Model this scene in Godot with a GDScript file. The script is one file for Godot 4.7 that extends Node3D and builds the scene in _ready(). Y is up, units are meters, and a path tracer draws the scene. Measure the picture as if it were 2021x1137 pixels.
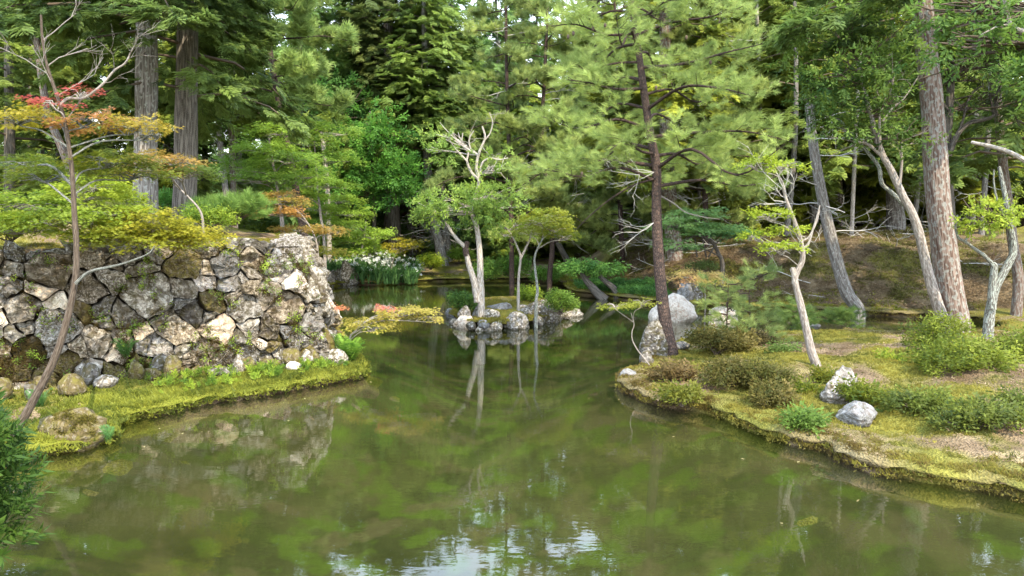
extends Node3D
# A moss garden with a pond: stone retaining wall on one side, islet in the middle, mossy headland on the other, forest all round.

var R := RandomNumberGenerator.new()
var M := {}          # materials
var LEAF := {}       # small meshes of leaf sprays
var used := {}       # names taken

func rnd(a: float, b: float) -> float:
	return R.randf_range(a, b)

func lin(r: float, g: float, b: float) -> Color:
	return Color(r, g, b)

func srgb(r: float, g: float, b: float) -> Color:      # linear reflectance -> albedo_color
	return Color(r, g, b).linear_to_srgb()

func numbered(called: String) -> String:
	if not used.has(called):
		used[called] = 0
		return called
	used[called] += 1
	return "%s_%03d" % [called, used[called]]

func thing(called: String, label: String, category: String, at: Vector3, group := "") -> Node3D:
	var o := Node3D.new()
	o.name = numbered(called)
	add_child(o)
	o.position = at
	o.set_meta("label", label)
	o.set_meta("category", category)
	if group != "":
		o.set_meta("group", group)
	return o

class Shape:
	var v := PackedVector3Array()
	var n := PackedVector3Array()
	var uv := PackedVector2Array()
	var col := PackedColorArray()
	var idx := PackedInt32Array()

	func add(p: Vector3, nn: Vector3, u: Vector2, c := Color.WHITE) -> int:
		v.append(p)
		n.append(nn)
		uv.append(u)
		col.append(c)
		return v.size() - 1

	func tri(a: int, b: int, c: int) -> void:      # counter-clockwise seen from outside
		idx.append(a)
		idx.append(c)
		idx.append(b)

	func quad(a: int, b: int, c: int, d: int) -> void:
		tri(a, b, c)
		tri(a, c, d)

	func face(pts: Array, c := Color.WHITE) -> void:      # a flat polygon with its own vertices
		var nn: Vector3 = (pts[1] - pts[0]).cross(pts[2] - pts[0]).normalized()
		var first := v.size()
		for p in pts:
			add(p, nn, Vector2(p.x + p.z, p.y), c)
		for i in range(1, pts.size() - 1):
			tri(first, first + i, first + i + 1)

	func box(lo: Vector3, hi: Vector3, c := Color.WHITE) -> void:
		var x0 := lo.x
		var y0 := lo.y
		var z0 := lo.z
		var x1 := hi.x
		var y1 := hi.y
		var z1 := hi.z
		face([Vector3(x0, y0, z1), Vector3(x1, y0, z1), Vector3(x1, y1, z1), Vector3(x0, y1, z1)], c)
		face([Vector3(x1, y0, z0), Vector3(x0, y0, z0), Vector3(x0, y1, z0), Vector3(x1, y1, z0)], c)
		face([Vector3(x1, y0, z1), Vector3(x1, y0, z0), Vector3(x1, y1, z0), Vector3(x1, y1, z1)], c)
		face([Vector3(x0, y0, z0), Vector3(x0, y0, z1), Vector3(x0, y1, z1), Vector3(x0, y1, z0)], c)
		face([Vector3(x0, y1, z1), Vector3(x1, y1, z1), Vector3(x1, y1, z0), Vector3(x0, y1, z0)], c)
		face([Vector3(x0, y0, z0), Vector3(x1, y0, z0), Vector3(x1, y0, z1), Vector3(x0, y0, z1)], c)

	func smooth() -> void:      # normals from the faces
		n.fill(Vector3.ZERO)
		for i in range(0, idx.size(), 3):
			var a := idx[i]
			var b := idx[i + 2]
			var c := idx[i + 1]
			var f := (v[b] - v[a]).cross(v[c] - v[a])
			n[a] += f
			n[b] += f
			n[c] += f
		for i in n.size():
			n[i] = n[i].normalized() if n[i].length_squared() > 1e-16 else Vector3.UP

	func mesh(with_normals := true) -> ArrayMesh:
		var a := []
		a.resize(Mesh.ARRAY_MAX)
		a[Mesh.ARRAY_VERTEX] = v
		if with_normals:
			a[Mesh.ARRAY_NORMAL] = n
		a[Mesh.ARRAY_TEX_UV] = uv
		a[Mesh.ARRAY_COLOR] = col
		a[Mesh.ARRAY_INDEX] = idx
		var m := ArrayMesh.new()
		m.add_surface_from_arrays(Mesh.PRIMITIVE_TRIANGLES, a)
		return m

func part(called: String, m: Mesh, mat: Material, parent: Node, at := Vector3.ZERO) -> MeshInstance3D:
	var o := MeshInstance3D.new()
	o.mesh = m
	o.material_override = mat
	o.name = called if parent != self else numbered(called)
	o.position = at
	parent.add_child(o, true)
	return o

func curve(pts: Array, steps: int) -> PackedVector3Array:      # Catmull-Rom through the points
	var out := PackedVector3Array()
	for i in range(pts.size() - 1):
		var p1: Vector3 = pts[i]
		var p2: Vector3 = pts[i + 1]
		var p0: Vector3 = pts[i - 1] if i > 0 else p1 * 2.0 - p2
		var p3: Vector3 = pts[i + 2] if i + 2 < pts.size() else p2 * 2.0 - p1
		for k in steps:
			var t := float(k) / steps
			out.append(0.5 * (2.0 * p1 + (p2 - p0) * t + (2.0 * p0 - 5.0 * p1 + 4.0 * p2 - p3) * t * t + (3.0 * p1 - p0 - 3.0 * p2 + p3) * t * t * t))
	out.append(pts[-1])
	return out

# a round limb along pts; roots: how far the foot spreads in lobes
func tube(s: Shape, pts: PackedVector3Array, r0: float, r1: float, sides: int, wobble := 0.0, roots := 0.0, taper := 1.0) -> void:
	var count := pts.size()
	var total := 0.0
	for i in range(1, count):
		total += pts[i].distance_to(pts[i - 1])
	var t := (pts[1] - pts[0]).normalized()
	var side := t.cross(Vector3.RIGHT if absf(t.x) < 0.8 else Vector3.UP).normalized()
	var along := 0.0
	var first := s.v.size()
	var phase := rnd(0, TAU)
	var r := r0
	for i in count:
		t = (pts[mini(i + 1, count - 1)] - pts[maxi(i - 1, 0)]).normalized()
		side = (side - t * side.dot(t)).normalized()
		var other := t.cross(side)
		if i > 0:
			along += pts[i].distance_to(pts[i - 1])
		var f := along / maxf(total, 1e-4)
		r = lerpf(r0, r1, pow(f, taper))
		var spread := roots * exp(-along / (r0 * 1.6))
		var bump := 1.0 + wobble * sin(along * 7.0 / maxf(r0 * 12.0, 0.2) + phase) * 0.5 + wobble * rnd(-0.6, 0.6)
		for k in sides + 1:
			var a := TAU * (k % sides) / sides
			var rr := r * bump * (1.0 + spread * (0.55 + 0.45 * sin(a * 4.0 + phase) + 0.3 * sin(a * 7.0 + phase * 2.0)) + wobble * 0.5 * sin(a * 3.0 + along * 2.0 + phase))
			var d := side * cos(a) + other * sin(a)
			s.add(pts[i] + d * rr, d, Vector2(float(k) / sides, along))
	for i in count - 1:
		for k in sides:
			var a := first + i * (sides + 1) + k
			s.quad(a, a + 1, a + sides + 2, a + sides + 1)
	var cap := s.add(pts[count - 1] + t * r * 0.5, t, Vector2(0.5, along))
	for k in sides:
		var b := first + (count - 1) * (sides + 1) + k
		s.tri(b, b + 1, cap)

# a point and direction at fraction f of a polyline
func along_line(pts: PackedVector3Array, f: float) -> Array:
	var g := clampf(f, 0.0, 1.0) * (pts.size() - 1)
	var i := mini(int(g), pts.size() - 2)
	return [pts[i].lerp(pts[i + 1], g - i), (pts[i + 1] - pts[i]).normalized()]

# where the sprays of a crown sit
class Crown:
	var at := PackedVector3Array()
	var dir := PackedVector3Array()
	var tone := PackedFloat32Array()

	func put(p: Vector3, d: Vector3, t: float) -> void:
		at.append(p)
		dir.append(d)
		tone.append(t)

func leaves(parent: Node, called: String, crown: Crown, mesh: Mesh, small: float, big: float, c0: Color, c1: Color, tilt := 0.3, own_tone := 0.35) -> void:
	var n := crown.at.size()
	if n < 10:
		for k in 10 - n:
			crown.put(crown.at[0] + Vector3(rnd(-.05, .05), rnd(-.05, .05), rnd(-.05, .05)), crown.dir[0], crown.tone[0])
		n = 10
	var green := c1.g > c1.r * 1.05 and c1.g < 0.4
	var mm := MultiMesh.new()
	mm.transform_format = MultiMesh.TRANSFORM_3D
	mm.use_colors = true
	mm.mesh = mesh
	mm.instance_count = n
	var b := PackedFloat32Array()
	b.resize(n * 16)
	for i in n:
		var x := crown.dir[i]
		var up := Vector3(rnd(-tilt, tilt), 1.0, rnd(-tilt, tilt))
		var z := x.cross(up)
		if z.length_squared() < 1e-4:
			z = x.cross(Vector3(0.7, 0.1, 0.7))
		z = z.normalized()
		var y := z.cross(x)
		var s := rnd(small, big)
		var p := crown.at[i]
		var c := c0.lerp(c1, clampf(crown.tone[i] + rnd(-own_tone, own_tone), 0.0, 1.0)) * (2.1 if green else 1.15)
		var j := i * 16
		b[j] = x.x * s
		b[j + 1] = y.x * s
		b[j + 2] = z.x * s
		b[j + 3] = p.x
		b[j + 4] = x.y * s
		b[j + 5] = y.y * s
		b[j + 6] = z.y * s
		b[j + 7] = p.y
		b[j + 8] = x.z * s
		b[j + 9] = y.z * s
		b[j + 10] = z.z * s
		b[j + 11] = p.z
		b[j + 12] = c.r
		b[j + 13] = c.g
		b[j + 14] = c.b
		b[j + 15] = 1.0
	mm.buffer = b
	var o := MultiMeshInstance3D.new()
	o.multimesh = mm
	o.material_override = M.leaf
	o.name = called if parent != self else numbered(called)
	o.set_meta("kind", "stuff")
	parent.add_child(o, true)


# ---------- procedural textures ----------
func grain(size: Vector2i, freq: float, octaves: int, noise_seed: int, kind := FastNoiseLite.TYPE_SIMPLEX) -> Image:
	var f := FastNoiseLite.new()
	f.seed = noise_seed
	f.noise_type = kind
	f.frequency = freq
	f.fractal_octaves = octaves
	if octaves <= 1:
		f.fractal_type = FastNoiseLite.FRACTAL_NONE
	if kind == FastNoiseLite.TYPE_CELLULAR:
		f.cellular_return_type = FastNoiseLite.RETURN_DISTANCE2_SUB
	return f.get_seamless_image(size.x, size.y)

func stretched(size: int, by: int, freq: float, octaves: int, noise_seed: int) -> Image:      # fibres that run along v
	var im := grain(Vector2i(size, size / by), freq, octaves, noise_seed)
	im.resize(size, size, Image.INTERPOLATE_CUBIC)
	return im

func tex(im: Image) -> ImageTexture:
	return ImageTexture.create_from_image(im)

# stops: [[threshold, colour], ...] on noise 0..1
func paint(layers: Array, base: Array, size: int, speck: float) -> Image:
	var out := PackedByteArray()
	out.resize(size * size * 3)
	var data := []
	for l in layers:
		data.append(l[0].get_data())
	var bd: PackedByteArray = base[0].get_data()
	var c0: Color = base[1]
	var c1: Color = base[2]
	var rr := RandomNumberGenerator.new()
	rr.seed = 5
	for i in size * size:
		var c := c0.lerp(c1, clampf((bd[i] / 255.0 - 0.2) * 1.7, 0.0, 1.0))
		for k in layers.size():
			var l = layers[k]
			var w := clampf((data[k][i] / 255.0 - l[1]) * l[2], 0.0, 1.0)
			if w > 0.0:
				c = c.lerp(l[3], w * l[4])
		var g := 1.0 + rr.randf_range(-speck, speck)
		c = Color(c.r * g, c.g * g, c.b * g).linear_to_srgb()
		out[i * 3] = clampi(int(c.r * 255.0), 0, 255)
		out[i * 3 + 1] = clampi(int(c.g * 255.0), 0, 255)
		out[i * 3 + 2] = clampi(int(c.b * 255.0), 0, 255)
	return Image.create_from_data(size, size, false, Image.FORMAT_RGB8, out)

func mat(rough := 0.9, spec := 0.3) -> StandardMaterial3D:
	var m := StandardMaterial3D.new()
	m.roughness = rough
	m.metallic_specular = spec
	m.vertex_color_use_as_albedo = true
	return m

func world_mapped(m: StandardMaterial3D, scale: float) -> void:
	m.uv1_triplanar = true
	m.uv1_world_triplanar = true
	m.uv1_scale = Vector3.ONE * scale

func make_materials() -> void:
	var n := 512
	var sq := Vector2i(n, n)
	var f1 := grain(sq, 0.008, 5, 11)
	var f2 := grain(sq, 0.014, 5, 12)
	var f3 := grain(sq, 0.011, 6, 13)
	var fine := grain(sq, 0.06, 4, 14)
	var fine2 := grain(sq, 0.10, 3, 15)
	var cells := grain(sq, 0.02, 3, 16, FastNoiseLite.TYPE_CELLULAR)
	# leaves: the colour is each spray's own
	var lf := mat(0.62, 0.35)
	lf.cull_mode = BaseMaterial3D.CULL_DISABLED
	lf.backlight_enabled = true
	lf.backlight = Color(1.0, 1.0, 1.0)
	M.leaf = lf
	# stone
	var rock_h := tex(grain(sq, 0.02, 6, 21))
	var looks := {
		"rock_cream": [[[f2, 0.48, 7.0, lin(0.541, 0.492, 0.418), 0.9], [fine, 0.54, 5.0, lin(0.061, 0.048, 0.033), 0.8], [f3, 0.53, 9.0, lin(0.057, 0.044, 0.015), 0.88]], [f1, lin(0.090, 0.070, 0.051), lin(0.279, 0.238, 0.189)]],
		"rock_grey": [[[f2, 0.56, 7.0, lin(0.437, 0.406, 0.359), 0.85], [fine2, 0.66, 7.0, lin(0.546, 0.523, 0.484), 0.7], [f3, 0.54, 9.0, lin(0.058, 0.047, 0.016), 0.88]], [f1, lin(0.051, 0.041, 0.033), lin(0.203, 0.172, 0.144)]],
		"rock_dark": [[[f2, 0.60, 8.0, lin(0.425, 0.399, 0.357), 0.8], [f3, 0.46, 7.0, lin(0.064, 0.051, 0.017), 0.9]], [f1, lin(0.043, 0.036, 0.031), lin(0.170, 0.149, 0.128)]],
		"rock_slate": [[[fine, 0.60, 7.0, lin(0.354, 0.347, 0.326), 0.7], [f2, 0.58, 8.0, lin(0.088, 0.065, 0.048), 0.8], [f3, 0.66, 9.0, lin(0.061, 0.054, 0.020), 0.8]], [f1, lin(0.058, 0.054, 0.052), lin(0.231, 0.224, 0.214)]],
		"rock_moss": [[[f2, 0.62, 7.0, lin(0.260, 0.220, 0.170), 0.8], [fine, 0.55, 6.0, lin(0.045, 0.034, 0.014), 0.7], [f3, 0.55, 7.0, lin(0.120, 0.105, 0.020), 0.9]], [f1, lin(0.055, 0.042, 0.020), lin(0.140, 0.105, 0.040)]],
		"rock_white": [[[fine, 0.56, 5.0, lin(0.136, 0.102, 0.072), 0.7], [f3, 0.58, 6.0, lin(0.289, 0.178, 0.128), 0.7]], [f1, lin(0.357, 0.306, 0.246), lin(.68, .60, .50)]],
	}
	for key in looks:
		var m := mat(0.92, 0.3)
		m.albedo_texture = tex(paint(looks[key][0], looks[key][1], n, 0.10))
		m.heightmap_enabled = true
		m.heightmap_texture = rock_h
		m.heightmap_scale = 2.2
		world_mapped(m, 1.3)
		M[key] = m
		for v in [["_fine", 2.3, 0.37], ["_broad", 0.75, 0.71]]:
			var m2 := m.duplicate() as StandardMaterial3D
			world_mapped(m2, v[1])
			m2.uv1_offset = Vector3.ONE * v[2]
			M[key + v[0]] = m2
	# bark
	var fib := stretched(n, 16, 0.05, 4, 31)
	var fib2 := stretched(n, 8, 0.03, 3, 32)
	var barks := {
		"bark_grey": [[[fib, 0.62, 5.0, lin(0.085, 0.065, 0.053), 0.8], [f2, 0.60, 4.0, lin(0.465, 0.480, 0.434), 0.55]], [fib2, lin(.105, .088, .074), lin(.30, .27, .24)], fib, 1.6],
		"bark_dark": [[[fib, 0.56, 5.0, lin(0.044, 0.035, 0.027), 0.85], [fine2, 0.66, 6.0, lin(0.375, 0.375, 0.325), 0.6]], [fib2, lin(0.075, 0.060, 0.048), lin(0.213, 0.181, 0.150)], fib, 1.8],
		"bark_red": [[[fib, 0.60, 5.0, lin(0.072, 0.033, 0.023), 0.8], [f2, 0.53, 7.0, lin(0.312, 0.325, 0.286), 0.6]], [fib2, lin(.115, .075, .056), lin(.27, .205, .165)], fib, 1.6],
		"bark_pine": [[[cells, 0.40, -6.0, lin(0.025, 0.019, 0.014), 0.0], [fine, 0.60, 6.0, lin(0.246, 0.198, 0.166), 0.6]], [cells, lin(0.030, 0.020, 0.017), lin(0.164, 0.099, 0.073)], cells, 2.0],
		"bark_pale": [[[f2, 0.50, 6.0, lin(0.547, 0.509, 0.443), 0.8], [fine, 0.62, 6.0, lin(0.151, 0.122, 0.094), 0.7]], [f1, lin(0.207, 0.170, 0.132), lin(0.415, 0.358, 0.302)], fine, 0.5],
		"bark_smooth": [[[f2, 0.60, 7.0, lin(0.459, 0.432, 0.378), 0.6], [f3, 0.64, 7.0, lin(0.095, 0.088, 0.061), 0.6]], [f1, lin(0.149, 0.121, 0.097), lin(0.324, 0.270, 0.230)], fine, 0.4],
		"bark_lichen": [[[f2, 0.50, 8.0, lin(0.413, 0.450, 0.375), 0.8], [fine2, 0.62, 8.0, lin(0.625, 0.650, 0.575), 0.7]], [f1, lin(0.044, 0.037, 0.030), lin(0.150, 0.125, 0.100)], fine, 1.0],
	}
	for key in barks:
		var m := mat(0.93, 0.25)
		m.albedo_texture = tex(paint(barks[key][0], barks[key][1], n, 0.08))
		m.heightmap_enabled = true
		m.heightmap_texture = tex(barks[key][2])
		m.heightmap_scale = barks[key][3]
		m.uv1_scale = Vector3(2.0, 0.9, 1.0) if key != "bark_pine" else Vector3(2.0, 1.6, 1.0)
		M[key] = m
	var mb := M.bark_smooth.duplicate() as StandardMaterial3D
	mb.albedo_color = srgb(.42, .37, .32)
	M.bark_maple = mb
	var dead := mat(0.9, 0.25)
	dead.albedo_color = srgb(.42, .39, .34)
	M.dead_wood = dead
	M.person = mat(0.85, 0.3)
	var twig := mat(0.9, 0.2)
	twig.albedo_color = srgb(.10, .075, .055)
	M.twig = twig
	# soil and moss: colour from the vertices, grain from a texture
	var soil := mat(0.97, 0.15)
	soil.albedo_texture = tex(paint([[fine2, 0.60, 8.0, lin(1.0, .95, .85), 0.8], [fine, 0.36, -8.0, lin(.4, .4, .4), 0.7]], [fine, lin(.40, .40, .40), lin(.95, .95, .95)], n, 0.25))
	soil.heightmap_enabled = true
	soil.heightmap_texture = tex(fine)
	soil.heightmap_scale = 3.0
	world_mapped(soil, 0.9)
	M.soil = soil
	var mud := mat(0.9, 0.3)
	mud.albedo_texture = tex(paint([[f2, 0.50, 5.0, lin(.075, .115, .008), 0.8], [f3, 0.56, 6.0, lin(.10, .075, .03), 0.8]], [f1, lin(.030, .028, .007), lin(.07, .065, .018)], n, 0.08))
	world_mapped(mud, 0.16)
	M.mud = mud
	# pond water: a murky sheet, part see-through, with slight ripples
	var w := StandardMaterial3D.new()
	w.transparency = BaseMaterial3D.TRANSPARENCY_ALPHA
	w.albedo_color = Color(srgb(.013, .019, .002), 0.44)
	w.roughness = 0.0
	w.metallic_specular = 0.5
	w.heightmap_enabled = true
	w.heightmap_texture = tex(grain(Vector2i(1024, 1024), 0.012, 4, 41))
	w.heightmap_scale = 0.032
	w.uv1_scale = Vector3(0.22, 0.55, 1.0)
	M.water = w
	for q in [["timber", .055, .038, .026], ["mud_wall", .40, .24, .14], ["paper", .66, .58, .42], ["shingle", .12, .10, .085], ["roof_tile", .22, .22, .23], ["pale_roof", .55, .58, .62], ["black_cloth", .014, .014, .017], ["skin", .48, .30, .22], ["dark_earth", .11, .082, .052]]:
		var m := mat(0.88, 0.3)
		m.albedo_color = srgb(q[1], q[2], q[3])
		if q[0] in ["timber", "mud_wall", "shingle", "roof_tile", "dark_earth"]:
			m.albedo_texture = tex(paint([], [fine, lin(.55, .55, .55), lin(1, 1, 1)], 256, 0.12)) if q[0] == "dark_earth" else soil.albedo_texture
			world_mapped(m, 1.2)
		M[q[0]] = m


# ---------- leaf sprays: each grows along +x, its upper side is +y ----------
func blade(s: Shape, a: Vector3, b: Vector3, wide: Vector3, c: Color) -> void:      # a pointed leaf, folded a little along its rib
	var m := a.lerp(b, 0.45)
	var i := s.add(a, Vector3.UP, Vector2.ZERO, c)
	var j := s.add(m + wide, Vector3.UP, Vector2.ZERO, c)
	var k := s.add(b, Vector3.UP, Vector2.ZERO, c)
	var l := s.add(m - wide + Vector3(0, wide.length() * 0.25, 0), Vector3.UP, Vector2.ZERO, c)
	s.tri(i, j, k)
	s.tri(i, k, l)

func needle(s: Shape, a: Vector3, b: Vector3, wide: Vector3, c: Color) -> void:
	var i := s.add(a - wide, Vector3.UP, Vector2.ZERO, c)
	var j := s.add(a + wide, Vector3.UP, Vector2.ZERO, c)
	var k := s.add(b, Vector3.UP, Vector2.ZERO, c)
	s.tri(i, j, k)

func shade_of(lo := 0.72, hi := 1.18) -> Color:
	var g := rnd(lo, hi)
	return Color(g, g * rnd(0.96, 1.04), g * rnd(0.8, 1.1))

func make_leaves() -> void:
	R.seed = 77
	# cypress: a flat, drooping frond of scale leaves, 0.5 m
	var s := Shape.new()
	for k in 11:
		var f := (k + 0.6) / 11.0
		for e in [-1.0, 1.0]:
			var root := Vector3(f * 0.42, -0.10 * f * f, 0)
			var ln := (0.24 * sin(PI * (0.15 + 0.8 * f)) + 0.05) * rnd(0.75, 1.15)
			var d := Vector3(0.75, rnd(-0.32, 0.05), e * rnd(0.6, 0.95)).normalized()
			for j in 3:
				var a := root + d * ln * (j * 0.28)
				var dd := (d + Vector3(rnd(-.25, .35), rnd(-.25, .12), e * rnd(-.45, .3))).normalized()
				blade(s, a, a + dd * ln * rnd(0.45, 0.75), Vector3(-dd.z, 0, dd.x) * ln * 0.11, shade_of(0.68, 1.2))
	LEAF.cypress = s.mesh(false)
	# pine: a bottle brush of needles, 0.2 m
	s = Shape.new()
	for k in 46:
		var f := rnd(0.0, 1.0)
		var a := rnd(0, TAU)
		var root := Vector3(f * 0.13, 0, 0)
		var d := Vector3(rnd(0.5, 1.1), sin(a) * 0.75 + 0.18, cos(a) * 0.75).normalized()
		needle(s, root, root + d * rnd(0.085, 0.13), Vector3(-d.y, d.x, 0).normalized() * 0.0032, shade_of(0.75, 1.2))
	LEAF.pine = s.mesh(false)
	# pine seen from far: fewer, stouter needles
	s = Shape.new()
	for k in 34:
		var a := rnd(0, TAU)
		var d := Vector3(rnd(0.15, 1.0), sin(a) * 0.7 + 0.35, cos(a) * 0.8).normalized()
		var root := Vector3(rnd(0, 0.12), 0, 0)
		needle(s, root, root + d * rnd(0.12, 0.2), Vector3(-d.y, d.x, 0.3).normalized() * 0.009, shade_of(0.7, 1.25))
	LEAF.pine_far = s.mesh(false)
	# maple: palmate leaves laid out in a loose plate, 0.45 m
	s = Shape.new()
	for k in 24:
		var c := Vector3(rnd(0.0, 0.42), rnd(-0.03, 0.03), rnd(-0.19, 0.19))
		var turn := rnd(-0.8, 0.8) + atan2(c.z, 0.25)
		var r := rnd(0.032, 0.052)
		var tilt := Vector3(rnd(-.45, .25), 0, rnd(-.4, .4))
		var g := shade_of(0.78, 1.2)
		var ci := s.add(c, Vector3.UP, Vector2.ZERO, g)
		for lobe in 5:
			var a := turn + (lobe - 2) * 0.72
			var ll: float = r * [0.75, 1.05, 1.25, 1.05, 0.75][lobe]
			var tip: Vector3 = Vector3(cos(a), 0, sin(a)) * ll
			var e0 := Vector3(cos(a - 0.3), 0, sin(a - 0.3)) * ll * 0.42
			var e1 := Vector3(cos(a + 0.3), 0, sin(a + 0.3)) * ll * 0.42
			for q in [e0, tip, e1]:
				s.add(c + q + Vector3(0, tilt.x * q.x + tilt.z * q.z, 0), Vector3.UP, Vector2.ZERO, g)
			var h := s.v.size()
			s.tri(ci, h - 2, h - 3)
			s.tri(ci, h - 1, h - 2)
	LEAF.maple = s.mesh(false)
	# broad evergreen leaves round a twig, 0.35 m
	s = Shape.new()
	for k in 20:
		var f := rnd(0.1, 1.0)
		var a := rnd(0, TAU)
		var root := Vector3(f * 0.24, 0, 0)
		var d := Vector3(rnd(0.3, 1.0), sin(a) * 0.45 + 0.1, cos(a)).normalized()
		var w := d.cross(Vector3(rnd(-.4, .4), 1, rnd(-.4, .4))).normalized() * rnd(0.014, 0.021)
		blade(s, root + d * 0.02, root + d * rnd(0.085, 0.125), w, shade_of(0.7, 1.25))
	LEAF.broad = s.mesh(false)
	# narrow pointed leaves in whorls, for the shrub by the water and the lilies
	s = Shape.new()
	for k in 18:
		var a := k * 2.4
		var root := Vector3(0.02 + 0.10 * k / 18.0, 0, 0)
		var d := Vector3(rnd(0.5, 1.0), sin(a) * 0.8, cos(a) * 0.8).normalized()
		var w := d.cross(Vector3(rnd(-.3, .3), 1, rnd(-.3, .3))).normalized() * rnd(0.007, 0.010)
		blade(s, root, root + d * rnd(0.05, 0.075), w, shade_of(0.75, 1.25))
	LEAF.whorl = s.mesh(false)
	# azalea: small oval leaves on upright twiglets, 0.14 m
	s = Shape.new()
	for k in 22:
		var c := Vector3(rnd(0, 0.14), rnd(-0.05, 0.05), rnd(-0.05, 0.05))
		var d := Vector3(rnd(0.2, 1.0), rnd(-0.8, 0.8), rnd(-0.8, 0.8)).normalized()
		var w := d.cross(Vector3(rnd(-1, 1), rnd(-1, 1), rnd(-1, 1))).normalized() * rnd(0.008, 0.0125)
		blade(s, c, c + d * rnd(0.034, 0.054), w, shade_of(0.55, 1.35))
	LEAF.azalea = s.mesh(false)
	# moss: a tuft of short blades standing along +x, 0.05 m
	s = Shape.new()
	for k in 16:
		var d := Vector3(1.0, rnd(-0.8, 0.8), rnd(-0.8, 0.8)).normalized()
		var root := Vector3(-0.01, rnd(-.03, .03), rnd(-.03, .03))
		needle(s, root, root + d * rnd(0.022, 0.045), Vector3(0, rnd(-1, 1), rnd(-1, 1)).normalized() * 0.006, shade_of(0.65, 1.25))
	LEAF.moss = s.mesh(false)
	# litter: a few fallen needles and bits lying flat (x is up)
	s = Shape.new()
	for k in 9:
		var c := Vector3(rnd(0.003, 0.012), rnd(-.06, .06), rnd(-.06, .06))
		var a := rnd(0, TAU)
		var d := Vector3(rnd(-.1, .25), cos(a), sin(a))
		needle(s, c, c + d * rnd(0.02, 0.055), Vector3(0, -sin(a), cos(a)) * rnd(.002, .006), shade_of(0.6, 1.5))
	LEAF.litter = s.mesh(false)
	# fern: one frond 0.4 m, arching
	s = Shape.new()
	for k in 14:
		var f := (k + 1) / 15.0
		for e in [-1.0, 1.0]:
			var root := Vector3(f * 0.4, 0.10 * sin(f * 2.6), 0)
			var ln := 0.12 * sin(PI * (0.12 + 0.85 * f)) + 0.015
			var d := Vector3(0.45, rnd(-.25, .05), e).normalized()
			blade(s, root, root + d * ln, Vector3(1, 0, -0.3 * e) * 0.011, shade_of(0.85, 1.15))
	LEAF.fern = s.mesh(false)
	# a white flower of five petals facing +x
	s = Shape.new()
	for k in 5:
		var a := TAU * k / 5 + rnd(-.1, .1)
		var d := Vector3(0.45, cos(a), sin(a)).normalized()
		blade(s, Vector3.ZERO, d * 0.075, d.cross(Vector3.RIGHT).normalized() * 0.024, Color(1, 1, 1))
	LEAF.flower = s.mesh(false)
	# long strap leaves in a clump, 0.5 m high along +x
	s = Shape.new()
	for k in 13:
		var a := rnd(0, TAU)
		var out := Vector3(0, cos(a), sin(a))
		var h := rnd(0.28, 0.5)
		var p1 := Vector3(h * 0.7, 0, 0) + out * h * 0.2
		var p2 := Vector3(h * rnd(0.75, 1.0), 0, 0) + out * h * rnd(0.4, 0.7)
		var w := out.cross(Vector3.RIGHT) * 0.016
		var g := shade_of(0.7, 1.25)
		needle(s, p1, out * 0.02, w, g)
		needle(s, p1, p2, w, g)
	LEAF.strap = s.mesh(false)
	s = Shape.new()
	blade(s, Vector3.ZERO, Vector3(.035, .002, 0), Vector3(0, .001, .011), Color(1, 1, 1))
	LEAF.drift = s.mesh(false)


# ---------- the lie of the land ----------
# the shore, walked with the water on the right hand: near end of the wall side, round its tip, the far bank, the inlet, the headland
var shore: Array = [Vector2(-1.6, -1.2), Vector2(-2.9, -3.2), Vector2(-4.1, -4.6), Vector2(-5.2, -5.8)] + [Vector2(-5.33, -6.77), Vector2(-5.02, -7.20), Vector2(-4.68, -7.42), Vector2(-4.51, -7.77), Vector2(-4.77, -8.33), Vector2(-4.53, -8.75), Vector2(-4.21, -9.18), Vector2(-3.93, -9.46), Vector2(-3.47, -9.74), Vector2(-3.05, -10.24), Vector2(-2.56, -10.69), Vector2(-2.34, -11.04), Vector2(-2.52, -11.81), Vector2(-3.00, -13.03), Vector2(-3.71, -15.03), Vector2(-4.80, -18.41), Vector2(-5.92, -21.92), Vector2(-6.61, -24.91), Vector2(-6.06, -26.42), Vector2(-5.12, -26.42), Vector2(-3.55, -27.46), Vector2(-2.61, -27.90), Vector2(-1.62, -28.13), Vector2(-0.01, -28.13), Vector2(1.00, -28.13), Vector2(1.86, -26.62), Vector2(1.98, -23.55), Vector2(2.73, -22.48), Vector2(3.52, -21.37), Vector2(4.13, -20.61), Vector2(4.78, -19.90), Vector2(5.75, -19.56), Vector2(7.10, -19.02), Vector2(8.15, -18.61), Vector2(9.03, -18.22), Vector2(9.90, -17.66), Vector2(11.13, -17.39), Vector2(10.97, -15.64), Vector2(9.15, -14.28), Vector2(8.09, -14.41), Vector2(7.29, -14.69), Vector2(6.76, -14.69), Vector2(5.70, -14.41), Vector2(4.99, -14.14), Vector2(3.82, -13.59), Vector2(3.25, -13.48), Vector2(2.80, -12.87), Vector2(2.41, -11.89), Vector2(2.03, -11.11), Vector2(1.73, -10.76), Vector2(1.62, -10.36), Vector2(1.68, -9.85), Vector2(1.96, -9.30), Vector2(2.21, -9.05), Vector2(2.52, -8.89), Vector2(2.67, -8.52), Vector2(2.80, -8.17), Vector2(2.96, -7.79), Vector2(3.15, -7.56), Vector2(3.40, -7.41), Vector2(3.39, -7.09), Vector2(3.47, -6.84), Vector2(3.66, -6.65), Vector2(3.98, -6.44), Vector2(4.34, -6.27), Vector2(4.55, -6.10), Vector2(5.11, -5.56), Vector2(5.66, -4.48)]
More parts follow.
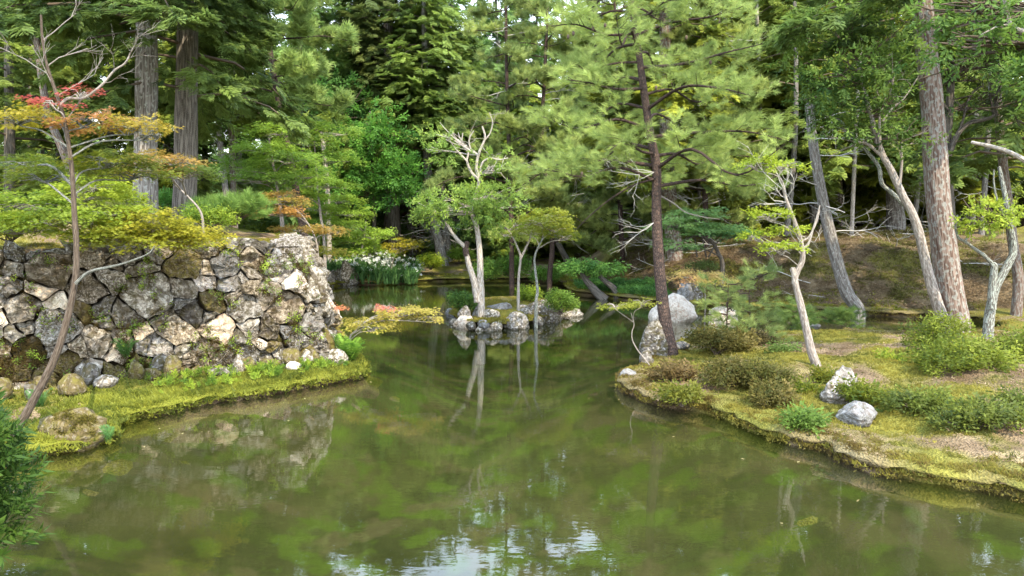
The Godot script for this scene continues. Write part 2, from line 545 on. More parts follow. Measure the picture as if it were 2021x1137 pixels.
var islet: Array = [Vector2(-1.56, -17.13), Vector2(-1.30, -16.40), Vector2(-0.91, -15.72), Vector2(-0.51, -15.58), Vector2(-0.01, -15.79), Vector2(0.46, -16.32), Vector2(0.96, -16.80), Vector2(1.48, -17.57), Vector2(1.61, -18.61), Vector2(1.21, -19.90), Vector2(0.43, -20.49), Vector2(-0.45, -20.61), Vector2(-1.24, -20.13), Vector2(-1.61, -18.61)]
var pond := PackedVector2Array()
var isle := PackedVector2Array()
var isle_core := PackedVector2Array()
var line := PackedVector2Array()
var SD := PackedFloat32Array()      # distance to the shore on a raster, water positive
const SX := 262
const SZ := 262
const S0 := Vector2(-26.0, -50.0)
const SC := 0.2
var wob := FastNoiseLite.new()
var patch := FastNoiseLite.new()
const WALL_FOOT := Vector3(-6.63, 0.12, -9.02)
const WALL_ALONG := Vector3(0.822, 0, -0.570)
const WALL_OUT := Vector3(0.570, 0, 0.822)
const SIDE_ALONG := Vector3(-0.26, 0, -0.966)
const SIDE_OUT := Vector3(0.966, 0, -0.26)

func flat_curve(pts: Array, steps: int, closed: bool) -> PackedVector2Array:
	var q := []
	for p in pts:
		q.append(Vector3(p.x, 0, p.y))
	if closed:
		q.append(q[0])
	var out := PackedVector2Array()
	for p in curve(q, steps):
		out.append(Vector2(p.x, p.z))
	return out

func make_shores() -> void:
	wob.seed = 3
	wob.frequency = 0.9
	wob.fractal_octaves = 4
	patch.seed = 9
	patch.frequency = 0.45
	patch.fractal_octaves = 4
	line = flat_curve(shore, 3, false)
	for i in line.size():      # a shore is never a smooth curve
		var k := 0.05 * clampf(-line[i].y * 0.12, 0.4, 2.0)
		line[i] += Vector2(wob.get_noise_2d(i * 1.7, 0), wob.get_noise_2d(0, i * 1.7)) * k
	pond = line.duplicate()
	pond.append(Vector2(9, -1.2))
	isle = flat_curve(islet, 3, true)
	var mid := Vector2.ZERO
	for p in isle:
		mid += p
	mid /= isle.size()
	for p in isle:
		isle_core.append(mid.lerp(p, 0.86))
	var segs := pond.size()
	SD.resize(SX * SZ)
	for j in SZ:
		for i in SX:
			var p := S0 + Vector2(i, j) * SC
			var best := 1e9
			for k in segs:
				var a := pond[k]
				var ab := pond[(k + 1) % segs] - a
				var ap := p - a
				var t := clampf(ap.dot(ab) / ab.length_squared(), 0.0, 1.0)
				best = minf(best, (ap - ab * t).length_squared())
			SD[j * SX + i] = sqrt(best) * (1.0 if Geometry2D.is_point_in_polygon(p, pond) else -1.0)

func depth_at(x: float, z: float) -> float:
	var u := clampf((x - S0.x) / SC, 0, SX - 1.001)
	var v := clampf((z - S0.y) / SC, 0, SZ - 1.001)
	var i := int(u)
	var j := int(v)
	var k := j * SX + i
	return lerpf(lerpf(SD[k], SD[k + 1], u - i), lerpf(SD[k + SX], SD[k + SX + 1], u - i), v - j)

func inside_wall(x: float, z: float) -> float:      # how far behind the crown of the stone wall
	var p := Vector3(x, 0, z)
	var corner := WALL_FOOT + WALL_ALONG * 4.49
	return minf((p - WALL_FOOT).dot(-WALL_OUT), (p - corner).dot(-SIDE_OUT)) - 0.72

func h_at(x: float, z: float) -> float:
	var d := -depth_at(x, z)
	if d < 0.0:
		return -0.14 - 0.75 * smoothstep(0.0, 2.6, -d) + 0.25 * smoothstep(2.0, 5.0, x) * smoothstep(-14.0, -9.0, z) * smoothstep(0.0, 2.0, -d)
	var bump := wob.get_noise_2d(x, z)
	var h := 0.02 + 0.17 * smoothstep(0.0, 0.4, d) + 0.24 * smoothstep(0.3, 4.0, d) + minf(0.022 * d, 0.45) + bump * 0.09 * smoothstep(0.15, 0.6, d)
	var over := smoothstep(2.3, 5.2, x) * smoothstep(-16.9, -18.6, z)
	h += 0.10 * patch.get_noise_2d(x * 3.0, z * 3.0) * over + over * (1.15 * smoothstep(0.1, 3.6, d) + 0.25 * smoothstep(3.0, 9.0, d)) + 0.12 * over * bump
	var back := inside_wall(x, z)
	if back > -0.3:
		var keep := smoothstep(-27.0, -19.0, z)
		h = lerpf(h, maxf(h, 2.02 + 0.42 * smoothstep(0.2, 3.2, back) + 0.10 * bump), smoothstep(-0.12, 0.22, back) * keep)
	if z < -52.0:
		h += minf(-52.0 - z, 90.0) * 0.15 + 1.3 * patch.get_noise_2d(x * 0.1, z * 0.1)
	return h

func moss_colour(x: float, z: float) -> Color:      # moss where it grows, leaf litter and bare soil between
	var a := patch.get_noise_2d(x, z)
	var b := wob.get_noise_2d(x * 1.3 + 40.0, z * 1.3)
	var moss := lin(.15, .155, .030).lerp(lin(.29, .26, .055), clampf(b + 0.5, 0, 1))
	var litter := lin(.17, .115, .070).lerp(lin(.38, .28, .18), clampf(b * 1.5 + 0.5, 0, 1))
	var w := smoothstep(-0.26, 0.10, a + 0.12 * b)
	if z < -16.9 and x > 2.3:      # the bank beyond the channel is mostly bare earth with litter
		w *= smoothstep(0.0, 0.35, a + 0.45 * smoothstep(-21.0, -25.0, z))
		litter = lin(.13, .094, .055).lerp(lin(.27, .20, .118), clampf(b * 1.5 + 0.5, 0, 1))
		moss = lin(.15, .145, .034).lerp(lin(.26, .235, .058), clampf(b + 0.5, 0, 1))
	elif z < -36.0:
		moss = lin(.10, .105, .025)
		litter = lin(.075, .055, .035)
	return litter.lerp(moss, w)

func axis(lo: float, a: float, b: float, hi: float, step: float, grow: float) -> PackedFloat32Array:
	var out := PackedFloat32Array()
	var x := a
	while x <= b:
		out.append(x)
		x += step
	var s := step
	x = b
	while x < hi:
		s *= grow
		x += s
		out.append(x)
	s = step
	x = a
	while x > lo:
		s *= grow
		x -= s
		out.insert(0, x)
	return out

func make_ground() -> void:
	var xs := axis(-120, -9.5, 11.0, 120, 0.14, 1.07)
	var zs := axis(-170, -25.0, -4.0, 6, 0.14, 1.05)
	var s := Shape.new()
	var nx := xs.size()
	for j in zs.size():
		for i in nx:
			var x := xs[i]
			var z := zs[j]
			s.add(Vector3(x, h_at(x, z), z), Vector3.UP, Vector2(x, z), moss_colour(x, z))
	for j in zs.size() - 1:
		for i in nx - 1:
			var a := j * nx + i
			s.quad(a, a + nx, a + nx + 1, a + 1)
	s.smooth()
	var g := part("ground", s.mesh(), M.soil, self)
	g.set_meta("kind", "structure")
	# pond floor, under the water
	s = Shape.new()
	for j in 60:
		for i in 70:
			var p := Vector2(-16.0 + i * 0.5, -32.0 + j * 0.54)
			s.add(Vector3(p.x, h_at(p.x, p.y) + 0.02 if depth_at(p.x, p.y) > 0.0 else -0.16, p.y), Vector3.UP, p)
	for j in 59:
		for i in 69:
			var a := j * 70 + i
			s.quad(a, a + 70, a + 71, a + 1)
	s.smooth()
	part("pond_floor", s.mesh(), M.mud, self).set_meta("kind", "structure")
	s = Shape.new()
	var c := []
	for q in [Vector2(-24, -34), Vector2(24, -34), Vector2(24, -1), Vector2(-24, -1)]:
		c.append(s.add(Vector3(q.x, 0, q.y), Vector3.UP, q))
	s.quad(c[3], c[2], c[1], c[0])
	part("pond_water", s.mesh(), M.water, self).set_meta("kind", "structure")

# the overhanging lip of turf along a shore; land lies to the left of the walk
func make_bank(called: String, path: PackedVector2Array, top: float, colour_of: Callable) -> void:
	var s := Shape.new()
	var pts := PackedVector2Array()
	for i in path.size() - 1:
		var m := maxi(1, int(path[i].distance_to(path[i + 1]) / (0.09 if path[i].y > -18.0 else 0.25)))
		for k in m:
			pts.append(path[i].lerp(path[i + 1], float(k) / m))
	pts.append(path[-1])
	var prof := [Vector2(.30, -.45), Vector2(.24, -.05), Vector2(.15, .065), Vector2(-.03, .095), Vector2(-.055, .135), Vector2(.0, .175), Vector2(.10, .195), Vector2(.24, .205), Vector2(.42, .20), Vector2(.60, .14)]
	var w := prof.size()
	for i in pts.size():
		var t := (pts[mini(i + 2, pts.size() - 1)] - pts[maxi(i - 2, 0)]).normalized()
		var land := Vector2(t.y, -t.x)
		var c: Color = (colour_of as Callable).call(pts[i].x, pts[i].y)
		for k in w:
			var q: Vector2 = prof[k]
			var jig := wob.get_noise_2d(pts[i].x * 3.0 + k * 3.1, pts[i].y * 3.0)
			var p := pts[i] + land * (q.x + jig * 0.07)
			var y := q.y * top / 0.2 + (jig * 0.05 if k > 1 else 0.0)
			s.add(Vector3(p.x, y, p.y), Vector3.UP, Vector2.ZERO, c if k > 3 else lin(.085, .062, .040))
	for i in pts.size() - 1:
		for k in w - 1:
			var a := i * w + k
			s.quad(a, a + w, a + w + 1, a + 1)
	s.smooth()
	part(called, s.mesh(), M.soil, self).set_meta("kind", "structure")

# moss tufts and litter over a region, denser near by
func scatter(called: String, lo: Vector2, hi: Vector2, tries: int, keep: Callable, mesh: Mesh, c0: Color, c1: Color, small: float, big: float) -> void:
	var cr := Crown.new()
	for k in tries:
		var x := rnd(lo.x, hi.x)
		var z := rnd(lo.y, hi.y)
		var w: float = (keep as Callable).call(x, z)
		if w <= 0.0 or R.randf() > w:
			continue
		var y := h_at(x, z)
		var d := -depth_at(x, z)
		if d < 0.5:
			y = maxf(y, 0.195 + 0.02 * wob.get_noise_2d(x * 3.0, z * 3.0) - 0.1 * smoothstep(0.1, -0.06, d))
		cr.put(Vector3(x, y, z), Vector3(rnd(-.25, .25), 1, rnd(-.25, .25)).normalized(), clampf(0.5 + patch.get_noise_2d(x * 2.0, z * 2.0) * 1.2, 0, 1))
	leaves(self, called, cr, mesh, small, big, c0, c1, 1.0, 0.4)


# ---------- stones ----------
# a boulder: a fine ball cut by planes, then roughened; base at y = 0
func boulder(size: Vector3, cuts: int, rough: float, stone_seed: int, level := 3) -> ArrayMesh:
	R.seed = stone_seed
	var s := Shape.new()
	var g := (1.0 + sqrt(5.0)) / 2.0
	for p in [[-1, g, 0], [1, g, 0], [-1, -g, 0], [1, -g, 0], [0, -1, g], [0, 1, g], [0, -1, -g], [0, 1, -g], [g, 0, -1], [g, 0, 1], [-g, 0, -1], [-g, 0, 1]]:
		s.add(Vector3(p[0], p[1], p[2]).normalized(), Vector3.UP, Vector2.ZERO)
	var f := [0, 11, 5, 0, 5, 1, 0, 1, 7, 0, 7, 10, 0, 10, 11, 1, 5, 9, 5, 11, 4, 11, 10, 2, 10, 7, 6, 7, 1, 8, 3, 9, 4, 3, 4, 2, 3, 2, 6, 3, 6, 8, 3, 8, 9, 4, 9, 5, 2, 4, 11, 6, 2, 10, 8, 6, 7, 9, 8, 1]
	for l in level:
		var mid := {}
		var nf := []
		for i in range(0, f.size(), 3):
			var m := []
			for e in 3:
				var a: int = f[i + e]
				var b: int = f[i + (e + 1) % 3]
				var key := mini(a, b) * 100000 + maxi(a, b)
				if not mid.has(key):
					mid[key] = s.add((s.v[a] + s.v[b]).normalized(), Vector3.UP, Vector2.ZERO)
				m.append(mid[key])
			nf.append_array([f[i], m[0], m[2], f[i + 1], m[1], m[0], f[i + 2], m[2], m[1], m[0], m[1], m[2]])
		f = nf
	var planes := []
	for k in cuts:
		planes.append([Vector3(rnd(-1, 1), rnd(-.8, 1), rnd(-1, 1)).normalized(), rnd(0.58, 0.9)])
	var nz := FastNoiseLite.new()
	nz.seed = stone_seed
	nz.frequency = 1.3
	nz.fractal_octaves = 4
	for i in s.v.size():
		var d := s.v[i]
		var r := 1.0
		for p in planes:
			var c: float = d.dot(p[0])
			if c > 0.05:
				r = minf(r, p[1] / c)
		r *= 1.0 + rough * nz.get_noise_3d(d.x * 1.6, d.y * 1.6, d.z * 1.6)
		var q := d * r
		s.v[i] = Vector3(q.x * size.x * 0.5, (q.y + 0.62) * size.y / 1.5, q.z * size.z * 0.5)
	for i in range(0, f.size(), 3):
		s.tri(f[i], f[i + 1], f[i + 2])
	s.smooth()
	return s.mesh()

func rock(called: String, label: String, at: Vector3, size: Vector3, look: String, stone_seed: int, turn := 0.0, cuts := 11, rough := 0.12, level := 3, group := "") -> Node3D:
	var o := part(called, boulder(size, cuts, rough, stone_seed, level), M[look], self, at)
	o.rotation.y = turn
	o.set_meta("label", label)
	o.set_meta("category", "rock")
	if group != "":
		o.set_meta("group", group)
	return o

# one face of dry stone: irregular cells over (along, up), each cell a stone of its own with a cut, bulging front
func dry_stones(parent: Node, foot: Vector3, along: Vector3, out: Vector3, lo: float, hi: float, high: float, batter: float, lean_end: float, lean_start: float, count: int, wall_seed: int, given := []) -> void:
	R.seed = wall_seed
	var seeds := []      # x along, y up, z radius
	var fails := 0
	var look_of := []
	for q in given:
		seeds.append(q[0])
		look_of.append(q[1])
	while seeds.size() < count and fails < 16000:
		var big := R.randf()
		var r := lerpf(0.04, 0.13 if given.size() else 0.20, big * big) if seeds.size() > 24 else rnd(0.22, 0.38)
		var p := Vector3(rnd(lo - 0.2, hi + 0.3), rnd(-0.1, high + 0.1), r)
		var ok := true
		for q in seeds:
			if Vector2((p.x - q.x) * 0.78, (p.y - q.y) * 1.1).length() < (p.z + q.z) * 0.86:
				ok = false
				break
		if ok:
			seeds.append(p)
		else:
			fails += 1
	var looks := ["rock_cream", "rock_cream", "rock_white", "rock_grey", "rock_grey", "rock_dark", "rock_dark", "rock_slate", "rock_white", "rock_cream"]
	for i in seeds.size():
		var a: Vector3 = seeds[i]
		var ring := [Vector2(-1.3, -.9), Vector2(1.3, -.9), Vector2(1.3, .9), Vector2(-1.3, .9)]
		for k in 4:
			ring[k] = ring[k] * 0.9 + Vector2(a.x, a.y)
		var poly := PackedVector2Array(ring)
		for j in seeds.size():
			if j == i:
				continue
			var b: Vector3 = seeds[j]
			var dv := Vector2(b.x - a.x, b.y - a.y)
			var dist := dv.length()
			if dist > 1.9:
				continue
			var cut := 0.5 * (dist + (a.z * a.z - b.z * b.z) / dist)
			poly = clip(poly, Vector2(a.x, a.y) + dv / dist * (cut - 0.007 * R.randf()), dv / dist)
			if poly.size() < 3:
				break
		if poly.size() < 3:
			continue
		# the ends and the crown of the wall
		poly = clip(poly, Vector2(hi + rnd(-.10, .16), 0), Vector2(1.0, lean_end + rnd(-.05, .05)).normalized())
		if poly.size() > 2:
			poly = clip(poly, Vector2(lo, 0), Vector2(-1.0, lean_start).normalized())
		if poly.size() > 2:
			poly = clip(poly, Vector2(a.x, high + rnd(-.12, .05)), Vector2(rnd(-.3, .3), 1).normalized())
		if poly.size() > 2:
			poly = clip(poly, Vector2(0, -0.1), Vector2(0, -1))
		if poly.size() < 3:
			continue
		var mid := Vector2.ZERO
		for q in poly:
			mid += q
		mid /= poly.size()
		# more corners, slightly uneven
		var edge := PackedVector2Array()
		var grow := rnd(0.955, 1.02)
		for k in poly.size():
			var p0 := poly[k]
			var p1 := poly[(k + 1) % poly.size()]
			var m := clampi(int(p0.distance_to(p1) / 0.055), 1, 8)
			for e in m:
				edge.append(mid.lerp(p0.lerp(p1, (e + 0.04) / m), grow) + Vector2(rnd(-.02, .02), rnd(-.02, .02)))
		# planes that cut the front
		var planes := []
		var reach := 0.0
		for q in edge:
			reach = maxf(reach, q.distance_to(mid))
		for k in 5:
			var ang := rnd(0, TAU)
			planes.append([Vector2(cos(ang), sin(ang)) * rnd(0.1, 1.25), rnd(0.07, 0.36) * minf(reach * 2.4, 1.0)])
		var proud := rnd(-0.07, 0.15)
		var g := rnd(0.56, 1.16)
		var warm := rnd(-0.02, 0.10)
		var tint := Color(g * (1.0 + warm), g, g * (1.0 - warm * 1.5))
		var nz := FastNoiseLite.new()
		nz.seed = wall_seed + i
		nz.frequency = 2.6
		nz.fractal_octaves = 4
		var s := Shape.new()
		var n := edge.size()
		var rings := [[0.80, -0.34], [1.0, -0.06], [0.992, 0.0], [0.96, 1.0], [0.82, 1.0], [0.62, 1.0], [0.42, 1.0], [0.21, 1.0]]
		for rg in rings:
			for q in edge:
				var p: Vector2 = mid.lerp(q, rg[0])
				var off: float = rg[1]
				if off >= 1.0:
					off = 1.0
					for pl in planes:
						off = minf(off, pl[1] + (p - mid).dot(pl[0]) * 0.9)
					off = maxf(off, 0.0) * (0.8 + 0.2 * smoothstep(1.0, 0.8, rg[0])) + nz.get_noise_2d(p.x * 2.0, p.y * 2.0) * 0.07 + nz.get_noise_2d(p.x * 9.0, p.y * 9.0) * 0.02
				s.add(foot + along * p.x + (Vector3.UP - out * batter / high) * p.y + out * (off + proud), out, Vector2.ZERO, tint)
		var c := s.add(s.v[(rings.size() - 1) * n], out, Vector2.ZERO, tint)
		var sum := Vector3.ZERO
		for k in n:
			sum += s.v[(rings.size() - 1) * n + k]
		s.v[c] = sum / n
		for rg in rings.size() - 1:
			for k in n:
				var a0 := rg * n + k
				var a1 := rg * n + (k + 1) % n
				s.quad(a0, a1, a1 + n, a0 + n)
		for k in n:
			s.tri((rings.size() - 1) * n + k, (rings.size() - 1) * n + (k + 1) % n, c)
		var look: String = looks[R.randi() % looks.size()]
		if i < look_of.size():
			look = look_of[i]
		elif mid.y < 0.55 and R.randf() < 0.6:
			look = ["rock_dark", "rock_moss", "rock_moss"][R.randi() % 3]
		if mid.y > 1.5 and look == "rock_white":
			look = "rock_grey"
		part("stone", s.mesh(false), M[look + ["", "_fine", "_broad"][R.randi() % 3]], parent)

func clip(poly: PackedVector2Array, p: Vector2, n: Vector2) -> PackedVector2Array:      # keep what lies behind the line
	var out := PackedVector2Array()
	for i in poly.size():
		var a := poly[i]
		var b := poly[(i + 1) % poly.size()]
		var da := (a - p).dot(n)
		var db := (b - p).dot(n)
		if da <= 0.0:
			out.append(a)
		if (da < 0.0) != (db < 0.0) and absf(da - db) > 1e-9:
			out.append(a.lerp(b, da / (da - db)))
	return out

func make_wall() -> void:
	var w := thing("stone_wall", "tall dry stone retaining wall of lichened boulders along the left shore", "wall", Vector3.ZERO)
	dry_stones(w, WALL_FOOT, WALL_ALONG, WALL_OUT, -2.6, 4.49, 2.02, 0.6, 0.29, 0.0, 210, 101, [[Vector3(1.83, 1.25, 0.31), "rock_cream"], [Vector3(1.52, 0.97, 0.18), "rock_cream"], [Vector3(2.76, 0.67, 0.20), "rock_white"], [Vector3(2.93, 1.63, 0.18), "rock_slate"], [Vector3(0.62, 1.68, 0.23), "rock_cream"], [Vector3(0.52, 1.45, 0.10), "rock_white"], [Vector3(0.29, 1.18, 0.17), "rock_cream"], [Vector3(0.67, 0.91, 0.24), "rock_cream"], [Vector3(0.14, 1.49, 0.10), "rock_white"], [Vector3(1.07, 1.37, 0.20), "rock_cream"], [Vector3(2.14, 0.73, 0.20), "rock_cream"], [Vector3(1.91, 0.47, 0.18), "rock_grey"], [Vector3(1.14, 0.68, 0.15), "rock_cream"], [Vector3(2.38, 0.96, 0.15), "rock_dark"], [Vector3(2.69, 1.09, 0.14), "rock_moss"], [Vector3(3.13, 0.98, 0.17), "rock_cream"], [Vector3(3.55, 1.19, 0.16), "rock_grey"], [Vector3(3.82, 0.92, 0.27), "rock_cream"], [Vector3(3.99, 1.34, 0.15), "rock_white"], [Vector3(3.78, 1.57, 0.19), "rock_grey"], [Vector3(3.85, 1.87, 0.17), "rock_slate"], [Vector3(3.63, 2.02, 0.19), "rock_dark"], [Vector3(3.36, 1.73, 0.14), "rock_cream"], [Vector3(2.98, 1.36, 0.13), "rock_grey"], [Vector3(2.64, 1.41, 0.08), "rock_white"], [Vector3(2.31, 1.32, 0.15), "rock_cream"], [Vector3(2.36, 1.65, 0.18), "rock_moss"], [Vector3(1.75, 1.63, 0.12), "rock_cream"], [Vector3(1.34, 1.55, 0.12), "rock_cream"], [Vector3(1.64, 1.85, 0.14), "rock_grey"], [Vector3(1.18, 1.87, 0.15), "rock_cream"], [Vector3(0.33, 0.64, 0.15), "rock_moss"], [Vector3(0.18, 0.36, 0.13), "rock_moss"], [Vector3(0.96, 0.23, 0.12), "rock_cream"], [Vector3(0.74, 0.42, 0.14), "rock_moss"], [Vector3(1.42, 0.48, 0.11), "rock_white"], [Vector3(2.37, 0.31, 0.16), "rock_grey"], [Vector3(1.76, 0.17, 0.23), "rock_moss"], [Vector3(2.78, 0.19, 0.14), "rock_dark"], [Vector3(3.10, 0.27, 0.18), "rock_dark"], [Vector3(3.20, 0.66, 0.12), "rock_cream"], [Vector3(3.48, 0.61, 0.14), "rock_dark"], [Vector3(4.16, 0.67, 0.15), "rock_slate"], [Vector3(4.33, 0.38, 0.14), "rock_grey"], [Vector3(3.88, 0.42, 0.12), "rock_dark"], [Vector3(3.37, 0.13, 0.14), "rock_dark"], [Vector3(0.06, 0.69, 0.08), "rock_cream"], [Vector3(0.20, 1.70, 0.09), "rock_cream"], [Vector3(0.26, 1.91, 0.10), "rock_dark"], [Vector3(0.16, 0.08, 0.13), "rock_cream"], [Vector3(0.52, 0.19, 0.11), "rock_moss"], [Vector3(2.28, 0.05, 0.15), "rock_moss"], [Vector3(0.96, 1.12, 0.09), "rock_moss"], [Vector3(-0.09, 1.34, 0.18), "rock_cream"], [Vector3(-0.14, 0.87, 0.18), "rock_grey"], [Vector3(-0.14, 0.40, 0.15), "rock_moss"], [Vector3(-0.04, 1.82, 0.14), "rock_cream"], [Vector3(1.28, 0.91, 0.06), "rock_dark"], [Vector3(3.13, 2.07, 0.14), "rock_dark"], [Vector3(2.71, 1.96, 0.13), "rock_grey"], [Vector3(2.12, 2.01, 0.12), "rock_cream"]])
	dry_stones(w, WALL_FOOT + WALL_ALONG * 4.49, SIDE_ALONG, SIDE_OUT, 0.0, 4.6, 2.02, 0.6, -0.2, 0.26, 34, 202)
	# slabs and boulders that step out along the corner
	R.seed = 303
	for k in 4:
		var f := (k + .15) / 5.4
		var y := 2.0 * f
		var p := WALL_FOOT + WALL_ALONG * (4.49 - .287 * y * 1.0) - WALL_OUT * (.297 * y) + Vector3(0, y - .08, 0) + WALL_ALONG * rnd(-.04, .06) - WALL_OUT * rnd(.12, .24)
		var flat := rnd(.18, .28)
		var o := part("stone", boulder(Vector3(rnd(.34, .5), flat, rnd(.34, .45)), 14, .07, 310 + k, 2), M[["rock_slate", "rock_grey_fine", "rock_dark", "rock_grey", "rock_slate_fine"][k % 5]], w, p)
		o.rotation = Vector3(rnd(-.15, .15), .6 + rnd(-.3, .3), rnd(.05, .3))
	var s := Shape.new()      # packed earth behind the stones
	var a := WALL_FOOT - WALL_ALONG * 2.7 - WALL_OUT * 0.16
	var b := WALL_FOOT + WALL_ALONG * 4.36 - WALL_OUT * 0.16
	var c := b + SIDE_ALONG * 4.6
	var up := Vector3(0, 1.95, 0)
	var k1 := -WALL_OUT * 0.58
	var k2 := -SIDE_OUT * 0.58
	s.face([a - Vector3(0, .3, 0), b - Vector3(0, .3, 0), b + up + k1 + k2, a + up + k1])
	s.face([b - Vector3(0, .3, 0), c - Vector3(0, .3, 0), c + up + k2, b + up + k1 + k2])
	part("earth_fill", s.mesh(), M.dark_earth, w)


# ---------- trees ----------
func local(pts: Array, base: Vector3) -> Array:
	var out := []
	for p in pts:
		out.append(p - base)
	return out

# a tree whose trunk runs through pts (world, foot first); returns [node, trunk line]
func trunk_tree(called: String, label: String, pts: Array, r0: float, r1: float, bark: String, sides := 10, roots := 0.5, group := "", steps := 5) -> Array:
	var foot: Vector3 = pts[0]
	var t := thing(called, label, "tree", foot, group)
	var q := local(pts, foot)
	q.insert(0, Vector3(0, minf(0.0, h_at(foot.x, foot.z) - foot.y) - 0.3, 0))
	var ln := curve(q, steps)
	var s := Shape.new()
	tube(s, ln, r0, r1, sides, 0.035, roots)
	part("trunk", s.mesh(), M[bark], t)
	return [t, ln]

# a twig that forks; ends collected in tips
func fork(s: Shape, p: Vector3, d: Vector3, length: float, r: float, depth: int, bend: float, tips: Crown) -> void:
	var pts := PackedVector3Array([p])
	var q := p
	var dd := d
	for k in 3:
		dd = (dd + Vector3(rnd(-bend, bend), rnd(-bend, bend) * 0.8, rnd(-bend, bend))).normalized()
		q += dd * length / 3.0
		pts.append(q)
	tube(s, pts, r, r * 0.55, 5 if r > 0.012 else 3)
	if tips != null:
		tips.put(q, dd, 0.5)
	if depth > 0:
		for k in 2 + R.randi() % 2:
			var f := rnd(0.4, 1.0)
			var at := along_line(pts, f)
			var side := Vector3(rnd(-1, 1), rnd(-0.5, 0.9), rnd(-1, 1))
			fork(s, at[0], (at[1] + side * 0.75).normalized(), length * rnd(0.5, 0.72), r * 0.55, depth - 1, bend, tips)

# bare grey limbs still standing out from a trunk
func bare_limbs(t: Node3D, ln: PackedVector3Array, f0: float, f1: float, count: int, length: float, r: float, m: String, droop := -0.1) -> void:
	var s := Shape.new()
	for k in count:
		var at := along_line(ln, rnd(f0, f1))
		var a := rnd(0, TAU)
		fork(s, at[0], Vector3(cos(a), rnd(-0.3, 0.3) + droop, sin(a)).normalized(), length * rnd(0.5, 1.0), r, 2, 0.35, null)
	part("bare_limbs", s.mesh(), M[m], t).set_meta("kind", "stuff")

# whorled limbs with drooping fronds from fraction f0 of the trunk to its tip
func conifer_crown(t: Node3D, ln: PackedVector3Array, f0: float, limbs: int, reach: float, per: float, leaf: String, c0: Color, c1: Color, size := 1.0, droop := 0.3, one_mesh := true, bark := "twig", loose := 0.12) -> void:
	var cr := Crown.new()
	var s := Shape.new()
	for k in limbs:
		var u := (k + R.randf()) / limbs
		var at := along_line(ln, lerpf(f0, 1.0, u))
		var a := k * 2.4 + rnd(-0.5, 0.5)
		var ll := (reach * pow(1.0 - u, 0.75) + 0.35) * rnd(0.6, 1.15)
		var out := Vector3(cos(a), 0, sin(a))
		var rise := rnd(0.0, 0.35) * (0.4 + u)
		var p0: Vector3 = at[0]
		var pts := PackedVector3Array([p0, p0 + out * ll * 0.4 + Vector3.UP * ll * rise * 0.5, p0 + out * ll * 0.75 + Vector3.UP * ll * (rise * 0.5 - droop * 0.25), p0 + out * ll + Vector3.UP * ll * (rise * 0.3 - droop * 0.6)])
		tube(s, pts, 0.012 + ll * 0.011, 0.008, 4)
		if not one_mesh:
			part("limb", s.mesh(), M[bark], t)
			s = Shape.new()
		var tone := rnd(0.1, 0.9)
		var across := out.cross(Vector3.UP)
		var m := int(ll * per * rnd(0.7, 1.2)) + 2
		for j in m:
			var f := sqrt(rnd(0.08, 1.0))
			var q := along_line(pts, f)
			var side := rnd(-1, 1)
			var spread := side * ll * 0.34 * (1.1 - f * 0.75)
			var p: Vector3 = q[0] + across * spread + Vector3(rnd(-loose, loose), rnd(-loose * 1.3, loose) - absf(spread) * 0.25, rnd(-loose, loose))
			var d := (out * rnd(0.5, 1.0) + across * side * 0.9 + Vector3(rnd(-.3, .3), rnd(-droop - 0.25, 0.15), rnd(-.3, .3))).normalized()
			cr.put(p, d, tone * 0.7 + 0.3 * f)
	if one_mesh:
		part("limbs", s.mesh(), M[bark], t).set_meta("kind", "stuff")
	leaves(t, "crown", cr, LEAF[leaf], 0.75 * size, 1.25 * size, c0, c1, 0.35, 0.3)

